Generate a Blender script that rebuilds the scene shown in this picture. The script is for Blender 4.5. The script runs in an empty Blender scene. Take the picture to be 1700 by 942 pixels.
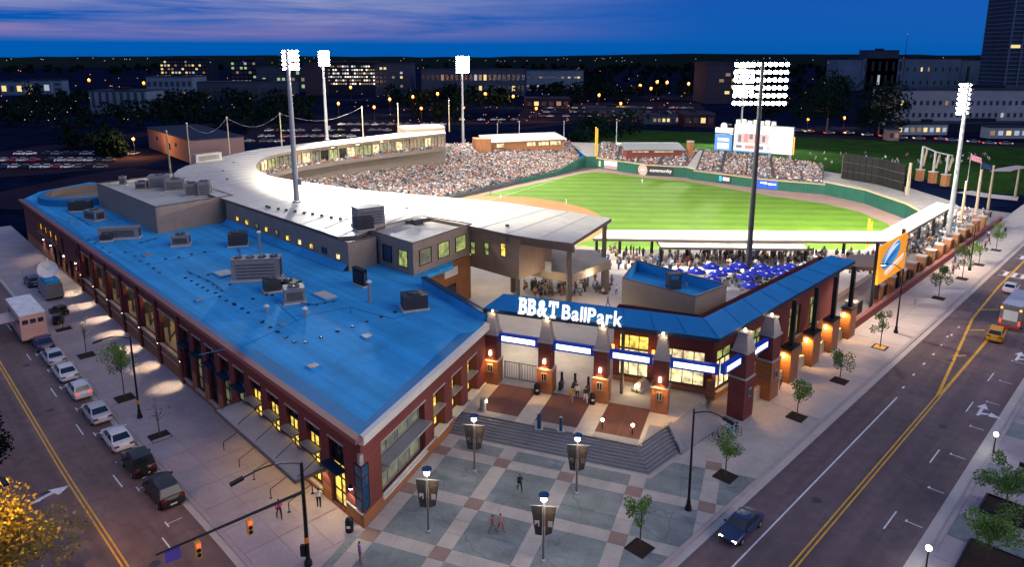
import bpy, bmesh, math, random
import numpy as np
from mathutils import Vector, Matrix, Euler
random.seed(7)
rad = math.radians
SC = bpy.context.scene
COL = SC.collection

# ------------------------------------------------------------------ camera
FOC, CX, CY, HZN, CAMH = 1164.0, 850.0, 341.0, 92.0, 38.0
PITCH = math.atan((CY - HZN) / FOC)
cp, sp = math.cos(PITCH), math.sin(PITCH)
cam = bpy.data.cameras.new('camera'); cam.sensor_width = 36.0
cam.lens = 36.0 * FOC / 1700.0; cam.shift_y = -(471.0 - CY) / 1700.0
cam.clip_start = 0.5; cam.clip_end = 20000
camo = bpy.data.objects.new('camera', cam); COL.objects.link(camo)
camo.location = (0, 0, CAMH); camo.rotation_euler = (math.pi / 2 - PITCH, 0, 0)
SC.camera = camo

# ------------------------------------------------------------------ dusk sky
SUN_EL, SUN_AZ = 30.0, 112.0          # afterglow behind the camera, to its right
world = bpy.data.worlds.new('World'); SC.world = world; world.use_nodes = True
def build_sky():
    nt = world.node_tree; N = nt.nodes; Lk = nt.links
    bg = N['Background']
    tc = N.new('ShaderNodeTexCoord'); sep = N.new('ShaderNodeSeparateXYZ'); Lk.new(tc.outputs['Generated'], sep.inputs[0])
    ramp = N.new('ShaderNodeValToRGB'); Lk.new(sep.outputs['Z'], ramp.inputs[0])
    e = ramp.color_ramp.elements
    e[0].position = 0.0; e[0].color = (0.0, 0.10, 0.42, 1)
    e[1].position = 1.0; e[1].color = (0.03, 0.14, 0.43, 1)
    for p_, c_ in ((0.018, (0.0, 0.105, 0.44, 1)), (0.06, (0.0, 0.095, 0.44, 1)), (0.11, (0.0, 0.072, 0.37, 1)), (0.35, (0.008, 0.068, 0.29, 1))):
        k = e.new(p_); k.color = c_
    sky = N.new('ShaderNodeTexSky'); sky.sky_type = 'NISHITA'; sky.sun_disc = False
    sky.sun_elevation = rad(-2.0); sky.sun_rotation = rad(SUN_AZ); sky.ozone_density = 5.0
    addn = N.new('ShaderNodeMix'); addn.data_type = 'RGBA'; addn.blend_type = 'ADD'
    addn.inputs[0].default_value = 0.3
    Lk.new(ramp.outputs[0], addn.inputs[6]); Lk.new(sky.outputs[0], addn.inputs[7])
    # long thin afterglow clouds, drawn out along the horizon
    mp = N.new('ShaderNodeMapping'); mp.inputs['Rotation'].default_value = (0, rad(3.5), rad(20)); mp.inputs['Scale'].default_value = (1.4, 1.1, 25.0)
    Lk.new(tc.outputs['Generated'], mp.inputs[0])
    nz = N.new('ShaderNodeTexNoise'); nz.inputs['Scale'].default_value = 1.6; nz.inputs['Detail'].default_value = 8; nz.inputs['Roughness'].default_value = 0.6
    nz.inputs['Distortion'].default_value = 0.4
    Lk.new(mp.outputs[0], nz.inputs[0])
    cr = N.new('ShaderNodeValToRGB'); Lk.new(nz.outputs[0], cr.inputs[0])
    cr.color_ramp.elements[0].position = 0.37; cr.color_ramp.elements[0].color = (0, 0, 0, 1)
    cr.color_ramp.elements[1].position = 0.60; cr.color_ramp.elements[1].color = (1, 1, 1, 1)
    # the clouds lie over the western (left) half of the sky and thin out to the right and at the skyline
    az = N.new('ShaderNodeMapRange'); az.interpolation_type = 'SMOOTHSTEP'; az.inputs['From Min'].default_value = 0.30; az.inputs['From Max'].default_value = -0.42
    Lk.new(sep.outputs['X'], az.inputs['Value'])
    hz = N.new('ShaderNodeMapRange'); hz.inputs['From Min'].default_value = 0.016; hz.inputs['From Max'].default_value = 0.03
    Lk.new(sep.outputs['Z'], hz.inputs['Value'])
    m1 = N.new('ShaderNodeMath'); m1.operation = 'MULTIPLY'; Lk.new(cr.outputs[0], m1.inputs[0]); Lk.new(az.outputs[0], m1.inputs[1])
    m2 = N.new('ShaderNodeMath'); m2.operation = 'MULTIPLY'; Lk.new(m1.outputs[0], m2.inputs[0]); Lk.new(hz.outputs[0], m2.inputs[1])
    m3 = N.new('ShaderNodeMath'); m3.operation = 'MULTIPLY'; Lk.new(m2.outputs[0], m3.inputs[0]); m3.inputs[1].default_value = 0.9
    ctint = N.new('ShaderNodeValToRGB'); Lk.new(sep.outputs['Z'], ctint.inputs[0]); ctint.color_ramp.elements[0].position = .03; ctint.color_ramp.elements[0].color = (.25, .20, .44, 1); ctint.color_ramp.elements[1].position = .085; ctint.color_ramp.elements[1].color = (.42, .46, .66, 1)
    mix = N.new('ShaderNodeMix'); mix.data_type = 'RGBA'; Lk.new(m3.outputs[0], mix.inputs[0])
    Lk.new(addn.outputs[2], mix.inputs[6]); Lk.new(ctint.outputs[0], mix.inputs[7])
    Lk.new(mix.outputs[2], bg.inputs[0]); bg.inputs[1].default_value = 1.0
build_sky()
sun = bpy.data.lights.new('afterglow', 'SUN'); sun.energy = 1.35; sun.angle = rad(50); sun.color = (1.0, 0.82, 0.72)
suno = bpy.data.objects.new('afterglow', sun); COL.objects.link(suno)
d_ = Vector((math.sin(rad(SUN_AZ)) * math.cos(rad(SUN_EL)), math.cos(rad(SUN_AZ)) * math.cos(rad(SUN_EL)), math.sin(rad(SUN_EL))))
suno.rotation_euler = d_.to_track_quat('Z', 'Y').to_euler()
SC.view_settings.view_transform = 'Standard'; SC.view_settings.look = 'None'; SC.view_settings.exposure = 0.0; SC.view_settings.gamma = 1.0
SC.view_settings.use_curve_mapping = False
SC.render.engine = 'CYCLES'
SC.cycles.use_denoising = True; SC.cycles.max_bounces = 5; SC.cycles.diffuse_bounces = 2; SC.cycles.glossy_bounces = 2
SC.cycles.transparent_max_bounces = 6; SC.cycles.transmission_bounces = 2; SC.cycles.sample_clamp_indirect = 4.0
SC.cycles.caustics_reflective = False; SC.cycles.caustics_refractive = False

# ------------------------------------------------------------------ places: pixel of the photograph + height -> point on the ground
def G(u, v, z=0.0):
    a, b = u - CX, CY - v
    dx, dy, dz = a, FOC * cp + b * sp, -FOC * sp + b * cp
    t = (z - CAMH) / dz
    return Vector((dx * t, dy * t, z))
def ZT(P, v):
    k = (CY - v) / FOC
    return CAMH + (k * P[1] * cp - P[1] * sp) / (cp + k * sp)
class Frame:
    """local axes of a street or front: t along it, o outwards from it"""
    def __init__(s, o, d, n):
        s.o = Vector((o[0], o[1])); s.d = Vector(d).normalized(); s.n = Vector(n).normalized()
        s.ang = math.atan2(s.d.y, s.d.x)
    def __call__(s, t, o, z=0.0):
        q = s.o + s.d * t + s.n * o
        return Vector((q.x, q.y, z))
    def inv(s, P):
        q = Vector((P[0], P[1])) - s.o
        return q.dot(s.d), q.dot(s.n)
    def hit(s, u, v, o=0.0):
        A = s(0, o); a, b = u - CX, CY - v
        dx, dy, dz = a, FOC * cp + b * sp, -FOC * sp + b * cp
        k = (A.x * s.n.x + A.y * s.n.y) / (dx * s.n.x + dy * s.n.y)
        t = (Vector((k * dx, k * dy)) - Vector((A.x, A.y))).dot(s.d)
        return t, CAMH + k * dz
FL = Frame((-12.1, 50.6), (-.6959, .7181), (-.7181, -.6959))      # left street front of the brick wing
FR = Frame((23.9, 68.7), (.7071, .7071), (.7071, -.7071))         # right road front
FE = Frame((-2.6, 75.0), (.9354, -.3535), (-.3535, -.9354))       # entrance gate and plaza
FW = Frame((-12.1, 50.6), (.3558, .9346), (.9346, -.3558))        # plaza side of the brick wing

# ------------------------------------------------------------------ mesh builder
class MB:
    def __init__(s, T=None):
        s.v = []; s.f = []; s.m = []; s.T = T
    def _a(s, pts):
        i = len(s.v)
        if s.T is None: s.v += [tuple(p) for p in pts]
        else: s.v += [tuple(s.T @ Vector(p)) for p in pts]
        return i
    def poly(s, pts, m=0):
        i = s._a(pts); s.f.append(tuple(range(i, i + len(pts)))); s.m.append(m)
    def box(s, c, sz, rz=0.0, m=0, top=1.0, mt=None):
        """box standing on c (centre of its base); top scales the upper face"""
        x, y, z = sz[0] / 2, sz[1] / 2, sz[2]
        tx, ty = (top, top) if not isinstance(top, tuple) else top
        pts = [(-x, -y, 0), (x, -y, 0), (x, y, 0), (-x, y, 0), (-x * tx, -y * ty, z), (x * tx, -y * ty, z), (x * tx, y * ty, z), (-x * tx, y * ty, z)]
        ca, sa = math.cos(rz), math.sin(rz)
        pts = [(c[0] + p[0] * ca - p[1] * sa, c[1] + p[0] * sa + p[1] * ca, c[2] + p[2]) for p in pts]
        i = s._a(pts)
        for q, mm in (((0, 3, 2, 1), m), ((4, 5, 6, 7), m if mt is None else mt), ((0, 1, 5, 4), m), ((1, 2, 6, 5), m), ((2, 3, 7, 6), m), ((3, 0, 4, 7), m)):
            s.f.append(tuple(i + k for k in q)); s.m.append(mm)
        return s
    def bar(s, a, b, w, h, m=0, up=(0, 0, 1)):
        """rectangular bar from a to b, centred"""
        a, b = Vector(a), Vector(b); d = (b - a).normalized(); u = Vector(up)
        if abs(d.dot(u)) > .95: u = Vector((0, 1, 0)) if abs(d.y) < .9 else Vector((1, 0, 0))
        x = d.cross(u).normalized() * (w / 2); y = x.cross(d).normalized() * (h / 2)
        pts = [a - x - y, a + x - y, a + x + y, a - x + y, b - x - y, b + x - y, b + x + y, b - x + y]
        i = s._a(pts)
        for q in ((0, 1, 2, 3), (7, 6, 5, 4), (0, 4, 5, 1), (1, 5, 6, 2), (2, 6, 7, 3), (3, 7, 4, 0)):
            s.f.append(tuple(i + k for k in q)); s.m.append(m)
        return s
    def prism(s, pts, z0, z1, m=0, mt=None, mb=None):
        n = len(pts)
        area = sum(pts[k][0] * pts[(k + 1) % n][1] - pts[(k + 1) % n][0] * pts[k][1] for k in range(n))
        if area < 0: pts = pts[::-1]
        zz0 = z0 if callable(z0) else (lambda p: z0); zz1 = z1 if callable(z1) else (lambda p: z1)
        i = s._a([(p[0], p[1], zz0(p)) for p in pts] + [(p[0], p[1], zz1(p)) for p in pts])
        for k in range(n):
            j = (k + 1) % n
            s.f.append((i + k, i + j, i + n + j, i + n + k)); s.m.append(m)
        s.f.append(tuple(i + n + k for k in range(n))); s.m.append(m if mt is None else mt)
        s.f.append(tuple(i + k for k in reversed(range(n)))); s.m.append(m if mb is None else mb)
        return s
    def tube(s, a, b, r0, r1=None, n=6, m=0, caps=True):
        r1 = r0 if r1 is None else r1
        a, b = Vector(a), Vector(b); d = (b - a).normalized()
        u = Vector((0, 0, 1)) if abs(d.z) < .9 else Vector((1, 0, 0))
        x = d.cross(u).normalized(); y = d.cross(x)
        pts = []
        for c, r in ((a, r0), (b, r1)):
            for k in range(n):
                t = 2 * math.pi * k / n; pts.append(c + x * math.cos(t) * r + y * math.sin(t) * r)
        i = s._a(pts)
        for k in range(n):
            j = (k + 1) % n; s.f.append((i + k, i + n + k, i + n + j, i + j)); s.m.append(m)
        if caps:
            s.f.append(tuple(i + k for k in range(n))); s.m.append(m)
            s.f.append(tuple(i + n + k for k in reversed(range(n)))); s.m.append(m)
        return s
    def path(s, pts, r, n=6, m=0):
        rr = r if isinstance(r, (list, tuple)) else [r] * len(pts)
        for k in range(len(pts) - 1): s.tube(pts[k], pts[k + 1], rr[k], rr[k + 1], n, m, True)
        return s
    def lathe(s, prof, c=(0, 0, 0), n=10, m=0):
        i0 = None
        for (r, z) in prof:
            i = s._a([(c[0] + r * math.cos(2 * math.pi * k / n), c[1] + r * math.sin(2 * math.pi * k / n), c[2] + z) for k in range(n)])
            if i0 is not None:
                for k in range(n):
                    j = (k + 1) % n; s.f.append((i0 + k, i0 + j, i + j, i + k)); s.m.append(m)
            else:
                s.f.append(tuple(i + k for k in reversed(range(n)))); s.m.append(m)
            i0 = i
        s.f.append(tuple(i0 + k for k in range(n))); s.m.append(m)
        return s
    def strip(s, A, B, m=0):
        """quads between two polylines"""
        for k in range(len(A) - 1): s.poly([A[k], A[k + 1], B[k + 1], B[k]], m)
        return s

def rootloc(o):
    v = Vector((0, 0, 0))
    while o is not None: v = v + Vector(o.location); o = o.parent
    return v
def obj(name, mb, mats, parent=None, world=False, smooth=False, label=None):
    me = bpy.data.meshes.new(name)
    vs = mb.v
    if world and parent is not None:
        r = rootloc(parent); vs = [(p[0] - r.x, p[1] - r.y, p[2] - r.z) for p in vs]
    me.from_pydata(vs, [], mb.f)
    if not isinstance(mats, (list, tuple)): mats = [mats]
    for q in mats: me.materials.append(M[q] if isinstance(q, str) else q)
    if len(mats) > 1: me.polygons.foreach_set('material_index', mb.m)
    if smooth: me.polygons.foreach_set('use_smooth', [True] * len(me.polygons))
    me.update()
    o = bpy.data.objects.new(name, me); COL.objects.link(o)
    if parent is not None: o.parent = parent
    if label: o['label'] = label
    return o
def inst(name, src, parent, loc=(0, 0, 0), rz=0.0, sc=None):
    """another piece that shares the mesh of src"""
    o = bpy.data.objects.new(name, src.data if hasattr(src, 'data') else src); COL.objects.link(o)
    o.parent = parent; o.location = loc; o.rotation_euler = (0, 0, rz)
    if sc: o.scale = sc
    return o
def tag(o, label, cat, group=None, kind=None):
    o['label'] = label
    if cat: o['category'] = cat
    if group: o['group'] = group
    if kind: o['kind'] = kind
    return o
def thing(name, label, cat, loc=(0, 0, 0), rz=0.0, group=None):
    o = bpy.data.objects.new(name, None); COL.objects.link(o); o.empty_display_size = .3
    o.location = loc; o.rotation_euler = (0, 0, rz)
    return tag(o, label, cat, group)
def copy_tree(o, parent=None):
    c = o.copy(); COL.objects.link(c); c.parent = parent
    for ch in o.children: copy_tree(ch, c)
    return c
def dup(o, loc, rz=0.0, label=None, group=None, sc=None):
    c = copy_tree(o); c.location = loc; c.rotation_euler = (0, 0, rz)
    if sc: c.scale = (sc, sc, sc)
    if label: c['label'] = label
    if group: c['group'] = group
    return c
def struct(name, mb, mats, label=None, kind='structure', smooth=False):
    o = obj(name, mb, mats, None, smooth=smooth); o['kind'] = kind
    if label: o['label'] = label
    return o
ORD = ['first', 'second', 'third', 'fourth', 'fifth', 'sixth', 'seventh', 'eighth', 'ninth', 'tenth', 'eleventh', 'twelfth', 'thirteenth', 'fourteenth', 'fifteenth', 'sixteenth', 'seventeenth', 'eighteenth', 'nineteenth', 'twentieth'] + ['twenty-' + q for q in ('first', 'second', 'third', 'fourth', 'fifth', 'sixth', 'seventh', 'eighth', 'ninth')]
def spot(name, loc, target, energy, angle, blend=.4, color=(1, 1, 1), size=.3, parent=None):
    l = bpy.data.lights.new(name, 'SPOT'); l.energy = energy; l.spot_size = rad(angle); l.spot_blend = blend; l.color = color; l.shadow_soft_size = size
    o = bpy.data.objects.new(name, l); COL.objects.link(o); o.location = loc
    o.rotation_euler = (Vector(target) - Vector(loc)).to_track_quat('-Z', 'Y').to_euler()
    if parent is not None: o.parent = parent
    return o
def point(name, loc, energy, color=(1, 1, 1), size=.15, parent=None):
    l = bpy.data.lights.new(name, 'POINT'); l.energy = energy; l.color = color; l.shadow_soft_size = size
    o = bpy.data.objects.new(name, l); COL.objects.link(o); o.location = loc
    if parent is not None: o.parent = parent
    return o

# ------------------------------------------------------------------ materials
M = {}
def mat(name, col, rough=.8, var=.12, scale=.6, bump=0.0, metal=0.0, emit=None, es=0.0, spec=.3, fine=0.0, bscale=20.0):
    m = bpy.data.materials.new(name); m.use_nodes = True; nt = m.node_tree; N = nt.nodes; Lk = nt.links
    b = N['Principled BSDF']; b.inputs['Roughness'].default_value = rough; b.inputs['Metallic'].default_value = metal
    b.inputs['Specular IOR Level'].default_value = spec
    tc = N.new('ShaderNodeTexCoord')
    if var > 0:
        nz = N.new('ShaderNodeTexNoise'); nz.inputs['Scale'].default_value = scale; nz.inputs['Detail'].default_value = 6; nz.inputs['Roughness'].default_value = .65
        Lk.new(tc.outputs['Object'], nz.inputs['Vector'])
        mr = N.new('ShaderNodeMapRange'); mr.inputs['From Min'].default_value = .3; mr.inputs['From Max'].default_value = .7
        mr.inputs['To Min'].default_value = 1 - var; mr.inputs['To Max'].default_value = 1 + var
        Lk.new(nz.outputs[0], mr.inputs['Value'])
        mx = N.new('ShaderNodeMix'); mx.data_type = 'RGBA'; mx.blend_type = 'MULTIPLY'; mx.inputs[0].default_value = 1
        mx.inputs[6].default_value = (*col, 1); Lk.new(mr.outputs[0], mx.inputs[7]); Lk.new(mx.outputs[2], b.inputs['Base Color'])
        if fine:
            n2 = N.new('ShaderNodeTexNoise'); n2.inputs['Scale'].default_value = scale * 14; n2.inputs['Detail'].default_value = 3
            Lk.new(tc.outputs['Object'], n2.inputs['Vector'])
            m2 = N.new('ShaderNodeMapRange'); m2.inputs['From Min'].default_value = .3; m2.inputs['From Max'].default_value = .7
            m2.inputs['To Min'].default_value = 1 - fine; m2.inputs['To Max'].default_value = 1 + fine; Lk.new(n2.outputs[0], m2.inputs['Value'])
            mq = N.new('ShaderNodeMath'); mq.operation = 'MULTIPLY'; Lk.new(mr.outputs[0], mq.inputs[0]); Lk.new(m2.outputs[0], mq.inputs[1])
            Lk.new(mq.outputs[0], mx.inputs[7])
    else:
        b.inputs['Base Color'].default_value = (*col, 1)
    if bump:
        nb = N.new('ShaderNodeTexNoise'); nb.inputs['Scale'].default_value = bscale; nb.inputs['Detail'].default_value = 4
        Lk.new(tc.outputs['Object'], nb.inputs['Vector'])
        bp = N.new('ShaderNodeBump'); bp.inputs['Strength'].default_value = bump; bp.inputs['Distance'].default_value = .03
        Lk.new(nb.outputs[0], bp.inputs['Height']); Lk.new(bp.outputs[0], b.inputs['Normal'])
    if emit:
        b.inputs['Emission Color'].default_value = (*emit, 1); b.inputs['Emission Strength'].default_value = es
    M[name] = m
    return m
def emat(name, col, s, base=(.1, .1, .1), vary=0.0, vscale=1.5):
    """a thing that gives off light; vary makes it uneven, as a lit room behind glass is"""
    m = mat(name, base, .3, var=0, emit=col, es=s)
    if vary:
        nt = m.node_tree; N = nt.nodes; Lk = nt.links; b = N['Principled BSDF']
        tc = N.new('ShaderNodeTexCoord'); geo = N.new('ShaderNodeNewGeometry'); nz = N.new('ShaderNodeTexNoise'); nz.inputs['Scale'].default_value = vscale; nz.inputs['Detail'].default_value = 3
        Lk.new(geo.outputs['Position'], nz.inputs['Vector'])
        mr = N.new('ShaderNodeMapRange'); mr.inputs['From Min'].default_value = .35; mr.inputs['From Max'].default_value = .68
        mr.inputs['To Min'].default_value = s * (1 - vary); mr.inputs['To Max'].default_value = s * (1 + vary * .6)
        Lk.new(nz.outputs[0], mr.inputs['Value']); Lk.new(mr.outputs[0], b.inputs['Emission Strength'])
    return m
def striped(name, c1, c2, period, axis=2, rough=.85, sharp=.08, var=.12, frac=.5, world=False):
    """courses or seams: thin lines of c2 on c1 along an axis, over a mottled base"""
    m = mat(name, c1, rough, var, .8, bump=.1, fine=.1); nt = m.node_tree; N = nt.nodes; Lk = nt.links; b = N['Principled BSDF']
    src = b.inputs['Base Color'].links[0].from_socket
    geo = N.new('ShaderNodeNewGeometry'); sx = N.new('ShaderNodeSeparateXYZ'); Lk.new(geo.outputs['Position'], sx.inputs[0])
    if isinstance(axis, int): v = sx.outputs[axis]
    else:
        dt = N.new('ShaderNodeVectorMath'); dt.operation = 'DOT_PRODUCT'; Lk.new(geo.outputs['Position'], dt.inputs[0]); dt.inputs[1].default_value = (axis[0], axis[1], axis[2]); v = dt.outputs['Value']
    dv = N.new('ShaderNodeMath'); dv.operation = 'DIVIDE'; Lk.new(v, dv.inputs[0]); dv.inputs[1].default_value = period
    fr = N.new('ShaderNodeMath'); fr.operation = 'FRACT'; Lk.new(dv.outputs[0], fr.inputs[0])
    lt = N.new('ShaderNodeMath'); lt.operation = 'LESS_THAN'; Lk.new(fr.outputs[0], lt.inputs[0]); lt.inputs[1].default_value = sharp
    mx = N.new('ShaderNodeMix'); mx.data_type = 'RGBA'; Lk.new(lt.outputs[0], mx.inputs[0]); Lk.new(src, mx.inputs[6]); mx.inputs[7].default_value = (*c2, 1)
    Lk.new(mx.outputs[2], b.inputs['Base Color'])
    return m

mat('city_ground', (.005, .009, .028), .9, .5, .012, fine=.3, spec=0)
mat('asphalt', (.14, .098, .098), .75, .2, .06, bump=.15, fine=.12, bscale=8)
mat('asphalt_far', (.022, .018, .032), .85, .2, .05, spec=0)
mat('concrete', (.40, .335, .345), .85, .14, .25, bump=.05, fine=.06)
mat('concrete_pale', (.50, .44, .39), .85, .10, .3, bump=.05, fine=.05)
mat('kerb_stone', (.40, .34, .32), .85, .12, .6)
mat('slate_paver', (.205, .235, .225), .7, .22, .5, bump=.1, fine=.14)
mat('pale_paver', (.44, .40, .35), .8, .14, .5, bump=.05, fine=.08)
mat('brown_paver', (.28, .19, .155), .8, .16, .6, bump=.05, fine=.08)
mat('red_paver', (.10, .040, .035), .75, .18, .4, bump=.05, fine=.1)
mat('step_stone', (.26, .255, .26), .75, .14, .6, bump=.06, fine=.08)
mat('white_paint', (.74, .73, .71), .6, .22, 1.6, fine=.12)
mat('yellow_paint', (.72, .40, .04), .6, .22, 1.6, fine=.12)
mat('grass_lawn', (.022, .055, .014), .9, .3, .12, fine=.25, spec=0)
mat('warning_track', (.32, .205, .17), .9, .12, .2, fine=.1)
mat('infield_dirt', (.46, .19, .07), .9, .1, .2, fine=.08)
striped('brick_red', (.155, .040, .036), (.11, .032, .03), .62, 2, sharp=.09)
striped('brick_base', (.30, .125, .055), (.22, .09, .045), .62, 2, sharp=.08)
mat('cornice_cream', (.62, .60, .54), .7, .08, .6)
mat('cornice_dark', (.26, .10, .09), .6, .1, .6)
mat('roof_blue', (.045, .34, .64), .85, .14, .12, fine=.05, spec=.08)
mat('roof_edge', (.012, .19, .40), .8, .12, .2)
mat('canopy_blue', (.012, .20, .46), .6, .10, .3, spec=.2)
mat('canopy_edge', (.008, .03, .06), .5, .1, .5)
striped('roof_white', (.54, .495, .415), (.475, .435, .365), 3.4, (.69, -.72, 0), .5, .02, .07)
mat('metal_taupe', (.145, .115, .10), .6, .10, .4)
striped('cladding_taupe', (.30, .235, .185), (.23, .18, .14), 2.6, (.7, .7, 0), .6, .02, .1)
striped('cladding_brown', (.27, .19, .135), (.21, .145, .10), 2.6, (.7, .7, 0), .6, .015, .1)
mat('tan_panel', (.26, .205, .15), .65, .08, .4)
mat('dark_steel', (.018, .018, .02), .45, .15, 1)
mat('black_paint', (.008, .008, .009), .4, .1, 1)
mat('galv', (.34, .35, .36), .45, .12, .6, metal=.4)
mat('hvac', (.23, .235, .235), .55, .14, .8)
mat('hvac_dark', (.05, .055, .06), .6, .15, .8)
mat('glass_dark', (.012, .018, .025), .08, 0, spec=.7)
mat('glass_blue', (.01, .05, .12), .08, 0, spec=.7)
mat('stone_pale', (.40, .36, .32), .8, .12, .7, bump=.05)
mat('soil', (.03, .018, .012), .95, .3, 2, bump=.3)
mat('bark', (.09, .06, .04), .9, .2, 3)
mat('leaf_green', (.12, .23, .035), .7, .4, .8)
mat('leaf_lime', (.10, .17, .03), .7, .35, .8)
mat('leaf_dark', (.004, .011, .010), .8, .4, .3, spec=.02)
mat('leaf_olive', (.17, .135, .015), .7, .4, .8)
mat('field_green', (.012, .085, .06), .6, .10, .4)
mat('pad_top', (.55, .40, .20), .7, .08, .5)
mat('seat_dark', (.05, .055, .06), .7, .2, .6)
mat('stand_concrete', (.28, .255, .235), .85, .15, .5)
emat('window_yellow', (1.0, .66, .10), 1.5, vary=.75, vscale=1.4)
emat('window_warm', (1.0, .80, .42), 1.3, vary=.7, vscale=1.2)
emat('window_green', (.66, .78, .20), .55, vary=.75, vscale=1.1)
emat('window_dim', (.55, .60, .30), .22, vary=.8, vscale=.9)
emat('window_far', (1.0, .80, .40), 1.2, vary=.5, vscale=.3)
emat('lamp_white', (1.0, .97, .92), 30.0)
emat('flood', (1.0, .99, .96), 45.0)
emat('lamp_amber', (1.0, .28, .03), 4.0)
emat('lamp_warm', (1.0, .72, .36), 22.0)
emat('led_panel', (.93, .96, 1.0), 2.4)
emat('led_frame', (.0, .05, .65), .3, base=(.005, .02, .15))
emat('letter_white', (1.0, 1.0, 1.0), 1.25)
emat('tail_red', (1.0, .05, .02), 1.6)
emat('signal_red', (1.0, .06, .02), 3.0)
emat('head_white', (1.0, .85, .55), 10.0)

def worn(name, d, n, streak=.16, patch=.10, crack=.5, pscale=.09, lines=None, lcol=None):
    """wear on a surface: streaks along d, repair patches, hairline cracks, optional seams"""
    m = M[name]; nt = m.node_tree; N = nt.nodes; Lk = nt.links; b = N['Principled BSDF']; src = b.inputs['Base Color'].links[0].from_socket
    geo = N.new('ShaderNodeNewGeometry')
    def dot(v):
        q = N.new('ShaderNodeVectorMath'); q.operation = 'DOT_PRODUCT'; Lk.new(geo.outputs['Position'], q.inputs[0]); q.inputs[1].default_value = (v[0], v[1], 0); return q.outputs['Value']
    a, c = dot(d), dot(n); comb = N.new('ShaderNodeCombineXYZ')
    ma = N.new('ShaderNodeMath'); ma.operation = 'MULTIPLY'; Lk.new(a, ma.inputs[0]); ma.inputs[1].default_value = .035; Lk.new(ma.outputs[0], comb.inputs[0]); Lk.new(c, comb.inputs[1])
    nz = N.new('ShaderNodeTexNoise'); nz.inputs['Scale'].default_value = .75; nz.inputs['Detail'].default_value = 3; Lk.new(comb.outputs[0], nz.inputs['Vector'])
    def rng(sock, lo, hi, f0=.3, f1=.7):
        r = N.new('ShaderNodeMapRange'); r.inputs['From Min'].default_value = f0; r.inputs['From Max'].default_value = f1; r.inputs['To Min'].default_value = lo; r.inputs['To Max'].default_value = hi; Lk.new(sock, r.inputs['Value']); return r.outputs[0]
    f = rng(nz.outputs[0], 1 - streak, 1 + streak)
    def mul(x, y):
        q = N.new('ShaderNodeMath'); q.operation = 'MULTIPLY'; Lk.new(x, q.inputs[0]); Lk.new(y, q.inputs[1]); return q.outputs[0]
    if patch:
        full = N.new('ShaderNodeCombineXYZ'); Lk.new(a, full.inputs[0]); Lk.new(c, full.inputs[1])
        vo = N.new('ShaderNodeTexVoronoi'); vo.distance = 'CHEBYCHEV'; vo.inputs['Scale'].default_value = pscale; Lk.new(full.outputs[0], vo.inputs['Vector'])
        sx = N.new('ShaderNodeSeparateXYZ'); Lk.new(vo.outputs['Color'], sx.inputs[0]); f = mul(f, rng(sx.outputs[0], 1 - patch, 1 + patch, 0, 1))
        if crack:
            wv = N.new('ShaderNodeTexNoise'); wv.inputs['Scale'].default_value = .6; Lk.new(full.outputs[0], wv.inputs['Vector']); ad = N.new('ShaderNodeVectorMath'); ad.operation = 'MULTIPLY_ADD'; Lk.new(wv.outputs['Color'], ad.inputs[0]); ad.inputs[1].default_value = (2.2, 2.2, 0); Lk.new(full.outputs[0], ad.inputs[2])
            v2 = N.new('ShaderNodeTexVoronoi'); v2.feature = 'DISTANCE_TO_EDGE'; v2.inputs['Scale'].default_value = .13; Lk.new(ad.outputs[0], v2.inputs['Vector']); f = mul(f, rng(v2.outputs['Distance'], 1 - crack, 1, .0, .012))
    if lines:
        for v in (a, c):
            dv = N.new('ShaderNodeMath'); dv.operation = 'DIVIDE'; Lk.new(v, dv.inputs[0]); dv.inputs[1].default_value = lines; fr = N.new('ShaderNodeMath'); fr.operation = 'FRACT'; Lk.new(dv.outputs[0], fr.inputs[0]); f = mul(f, rng(fr.outputs[0], lcol, 1, .0, .03))
    mx = N.new('ShaderNodeMix'); mx.data_type = 'RGBA'; mx.blend_type = 'MULTIPLY'; mx.inputs[0].default_value = 1; Lk.new(src, mx.inputs[6]); Lk.new(f, mx.inputs[7]); Lk.new(mx.outputs[2], b.inputs['Base Color'])
mat('asphalt_left', (.17, .112, .10), .75, .2, .06, bump=.15, fine=.12, bscale=8)
worn('asphalt', FR.d, FR.n, .22, .10, .22); worn('asphalt_left', FL.d, FL.n, .22, .10, .22)
worn('roof_blue', FL.d, FL.n, .17, .06, 0, .11, 3.3, .74)
worn('roof_white', FL.d, FL.n, .05, .05, 0, .06)
worn('slate_paver', FE.d, FE.n, .10, .14, .3, .32)
mat('riser_shade', (.055, .055, .06), .7, .15, 2)  # dark tone for the shade lines painted along the stair edges
# ------------------------------------------------------------------ ground, streets, pavements, plaza
GZ = -1.6
def sstep(a, b, x):
    x = min(1, max(0, (x - a) / (b - a))); return x * x * (3 - 2 * x)
def LZ(t):
    """the left street dips along the brick wing"""
    return -1.3 * sstep(2, 34, t) + .65 * sstep(62, 90, t)
def GL(u, v):
    z = -1.0
    for _ in range(8):
        P = G(u, v, z); t, o = FL.inv(P); z = LZ(t) - (.13 if o > 8.55 else 0)
    return t, o
def clip(poly, nx, ny, c):
    """keep the part of a 2D polygon where nx*x+ny*y >= c"""
    out = []
    for k in range(len(poly)):
        a, b = poly[k], poly[(k + 1) % len(poly)]
        da, db = nx * a[0] + ny * a[1] - c, nx * b[0] + ny * b[1] - c
        if da >= 0: out.append(a)
        if da * db < 0:
            q = da / (da - db); out.append((a[0] + (b[0] - a[0]) * q, a[1] + (b[1] - a[1]) * q))
    return out
def parea(p): return abs(sum(p[k][0] * p[(k + 1) % len(p)][1] - p[(k + 1) % len(p)][0] * p[k][1] for k in range(len(p)))) / 2

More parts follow.
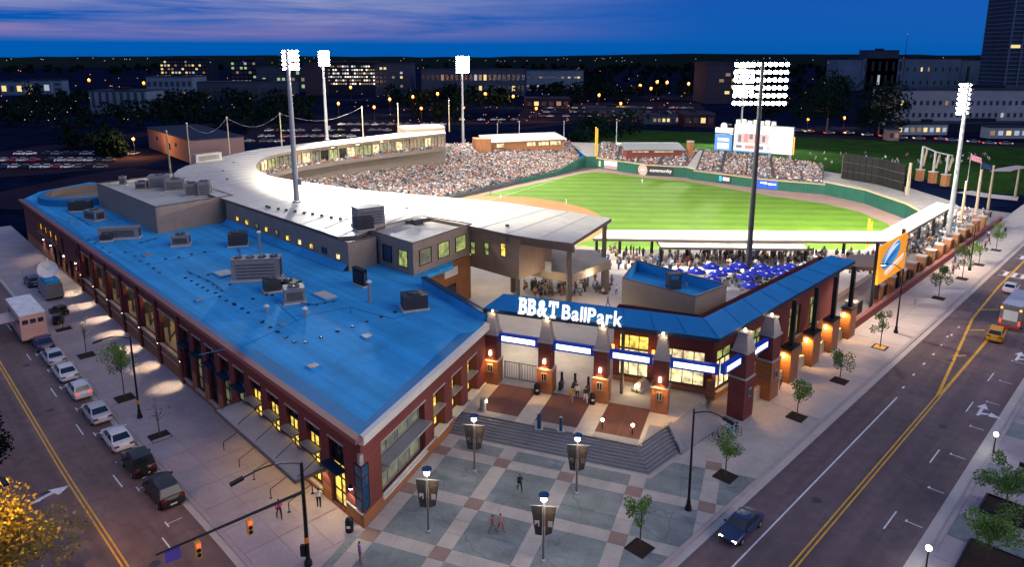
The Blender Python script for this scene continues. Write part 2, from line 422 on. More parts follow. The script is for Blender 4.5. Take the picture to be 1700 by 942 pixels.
# outline of the playing field (wall line) and of the hole the bowl makes in the ground
WALL = [(-45, 166), (-33, 190), (-18.4, 209.8), (2.1, 236.5), (16.6, 253.8), (28.8, 272.0), (33.0, 271.5), (49.5, 253.5), (62.6, 248.8), (64.2, 244.5), (83.8, 226.0), (98.8, 217.5), (104.8, 204.0), (106.0, 184.0), (103.0, 166.0), (96, 156), (72, 131.5), (15, 131.5), (-18, 144), (-38, 155)]
BOWL = [(-78, 182), (-65, 206), (-50, 224), (-35, 252), (-22, 274), (10, 291), (36, 297), (62, 287), (88, 264), (106, 238), (116, 216), (118, 186), (112, 168), (96.3, 155.7), (72, 131.3), (15, 131.3), (-18, 134), (-50, 150), (-72, 166)]
def ground_sheet():
    bm = bmesh.new()
    def loop(pts):
        vs = [bm.verts.new((p[0], p[1], GZ)) for p in pts]
        return [bm.edges.new((vs[k], vs[(k + 1) % len(vs)])) for k in range(len(vs))]
    S = 6500
    e = loop([(-S, -600), (S, -600), (S, 3300), (-S, 3300)]) + loop(BOWL)
    bmesh.ops.triangle_fill(bm, edges=e, use_beauty=True)
    for f in bm.faces:
        if f.normal.z < 0: f.normal_flip()
    me = bpy.data.meshes.new('ground'); bm.to_mesh(me); bm.free(); me.materials.append(M['city_ground'])
    o = bpy.data.objects.new('ground', me); COL.objects.link(o); o['kind'] = 'structure'
ground_sheet()

def lstrip(o0, o1, t0, t1, dz, step=4.0):
    n = max(1, int((t1 - t0) / step)); A = []; B = []
    for k in range(n + 1):
        t = t0 + (t1 - t0) * k / n; z = LZ(t) + dz
        A.append(FL(t, o0, z)); B.append(FL(t, o1, z))
    return B, A
mb = MB(); mb.strip(*lstrip(8.6, 30, -34, 260, -.13)); left_road = struct('road', mb, 'asphalt_left', 'dark asphalt street with double yellow line along the brick building')
mb = MB(); mb.strip(*lstrip(0.0, 8.35, -30, 150, -.03)); left_walk = struct('sidewalk', mb, 'concrete')
mb = MB()
A, B = lstrip(8.35, 8.7, -30, 150, .0); mb.strip(A, B); mb.strip([p + Vector((0, 0, -.16)) for p in A], A)
obj('kerb', mb, 'kerb_stone', left_walk)
mb = MB(); mb.strip(*lstrip(8.7, 9.25, -30, 150, -.122)); obj('gutter', mb, 'concrete_pale', left_walk)
# paving slabs of the left pavement
t = -20.0
while t < 112:
    for o0, o1 in ((.15, 2.8), (2.8, 5.5), (5.5, 8.3)):
        if t < -1 and FE.inv(FL(t + 2, (o0 + o1) / 2))[0] > -1.2: continue
        w = 3.95
        mb = MB(); P = [FL(t + .02, o0 + .02), FL(t + w, o0 + .02), FL(t + w, o1 - .02), FL(t + .02, o1 - .02)]
        mb.prism([(p.x, p.y) for p in P], lambda p: LZ(FL.inv(p)[0]) - .06, lambda p: LZ(FL.inv(p)[0]) + .004)
        obj('paving_slab', mb, 'concrete', left_walk)
    t += 4.0
# bottom-left strip of pavement beyond the building corner
mb = MB(); mb.prism([(p.x, p.y) for p in (FL(0, 0), FL(0, 8.35), FL(-30, 8.35), FL(-30, -4), FE(-1.0, 60), FE(-1.0, 24.0))], -.3, -.035); obj('sidewalk_bed', mb, 'concrete', left_walk)

# right road and its pavements
mb = MB(); mb.poly([FR(-120, 7.0, -.134), FR(-120, 21.2, -.134), FR(420, 21.2, -.134), FR(420, 7.0, -.134)]); right_road = struct('road', mb, 'asphalt', 'wide asphalt road with yellow centre lines on the right')
mb = MB(); mb.prism([(p.x, p.y) for p in (FR(6, -.5), FR(6, 6.75), FR(300, 6.75), FR(300, -.5))], -.3, -.03); right_walk = struct('sidewalk', mb, 'concrete_pale')
mb = MB(); mb.prism([(p.x, p.y) for p in (FR(-60, 6.75), FR(-60, 7.1), FR(300, 7.1), FR(300, 6.75))], -.3, .0); obj('kerb', mb, 'kerb_stone', right_walk)
mb = MB(); mb.prism([(p.x, p.y) for p in (FR(-60, 7.1), FR(-60, 7.75), FR(300, 7.75), FR(300, 7.1))], -.3, -.126); obj('gutter', mb, 'concrete_pale', right_walk)
for k in range(36):
    t = 6 + 3.4 * k
    for o0, o1 in ((0, 3.3), (3.3, 6.72)):
        mb = MB(); P = [FR(t + .02, o0 + .02), FR(t + 3.38, o0 + .02), FR(t + 3.38, o1 - .02), FR(t + .02, o1 - .02)]
        mb.prism([(p.x, p.y) for p in P], -.06, .004); obj('paving_slab', mb, 'concrete_pale', right_walk)
mb = MB(); mb.prism([(p.x, p.y) for p in (FR(-60, 21.2), FR(-60, 48), FR(300, 48), FR(300, 21.2))], -.3, -.03); far_walk = struct('sidewalk', mb, 'concrete')
mb = MB(); mb.prism([(p.x, p.y) for p in (FR(-60, 20.85), FR(-60, 21.2), FR(300, 21.2), FR(300, 20.85))], -.3, .0); obj('kerb', mb, 'kerb_stone', far_walk)
mb = MB(); mb.prism([(p.x, p.y) for p in (FR(-60, 19.9), FR(-60, 20.85), FR(300, 20.85), FR(300, 19.9))], -.3, -.128); obj('gutter', mb, 'concrete_pale', far_walk)
for k in range(22):
    t = -16 + 3.6 * k
    for o0, o1 in ((21.25, 24.6), (24.6, 28.0), (28.0, 31.4)):
        mb = MB(); P = [FR(t + .03, o0 + .03), FR(t + 3.57, o0 + .03), FR(t + 3.57, o1 - .03), FR(t + .03, o1 - .03)]
        mb.prism([(p.x, p.y) for p in P], -.06, .004); obj('paving_slab', mb, 'concrete' if (k + int(o0)) % 3 else 'slate_paver', far_walk)

# painted markings
def lmark(t0, t1, o0, o1, m='white_paint'):
    mb = MB(); mb.strip(*lstrip(o0, o1, t0, t1, -.124)); obj('lane_marking', mb, m, left_road)
for o in (15.05, 15.38): lmark(-30, 140, o, o + .14, 'yellow_paint')
for u, v in ((12, 545), (45, 593), (89, 652), (132, 714), (194, 800), (275, 910)):
    t, o = GL(u, v); lmark(t - 1.5, t + 1.5, 12.1 - .06, 12.1 + .06)
for t in (12.6, 20.3, 27.5, 34.8, 42.3, 49.6, 56.2, 63):
    lmark(t - .5, t + .5, 11.15, 11.27); lmark(t - .05, t + .05, 10.0, 11.15)
def rmark(t0, t1, o0, o1, m='white_paint', z=-.126, sh=0.0):
    mb = MB(); mb.poly([FR(t0, o0, z), FR(t0, o1, z), FR(t1 , o1 + sh, z), FR(t1, o0 + sh, z)]); obj('lane_marking', mb, m, right_road)
rmark(-80, 20.9, 13.72, 13.86, 'yellow_paint'); rmark(-80, 20.9, 14.08, 14.22, 'yellow_paint')
V0, V1 = FR.inv(G(1548, 655)), FR.inv(G(1650, 487))
def rline(a, b, w, m='yellow_paint', z=-.126):
    d = Vector((b[0] - a[0], b[1] - a[1])).normalized() * (w / 2); n = (-d.y, d.x)
    mb = MB(); mb.poly([FR(a[0] - n[0], a[1] - n[1], z), FR(a[0] + n[0], a[1] + n[1], z), FR(b[0] + n[0], b[1] + n[1], z), FR(b[0] - n[0], b[1] - n[1], z)][::-1]); obj('lane_marking', mb, m, right_road)
rline((20.9, 13.9), (52, 10.6), .32); rline((52, 10.6), (72, 10.0), .3); rline((72, 10.0), (260, 10.0), .3)
rline((20.9, 14.05), (58, 14.05), .32)
for u0, v0, u1, v1 in ((1582, 590, 1604, 589), (1605, 547, 1635, 547), (1622, 513, 1658, 513)):
    a, b = FR.inv(G(u0, v0)), FR.inv(G(u1, v1)); rline(a, b, .3, z=-.122)
rmark(-80, 17.5, 10.64, 10.78)
for u, v in ((1500, 642), (1517, 621), (1534, 603), (1550, 587), (1563, 572), (1573, 558), (1580, 555), (1592, 542)):
    a = FR.inv(G(u, v)); rmark(a[0] - .35, a[0] + .35, a[1] - .1, a[1] + .1)
for u, v in ((1478, 862), (1552, 756), (1610, 674), (1645, 625)):
    a = FR.inv(G(u, v)); rmark(a[0] - 1.6, a[0] + 1.6, a[1] - .06, a[1] + .06)
for u, v in ((1515, 868), (1552, 812), (1588, 756), (1620, 709), (1647, 668), (1668, 633), (1688, 600)):
    a = FR.inv(G(u, v)); rmark(a[0] - .12, a[0] + .25, a[1] - .55, a[1] - .4); rmark(a[0] - .05, a[0] + .05, a[1] - .4, a[1] + .75)
# turn arrows: a straight-and-right arrow twice on the right road, a turn arrow on the left street
def arrow_right_road(t, o):
    mb = MB(); z = -.124
    for pts in ([(0, -.15), (0, .15), (2.2, .15), (2.2, -.15)], [(2.2, -.55), (2.2, .55), (3.7, 0)], [(.5, .15), (1.0, .9), (1.3, .9), (1.0, .15)], [(.55, .9), (.95, 2.0), (1.75, .9)]):
        mb.poly([FR(t + p[0], o + p[1], z) for p in pts][::-1])
    obj('turn_arrow', mb, 'white_paint', right_road)
arrow_right_road(19.2, 18.2); arrow_right_road(39.0, 18.2)
ta, oa = GL(75, 830)
mb = MB()
for pts in ([(-1.6, 1.0), (-.9, .75), (-.3, -.2), (-.75, -.55)], [(-.75, -.55), (-.3, -.2), (.9, -.55), (.8, -1.0)], [(.55, -1.55), (2.3, -1.0), (1.15, .15)]):
    mb.poly([FL(ta - p[1] * .9, oa - p[0] * .9, LZ(ta) - .124) for p in pts])
obj('turn_arrow', mb, 'white_paint', left_road)
# crossings far up the right road
for c, n in ((FR.inv(G(1667, 453)), 8), (FR.inv(G(1688, 425)), 8)):
    for k in range(n): rmark(c[0] - 1.4, c[0] + 1.4, 9.0 + k * 1.25, 9.6 + k * 1.25)
    rmark(c[0] - 1.75, c[0] - 1.55, 8.4, 19.5); rmark(c[0] + 1.55, c[0] + 1.75, 8.4, 19.5)

# manhole covers and drain grates in the carriageways
for k, (t, o) in enumerate(((-8, 11.9), (14, 16.2), (33, 12.2), (-30, 16.0), (60, 17.5))):
    mb = MB(); mb.lathe([(.42, -.13), (.42, -.121)], FR(t, o, 0), 14); obj('manhole_cover', mb, 'hvac_dark', right_road)
for k, (t, o) in enumerate(((8, 13.6), (26, 17.4), (44, 13.4), (60, 12.9))):
    mb = MB(); mb.lathe([(.42, -.13), (.42, -.121)], FL(t, o, LZ(t)), 14); obj('manhole_cover', mb, 'hvac_dark', left_road)
# plaza paving: slate squares between pale bands with brown crossings, each stone a piece
mb = MB(); mb.prism([(p.x, p.y) for p in (FE(-1.0, 7.9), FE(-1.0, 60), FR(-60, 6.75), FR(6, 6.75), FR(6, -1.0), FE(20, 4))], -.3, -.04)
plaza = struct('plaza', mb, 'pale_paver', 'plaza paved with slate squares, pale bands and brown crossings')
def paver(t0, t1, o0, o1, m):
    g = .012
    P = [FE(t0 + g, o0 + g), FE(t1 - g, o0 + g), FE(t1 - g, o1 - g), FE(t0 + g, o1 - g)]
    base = [(p.x, p.y) for p in P]
    rn = FR.n; lim = rn.x * FR.o.x + rn.y * FR.o.y
    base = clip(base, -rn.x, -rn.y, -(lim + 6.72))
    if len(base) > 2: base = clip(base, FE.d.x, FE.d.y, FE.d.x * FE.o.x + FE.d.y * FE.o.y - .95)
    if len(base) > 2: base = clip(base, -FL.n.x, -FL.n.y, -(FL.n.x * FL.o.x + FL.n.y * FL.o.y + 8.3))
    if len(base) < 3: return
    en = FE.n; el = en.x * FE.o.x + en.y * FE.o.y
    outs = []
    a = clip(base, en.x, en.y, el + 10.9)
    if a: outs.append(a)
    b = clip(base, -en.x, -en.y, -(el + 10.9))
    if b: b = clip(b, rn.x, rn.y, lim - .05)
    if b: outs.append(b)
    for q in outs:
        if len(q) > 2 and parea(q) > .05:
            mb = MB(); mb.prism(q, -.06, random.uniform(-.006, .006)); obj('paver', mb, m, plaza)
rp = random.Random(3)
T0, DT, O0, DO, BW = .5, 6.3, 6.7, 6.62, .72
for i in range(-1, 7):
    for j in range(0, 6):
        tc, oc = T0 + DT * i, O0 + DO * j
        paver(tc - BW, tc + BW, oc - BW, oc + BW, 'brown_paver')
        for k in range(3):       # pale bands
            a = tc + BW + (DT - 2 * BW) * k / 3; b = tc + BW + (DT - 2 * BW) * (k + 1) / 3
            paver(a, b, oc - BW, oc + BW, 'pale_paver')
            a = oc + BW + (DO - 2 * BW) * k / 3; b = oc + BW + (DO - 2 * BW) * (k + 1) / 3
            paver(tc - BW, tc + BW, a, b, 'pale_paver')
        # slate field cut in four to six stones
        ta, tb, oa, ob = tc + BW, tc + DT - BW, oc + BW, oc + DO - BW
        so = oa + (ob - oa) * rp.uniform(.35, .65)
        for o1, o2 in ((oa, so), (so, ob)):
            st = ta + (tb - ta) * rp.uniform(.3, .7)
            paver(ta, st, o1, o2, 'slate_paver'); paver(st, tb, o1, o2, 'slate_paver')

# stairs up to the gate: nine steps that turn the corner
UP = 1.2
def stair_poly(k, d=.34):
    o_f = 7.8 + d * k; s_o = -2.95 + d * 1.0 * k
    # corner where the front edge meets the side edge (parallel to the right road)
    en, rn = FE.n, FR.n
    c1 = en.x * FE.o.x + en.y * FE.o.y + o_f; c2 = rn.x * FR.o.x + rn.y * FR.o.y + s_o
    det = en.x * rn.y - en.y * rn.x
    X = ((c1 * rn.y - c2 * en.y) / det, (en.x * c2 - rn.x * c1) / det)
    a = FE(-1.6, o_f); tX = FR.inv(X)[0]; e = FR(tX + 5.2 , s_o)
    return [(a.x, a.y), X, (e.x, e.y)]
NS = 8
stairs = thing('entrance_stairs', 'broad grey stone stairs turning the corner up to the gate', 'stairs', FE(9, 9))
for k in range(NS):
    P = stair_poly(k); z = UP - UP / NS * (k + .0) - (0 if k else .003)
    b = FE(-1.6, 5.5); e = FR(FR.inv(P[1])[0] + 5.2, -6)
    mb = MB(); mb.prism(P + [(e.x, e.y), (b.x, b.y)], -.25 + .001 * k, z)
    obj('step', mb, 'step_stone', stairs, world=True)
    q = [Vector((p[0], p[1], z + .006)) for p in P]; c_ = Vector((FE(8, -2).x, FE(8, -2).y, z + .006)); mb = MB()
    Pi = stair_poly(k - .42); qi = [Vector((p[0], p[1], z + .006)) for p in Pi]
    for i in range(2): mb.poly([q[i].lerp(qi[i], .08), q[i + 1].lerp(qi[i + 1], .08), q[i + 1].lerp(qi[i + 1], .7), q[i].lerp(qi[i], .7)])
    obj('riser_shade', mb, 'riser_shade', stairs, world=True)  # painted dark strip on each tread edge in place of riser shade
# cheek wall closing the side flight
P = stair_poly(0)[2]; Q = stair_poly(NS)[2]
mb = MB()
a, b = Vector((P[0], P[1], 0)), Vector((Q[0], Q[1], 0)); d = FR.d * .6
v = [(a.x, a.y, -.2), (b.x, b.y, -.2), (b.x, b.y, .35), (a.x, a.y, 1.55)]; w = [(x + d.x, y + d.y, z) for x, y, z in v]
mb.poly(v[::-1]); mb.poly(w); 
for k in range(4): mb.poly([v[k], v[(k + 1) % 4], w[(k + 1) % 4], w[k]])
obj('cheek_wall', mb, 'step_stone', stairs, world=True)
# upper terrace at the gate
TR = [FE(-1.6, 7.79), FE(18.85, 7.79)]
mb = MB(); S0 = stair_poly(0)
mb.prism([S0[0], S0[1], S0[2]] + [(p.x, p.y) for p in (FR(-1.0, -2.9), FR(3, -6), FE(26, -12), FE(-8, -12), FE(-1.9, 2))], -.3, UP - .02)
terrace = struct('terrace', mb, 'pale_paver', 'upper entrance terrace with red paved bays between the gate piers')
for i in range(3):
    t0 = .5 + 6.33 * i
    for (a, b) in ((.95, 3.2), (3.2, 5.4)):
        for (o0, o1) in ((.2, 3.4), (3.4, 6.6)):
            mb = MB(); P = [FE(t0 + a + .015, o0 + .015), FE(t0 + b, o0 + .015), FE(t0 + b, o1), FE(t0 + a + .015, o1)]
            mb.prism([(p.x, p.y) for p in P], UP - .1, UP + .003); obj('paver', mb, 'red_paver', terrace)
for t0, t1 in [(.5 + 6.33 * i - .9, .5 + 6.33 * i + .93) for i in range(4)]:
    for o0, o1 in ((.6, 3.4), (3.4, 6.6), (6.62, 7.7)):
        if t1 > 18.5 and o0 > 3: t1 = 19.0
        mb = MB(); P = [FE(t0, o0), FE(t1, o0), FE(t1, o1 - .02), FE(t0, o1 - .02)]
        mb.prism([(p.x, p.y) for p in P], UP - .1, UP + .002); obj('paver', mb, 'pale_paver', terrace)
# sloped planting wedge between the stairs and the corner pier
mb = MB(); W0 = [Vector((P[0], P[1], 0)) if 0 else None]
a = Vector((*stair_poly(0)[2], 0)) + Vector((FR.d.x, FR.d.y, 0)) * .65; b = Vector((*stair_poly(NS)[2], 0)) + Vector((FR.d.x, FR.d.y, 0)) * .65
pts = [(a.x, a.y), (b.x, b.y)] + [(p.x, p.y) for p in (FR(-2.6, -.1), FR(-1.6, -3.2))]
zz = {0: 1.25, 1: .12, 2: .1, 3: 1.2}
mb.prism(pts, -.2, lambda p: 1.25 if FR.inv(p)[1] < -2 else .12)
wedge = struct('ramp', mb, 'step_stone', 'sloped concrete wedge beside the stairs')
# ------------------------------------------------------------------ buildings of the ballpark
def facade(mb, fr, t0, t1, z0, z1, opens, depth=.35, o=0.0, m=0, mlow=None, zlow=None, mrev=None):
    """a wall with real openings: cells between the cuts, and reveals round each hole"""
    ts = sorted({t0, t1} | {q for w in opens for q in w[:2] if t0 < q < t1})
    zs = sorted({z0, z1} | {q for w in opens for q in w[2:4] if z0 < q < z1} | ({zlow} if zlow else set()))
    for i in range(len(ts) - 1):
        for j in range(len(zs) - 1):
            tc, zc = (ts[i] + ts[i + 1]) / 2, (zs[j] + zs[j + 1]) / 2
            if any(w[0] < tc < w[1] and w[2] < zc < w[3] for w in opens): continue
            mm = mlow if (zlow is not None and zc < zlow) else m
            q = [fr(ts[i], o, zs[j]), fr(ts[i + 1], o, zs[j]), fr(ts[i + 1], o, zs[j + 1]), fr(ts[i], o, zs[j + 1])]
            mb.poly(q, mm)
    for a, b, c, d in [w[:4] for w in opens]:
        mm = m if mrev is None else mrev
        for p, q in (((a, c), (b, c)), ((b, c), (b, d)), ((b, d), (a, d)), ((a, d), (a, c))):
            mb.poly([fr(p[0], o, p[1]), fr(p[0], o - depth, p[1]), fr(q[0], o - depth, q[1]), fr(q[0], o, q[1])], mm)
    return mb
def window(parent, fr, a, b, c, d, o, pane, nt=2, nz=2, fm='dark_steel', bw=.09, name='window', label=None):
    mb = MB(); mb.poly([fr(a, o, c), fr(b, o, c), fr(b, o, d), fr(a, o, d)])
    w = obj(name, mb, pane, parent, world=True, label=label)
    f = MB()
    for k in range(nt + 1):
        t = a + (b - a) * k / nt; t = min(max(t, a + bw / 2), b - bw / 2)
        f.bar(fr(t, o + .05, c), fr(t, o + .05, d), bw, .1, up=(fr.n.x, fr.n.y, 0))
    for k in range(nz + 1):
        z = c + (d - c) * k / nz; z = min(max(z, c + bw / 2), d - bw / 2)
        f.bar(fr(a, o + .055, z), fr(b, o + .055, z), .1, bw)
    obj('frame', f, fm, w, world=True)
    return w
def P2(*v): return [(p.x, p.y) for p in v]
def sub(fr, t, o=0.0):
    """the same frame started further along"""
    q = fr(t, o); return Frame((q.x, q.y), fr.d, fr.n)

# ---------------- brick wing on the left
wing = thing('brick_wing', 'long red brick building with flat blue roof along the left street', 'building', (-40, 90, 0))
ZB = -1.6
tall = [(6.6 + 3.85 * k, 6.6 + 3.85 * k + 2.4) for k in range(9)]
bays = [(41.6 + 7.5 * k, 41.6 + 7.5 * k + 5.9) for k in range(6)]
opens = [(2.7, 5.1, .05, 6.35)]
for k, (a, b) in enumerate(tall): opens.append((a, b, (.6 if k < 4 else -.45), 6.3))
for a, b in bays: opens.append((a, b, 1.72, 6.3))
far_slots = [(88.0 + 4.0 * k, 90.2 + 4.0 * k, -.2, 3.0) for k in range(5)]
strips = [(102.0 + 4.1 * k, 105.2 + 4.1 * k, 4.2, 5.8) for k in range(4)]
opens += far_slots + strips + [(87.0, 88.4, 4.6, 6.1), (97.0, 98.6, 3.4, 6.2)]
LEN = 130.4
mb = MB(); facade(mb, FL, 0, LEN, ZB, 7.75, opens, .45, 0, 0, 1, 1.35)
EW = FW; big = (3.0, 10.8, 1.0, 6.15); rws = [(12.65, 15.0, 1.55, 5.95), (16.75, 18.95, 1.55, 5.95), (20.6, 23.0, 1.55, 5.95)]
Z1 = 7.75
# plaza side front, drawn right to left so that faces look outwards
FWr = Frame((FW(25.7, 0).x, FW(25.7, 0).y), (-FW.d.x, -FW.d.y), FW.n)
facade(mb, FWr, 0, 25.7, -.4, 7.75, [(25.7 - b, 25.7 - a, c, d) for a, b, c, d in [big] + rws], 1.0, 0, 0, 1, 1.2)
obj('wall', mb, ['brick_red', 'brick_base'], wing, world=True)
# back, end walls and interior backs so the openings do not look through
mb = MB(); e0, e1 = G(66, 318, 8.4), G(150, 302, 8.4)
far = [FL(LEN, 0), Vector((e0.x, e0.y, 0)), Vector((e1.x, e1.y, 0))]
for p, q in zip(far[:-1], far[1:]): mb.poly([(p.x, p.y, ZB), (q.x, q.y, ZB), (q.x, q.y, 8.2), (p.x, p.y, 8.2)])
obj('end_wall', mb, 'brick_red', wing, world=True)
mb = MB()
mb.poly([FL(40.5, -4.2, ZB), FL(87, -4.2, ZB), FL(87, -4.2, 8), FL(40.5, -4.2, 8)]); mb.poly([FL(40.5, -.4, 1.7), FL(87, -.4, 1.7), FL(87, -4.2, 1.7), FL(40.5, -4.2, 1.7)])
mb.poly([FL(86, -1.2, ZB), FL(118.5, -1.2, ZB), FL(118.5, -1.2, 8), FL(86, -1.2, 8)])
mb.poly([FL(40.5, 0, 1.7), FL(40.5, -4.2, 1.7), FL(40.5, -4.2, 8), FL(40.5, 0, 8)][::-1]); mb.poly([FL(87, -.1, 1.7), FL(87, -4.2, 1.7), FL(87, -4.2, 8), FL(87, -.1, 8)])
obj('inner_wall', mb, 'tan_panel', wing, world=True)
# lit windows of the left front
for k, (a, b) in enumerate(tall):
    lit = k < 4
    c = .6 if lit else -.45
    if lit:
        window(wing, FL, a, b, c, 5.2, -.4, 'window_yellow', 3, 4); window(wing, FL, a, b, 5.2, 6.3, -.4, 'glass_dark', 2, 1)
    else:
        window(wing, FL, a, b, 4.75, 6.3, -.4, 'glass_dark', 2, 1); window(wing, FL, a, b, 3.9, 4.75, -.38, 'glass_blue', 1, 1)
        window(wing, FL, a, b, c, 3.9, -.4, ('window_dim', 'window_dim', 'glass_dark', 'window_dim', 'glass_dark')[k - 4], 2, 3)
    mb = MB(); mb.box(FL((a + b) / 2, .28, 4.15), (b - a + .1, .8, .14), FL.ang); obj('sun_shade', mb, 'galv' if lit else 'canopy_edge', wing, world=True)
    mb = MB(); mb.box(FL((a + b) / 2, .02, 6.285), (b - a + .2, .16, .14), FL.ang); obj('lintel', mb, 'stone_pale', wing, world=True)
    mb = MB(); mb.box(FL((a + b) / 2, .02, c - .16), (b - a + .2, .3, .175), FL.ang); obj('sill', mb, 'stone_pale', wing, world=True)
window(wing, FL, 2.7, 5.1, .05, 4.1, -.42, 'window_yellow', 2, 3, name='door'); window(wing, FL, 2.7, 5.1, 4.1, 6.35, -.42, 'glass_dark', 2, 2)
mb = MB(); mb.box(FL(3.9, .35, 4.0), (2.7, 1.0, .12), FL.ang); obj('sun_shade', mb, 'canopy_edge', wing, world=True)
mb = MB(); mb.box(FL(3.9, .02, 6.335), (2.6, .16, .14), FL.ang); obj('lintel', mb, 'stone_pale', wing, world=True)
# open bays with steel bracing, lit posts and things glimpsed inside
rb = random.Random(11)
for k, (a, b) in enumerate(bays):
    mb = MB(); mb.box(FL((a + b) / 2, .03, 6.285), (b - a + .2, .2, .13), FL.ang); obj('lintel', mb, 'stone_pale', wing, world=True)
    mb = MB(); mb.box(FL((a + b) / 2, .05, 1.56), (b - a + .3, .35, .175), FL.ang); obj('sill', mb, 'stone_pale', wing, world=True)
    mb = MB(); mb.box(FL((a + b) / 2, .04, .35), (b - a + 1.4, .12, .1), FL.ang); obj('band_course', mb, 'stone_pale', wing, world=True)
    mb = MB(); mb.bar(FL(a + .3, -1.0, 6.1), FL(b - .4, -1.0, 2.2), .16, .16); mb.bar(FL(b - .2, -1.0, 1.8), FL(b - .2, -1.0, 6.3), .22, .22); obj('brace', mb, 'metal_taupe', wing, world=True)
    mb = MB(); mb.box(FL(a + 2.2 + rb.uniform(-.5, .5), -3.6, 1.75), (1.1, .2, 4.2), FL.ang); obj('lit_panel', mb, 'window_yellow', wing, world=True)
    mb = MB(); mb.box(FL(b - .9, -3.9, 2.4), (1.3, .2, 2.6), FL.ang); obj('lit_panel', mb, 'window_yellow', wing, world=True)
    mb = MB(); mb.box(FL(b - 1.3, -2.0, 4.6), (1.8, 1.6, .5), FL.ang); mb.box(FL(b - 1.6, -2.4, 1.72), (1.4, .9, 1.6), FL.ang); obj('fitting', mb, 'hvac_dark', wing, world=True)
    point('bay_lamp', FL((a + b) / 2, -2.2, 5.7), 240, (1.0, .66, .3), .2, None)
    lp = MB(); lp.box(FL((a + b) / 2, -2.2, 5.9), (.5, .2, .12), FL.ang); obj('ceiling_lamp', lp, 'lamp_warm', wing, world=True)
for a, b, c, d in strips:
    window(wing, FL, a, b, c, d, -.4, 'window_yellow', 3, 1)
    mb = MB(); mb.box(FL((a + b) / 2, .1, c - .25), (b - a + .2, .4, .2), FL.ang); obj('sill', mb, 'glass_blue', wing, world=True)
for a, b, c, d in far_slots: window(wing, FL, a, b, c, d, -.42, 'glass_dark', 2, 2)
window(wing, FL, 87.0, 88.4, 4.6, 6.1, -.4, 'glass_blue', 1, 1); window(wing, FL, 97.0, 98.6, 3.4, 6.2, -.4, 'window_dim', 1, 3)
# projecting piers between the bays, warm lit by fittings at their feet
for t in [40.4] + [b + .8 for a, b in bays]:
    mb = MB(); mb.box(FL(t, .14, ZB), (.95, .3, 7.6 - ZB), FL.ang); obj('pier', mb, 'brick_red', wing, world=True)
# glass of the plaza side
window(wing, FW, 3.0, 10.8, 1.0, 4.0, -.7, 'window_dim', 4, 2, fm='galv', bw=.14); window(wing, FW, 3.0, 10.8, 4.3, 6.15, -.7, 'window_dim', 4, 1, fm='galv', bw=.14)
mb = MB(); mb.box(FW(6.9, .1, 4.0), (7.8, 1.4, .22), FW.ang); obj('sun_shade', mb, 'galv', wing, world=True)
mb = MB(); mb.box(FW(6.9, .04, .84), (8.0, .35, .175), FW.ang); obj('sill', mb, 'cornice_cream', wing, world=True)
mb = MB(); mb.box(FW(6.9, .03, 6.135), (8.0, .14, .12), FW.ang); obj('lintel', mb, 'stone_pale', wing, world=True)
for a, b, c, d in rws:
    window(wing, FW, a, b, c, 3.4, -.95, 'window_yellow', 2, 2); window(wing, FW, a, b, 3.4, d, -.95, 'window_yellow', 2, 2)
    mb = MB(); mb.box(FW((a + b) / 2, -.25, 3.75), (b - a, .9, .14), FW.ang); obj('sun_shade', mb, 'galv', wing, world=True)
    mb = MB(); mb.box(FW((a + b) / 2, .02, d - .015), (b - a + .2, .14, .12), FW.ang); obj('lintel', mb, 'stone_pale', wing, world=True)
    mb = MB(); mb.box(FW((a + b) / 2, -.1, c - .14), (b - a + .2, 1.0, .155), FW.ang); obj('sill', mb, 'cornice_cream', wing, world=True)
mb = MB(); mb.box(FW(14.3, .05, 1.2), (22.6, .14, .13), FW.ang); obj('band_course', mb, 'cornice_cream', wing, world=True)
mb = MB(); mb.box(FL(1.35, .05, 1.3), (2.7, .14, .13), FL.ang); obj('band_course', mb, 'cornice_cream', wing, world=True)
# blue glass corner window
mb = MB()
cw = [FL(1.0, .06), FL(-.06, .06), FW(.9, .06)]
for p, q in zip(cw[:-1], cw[1:]): mb.poly([(p.x, p.y, 1.6), (q.x, q.y, 1.6), (q.x, q.y, 5.6), (p.x, p.y, 5.6)])
w = obj('corner_window', mb, 'glass_blue', wing, world=True)
f = MB()
for z in (1.6, 2.6, 3.6, 4.6, 5.6):
    for p, q in zip(cw[:-1], cw[1:]): f.bar((p.x, p.y, z), (q.x, q.y, z), .06, .07)
for p in cw: f.bar((p.x, p.y, 1.6), (p.x, p.y, 5.6), .07, .07)
obj('frame', f, 'dark_steel', w, world=True)
mb = MB(); mb.box((*FL(-.1, .1)[:2], 6.0), (.35, .35, .9), FL.ang); obj('corner_lamp', mb, 'galv', wing, world=True)
# cornices
mb = MB(); a, b = FL(-.45, .42), FL(LEN + .3, .42)
mb.bar(FL(-.0, .2, 7.95), FL(LEN + .3, .2, 7.95), .42, .4); obj('cornice', mb, 'cornice_dark', wing, world=True)
mb = MB(); mb.bar(FL(-.42, .32, 8.32), FL(LEN + .3, .32, 8.32), .66, .34); obj('coping', mb, 'cornice_dark', wing, world=True)
mb = MB(); mb.bar(FW(-.2, .24, 8.12), FW(26.0, .24, 8.12), .5, .74); obj('cornice', mb, 'cornice_cream', wing, world=True)
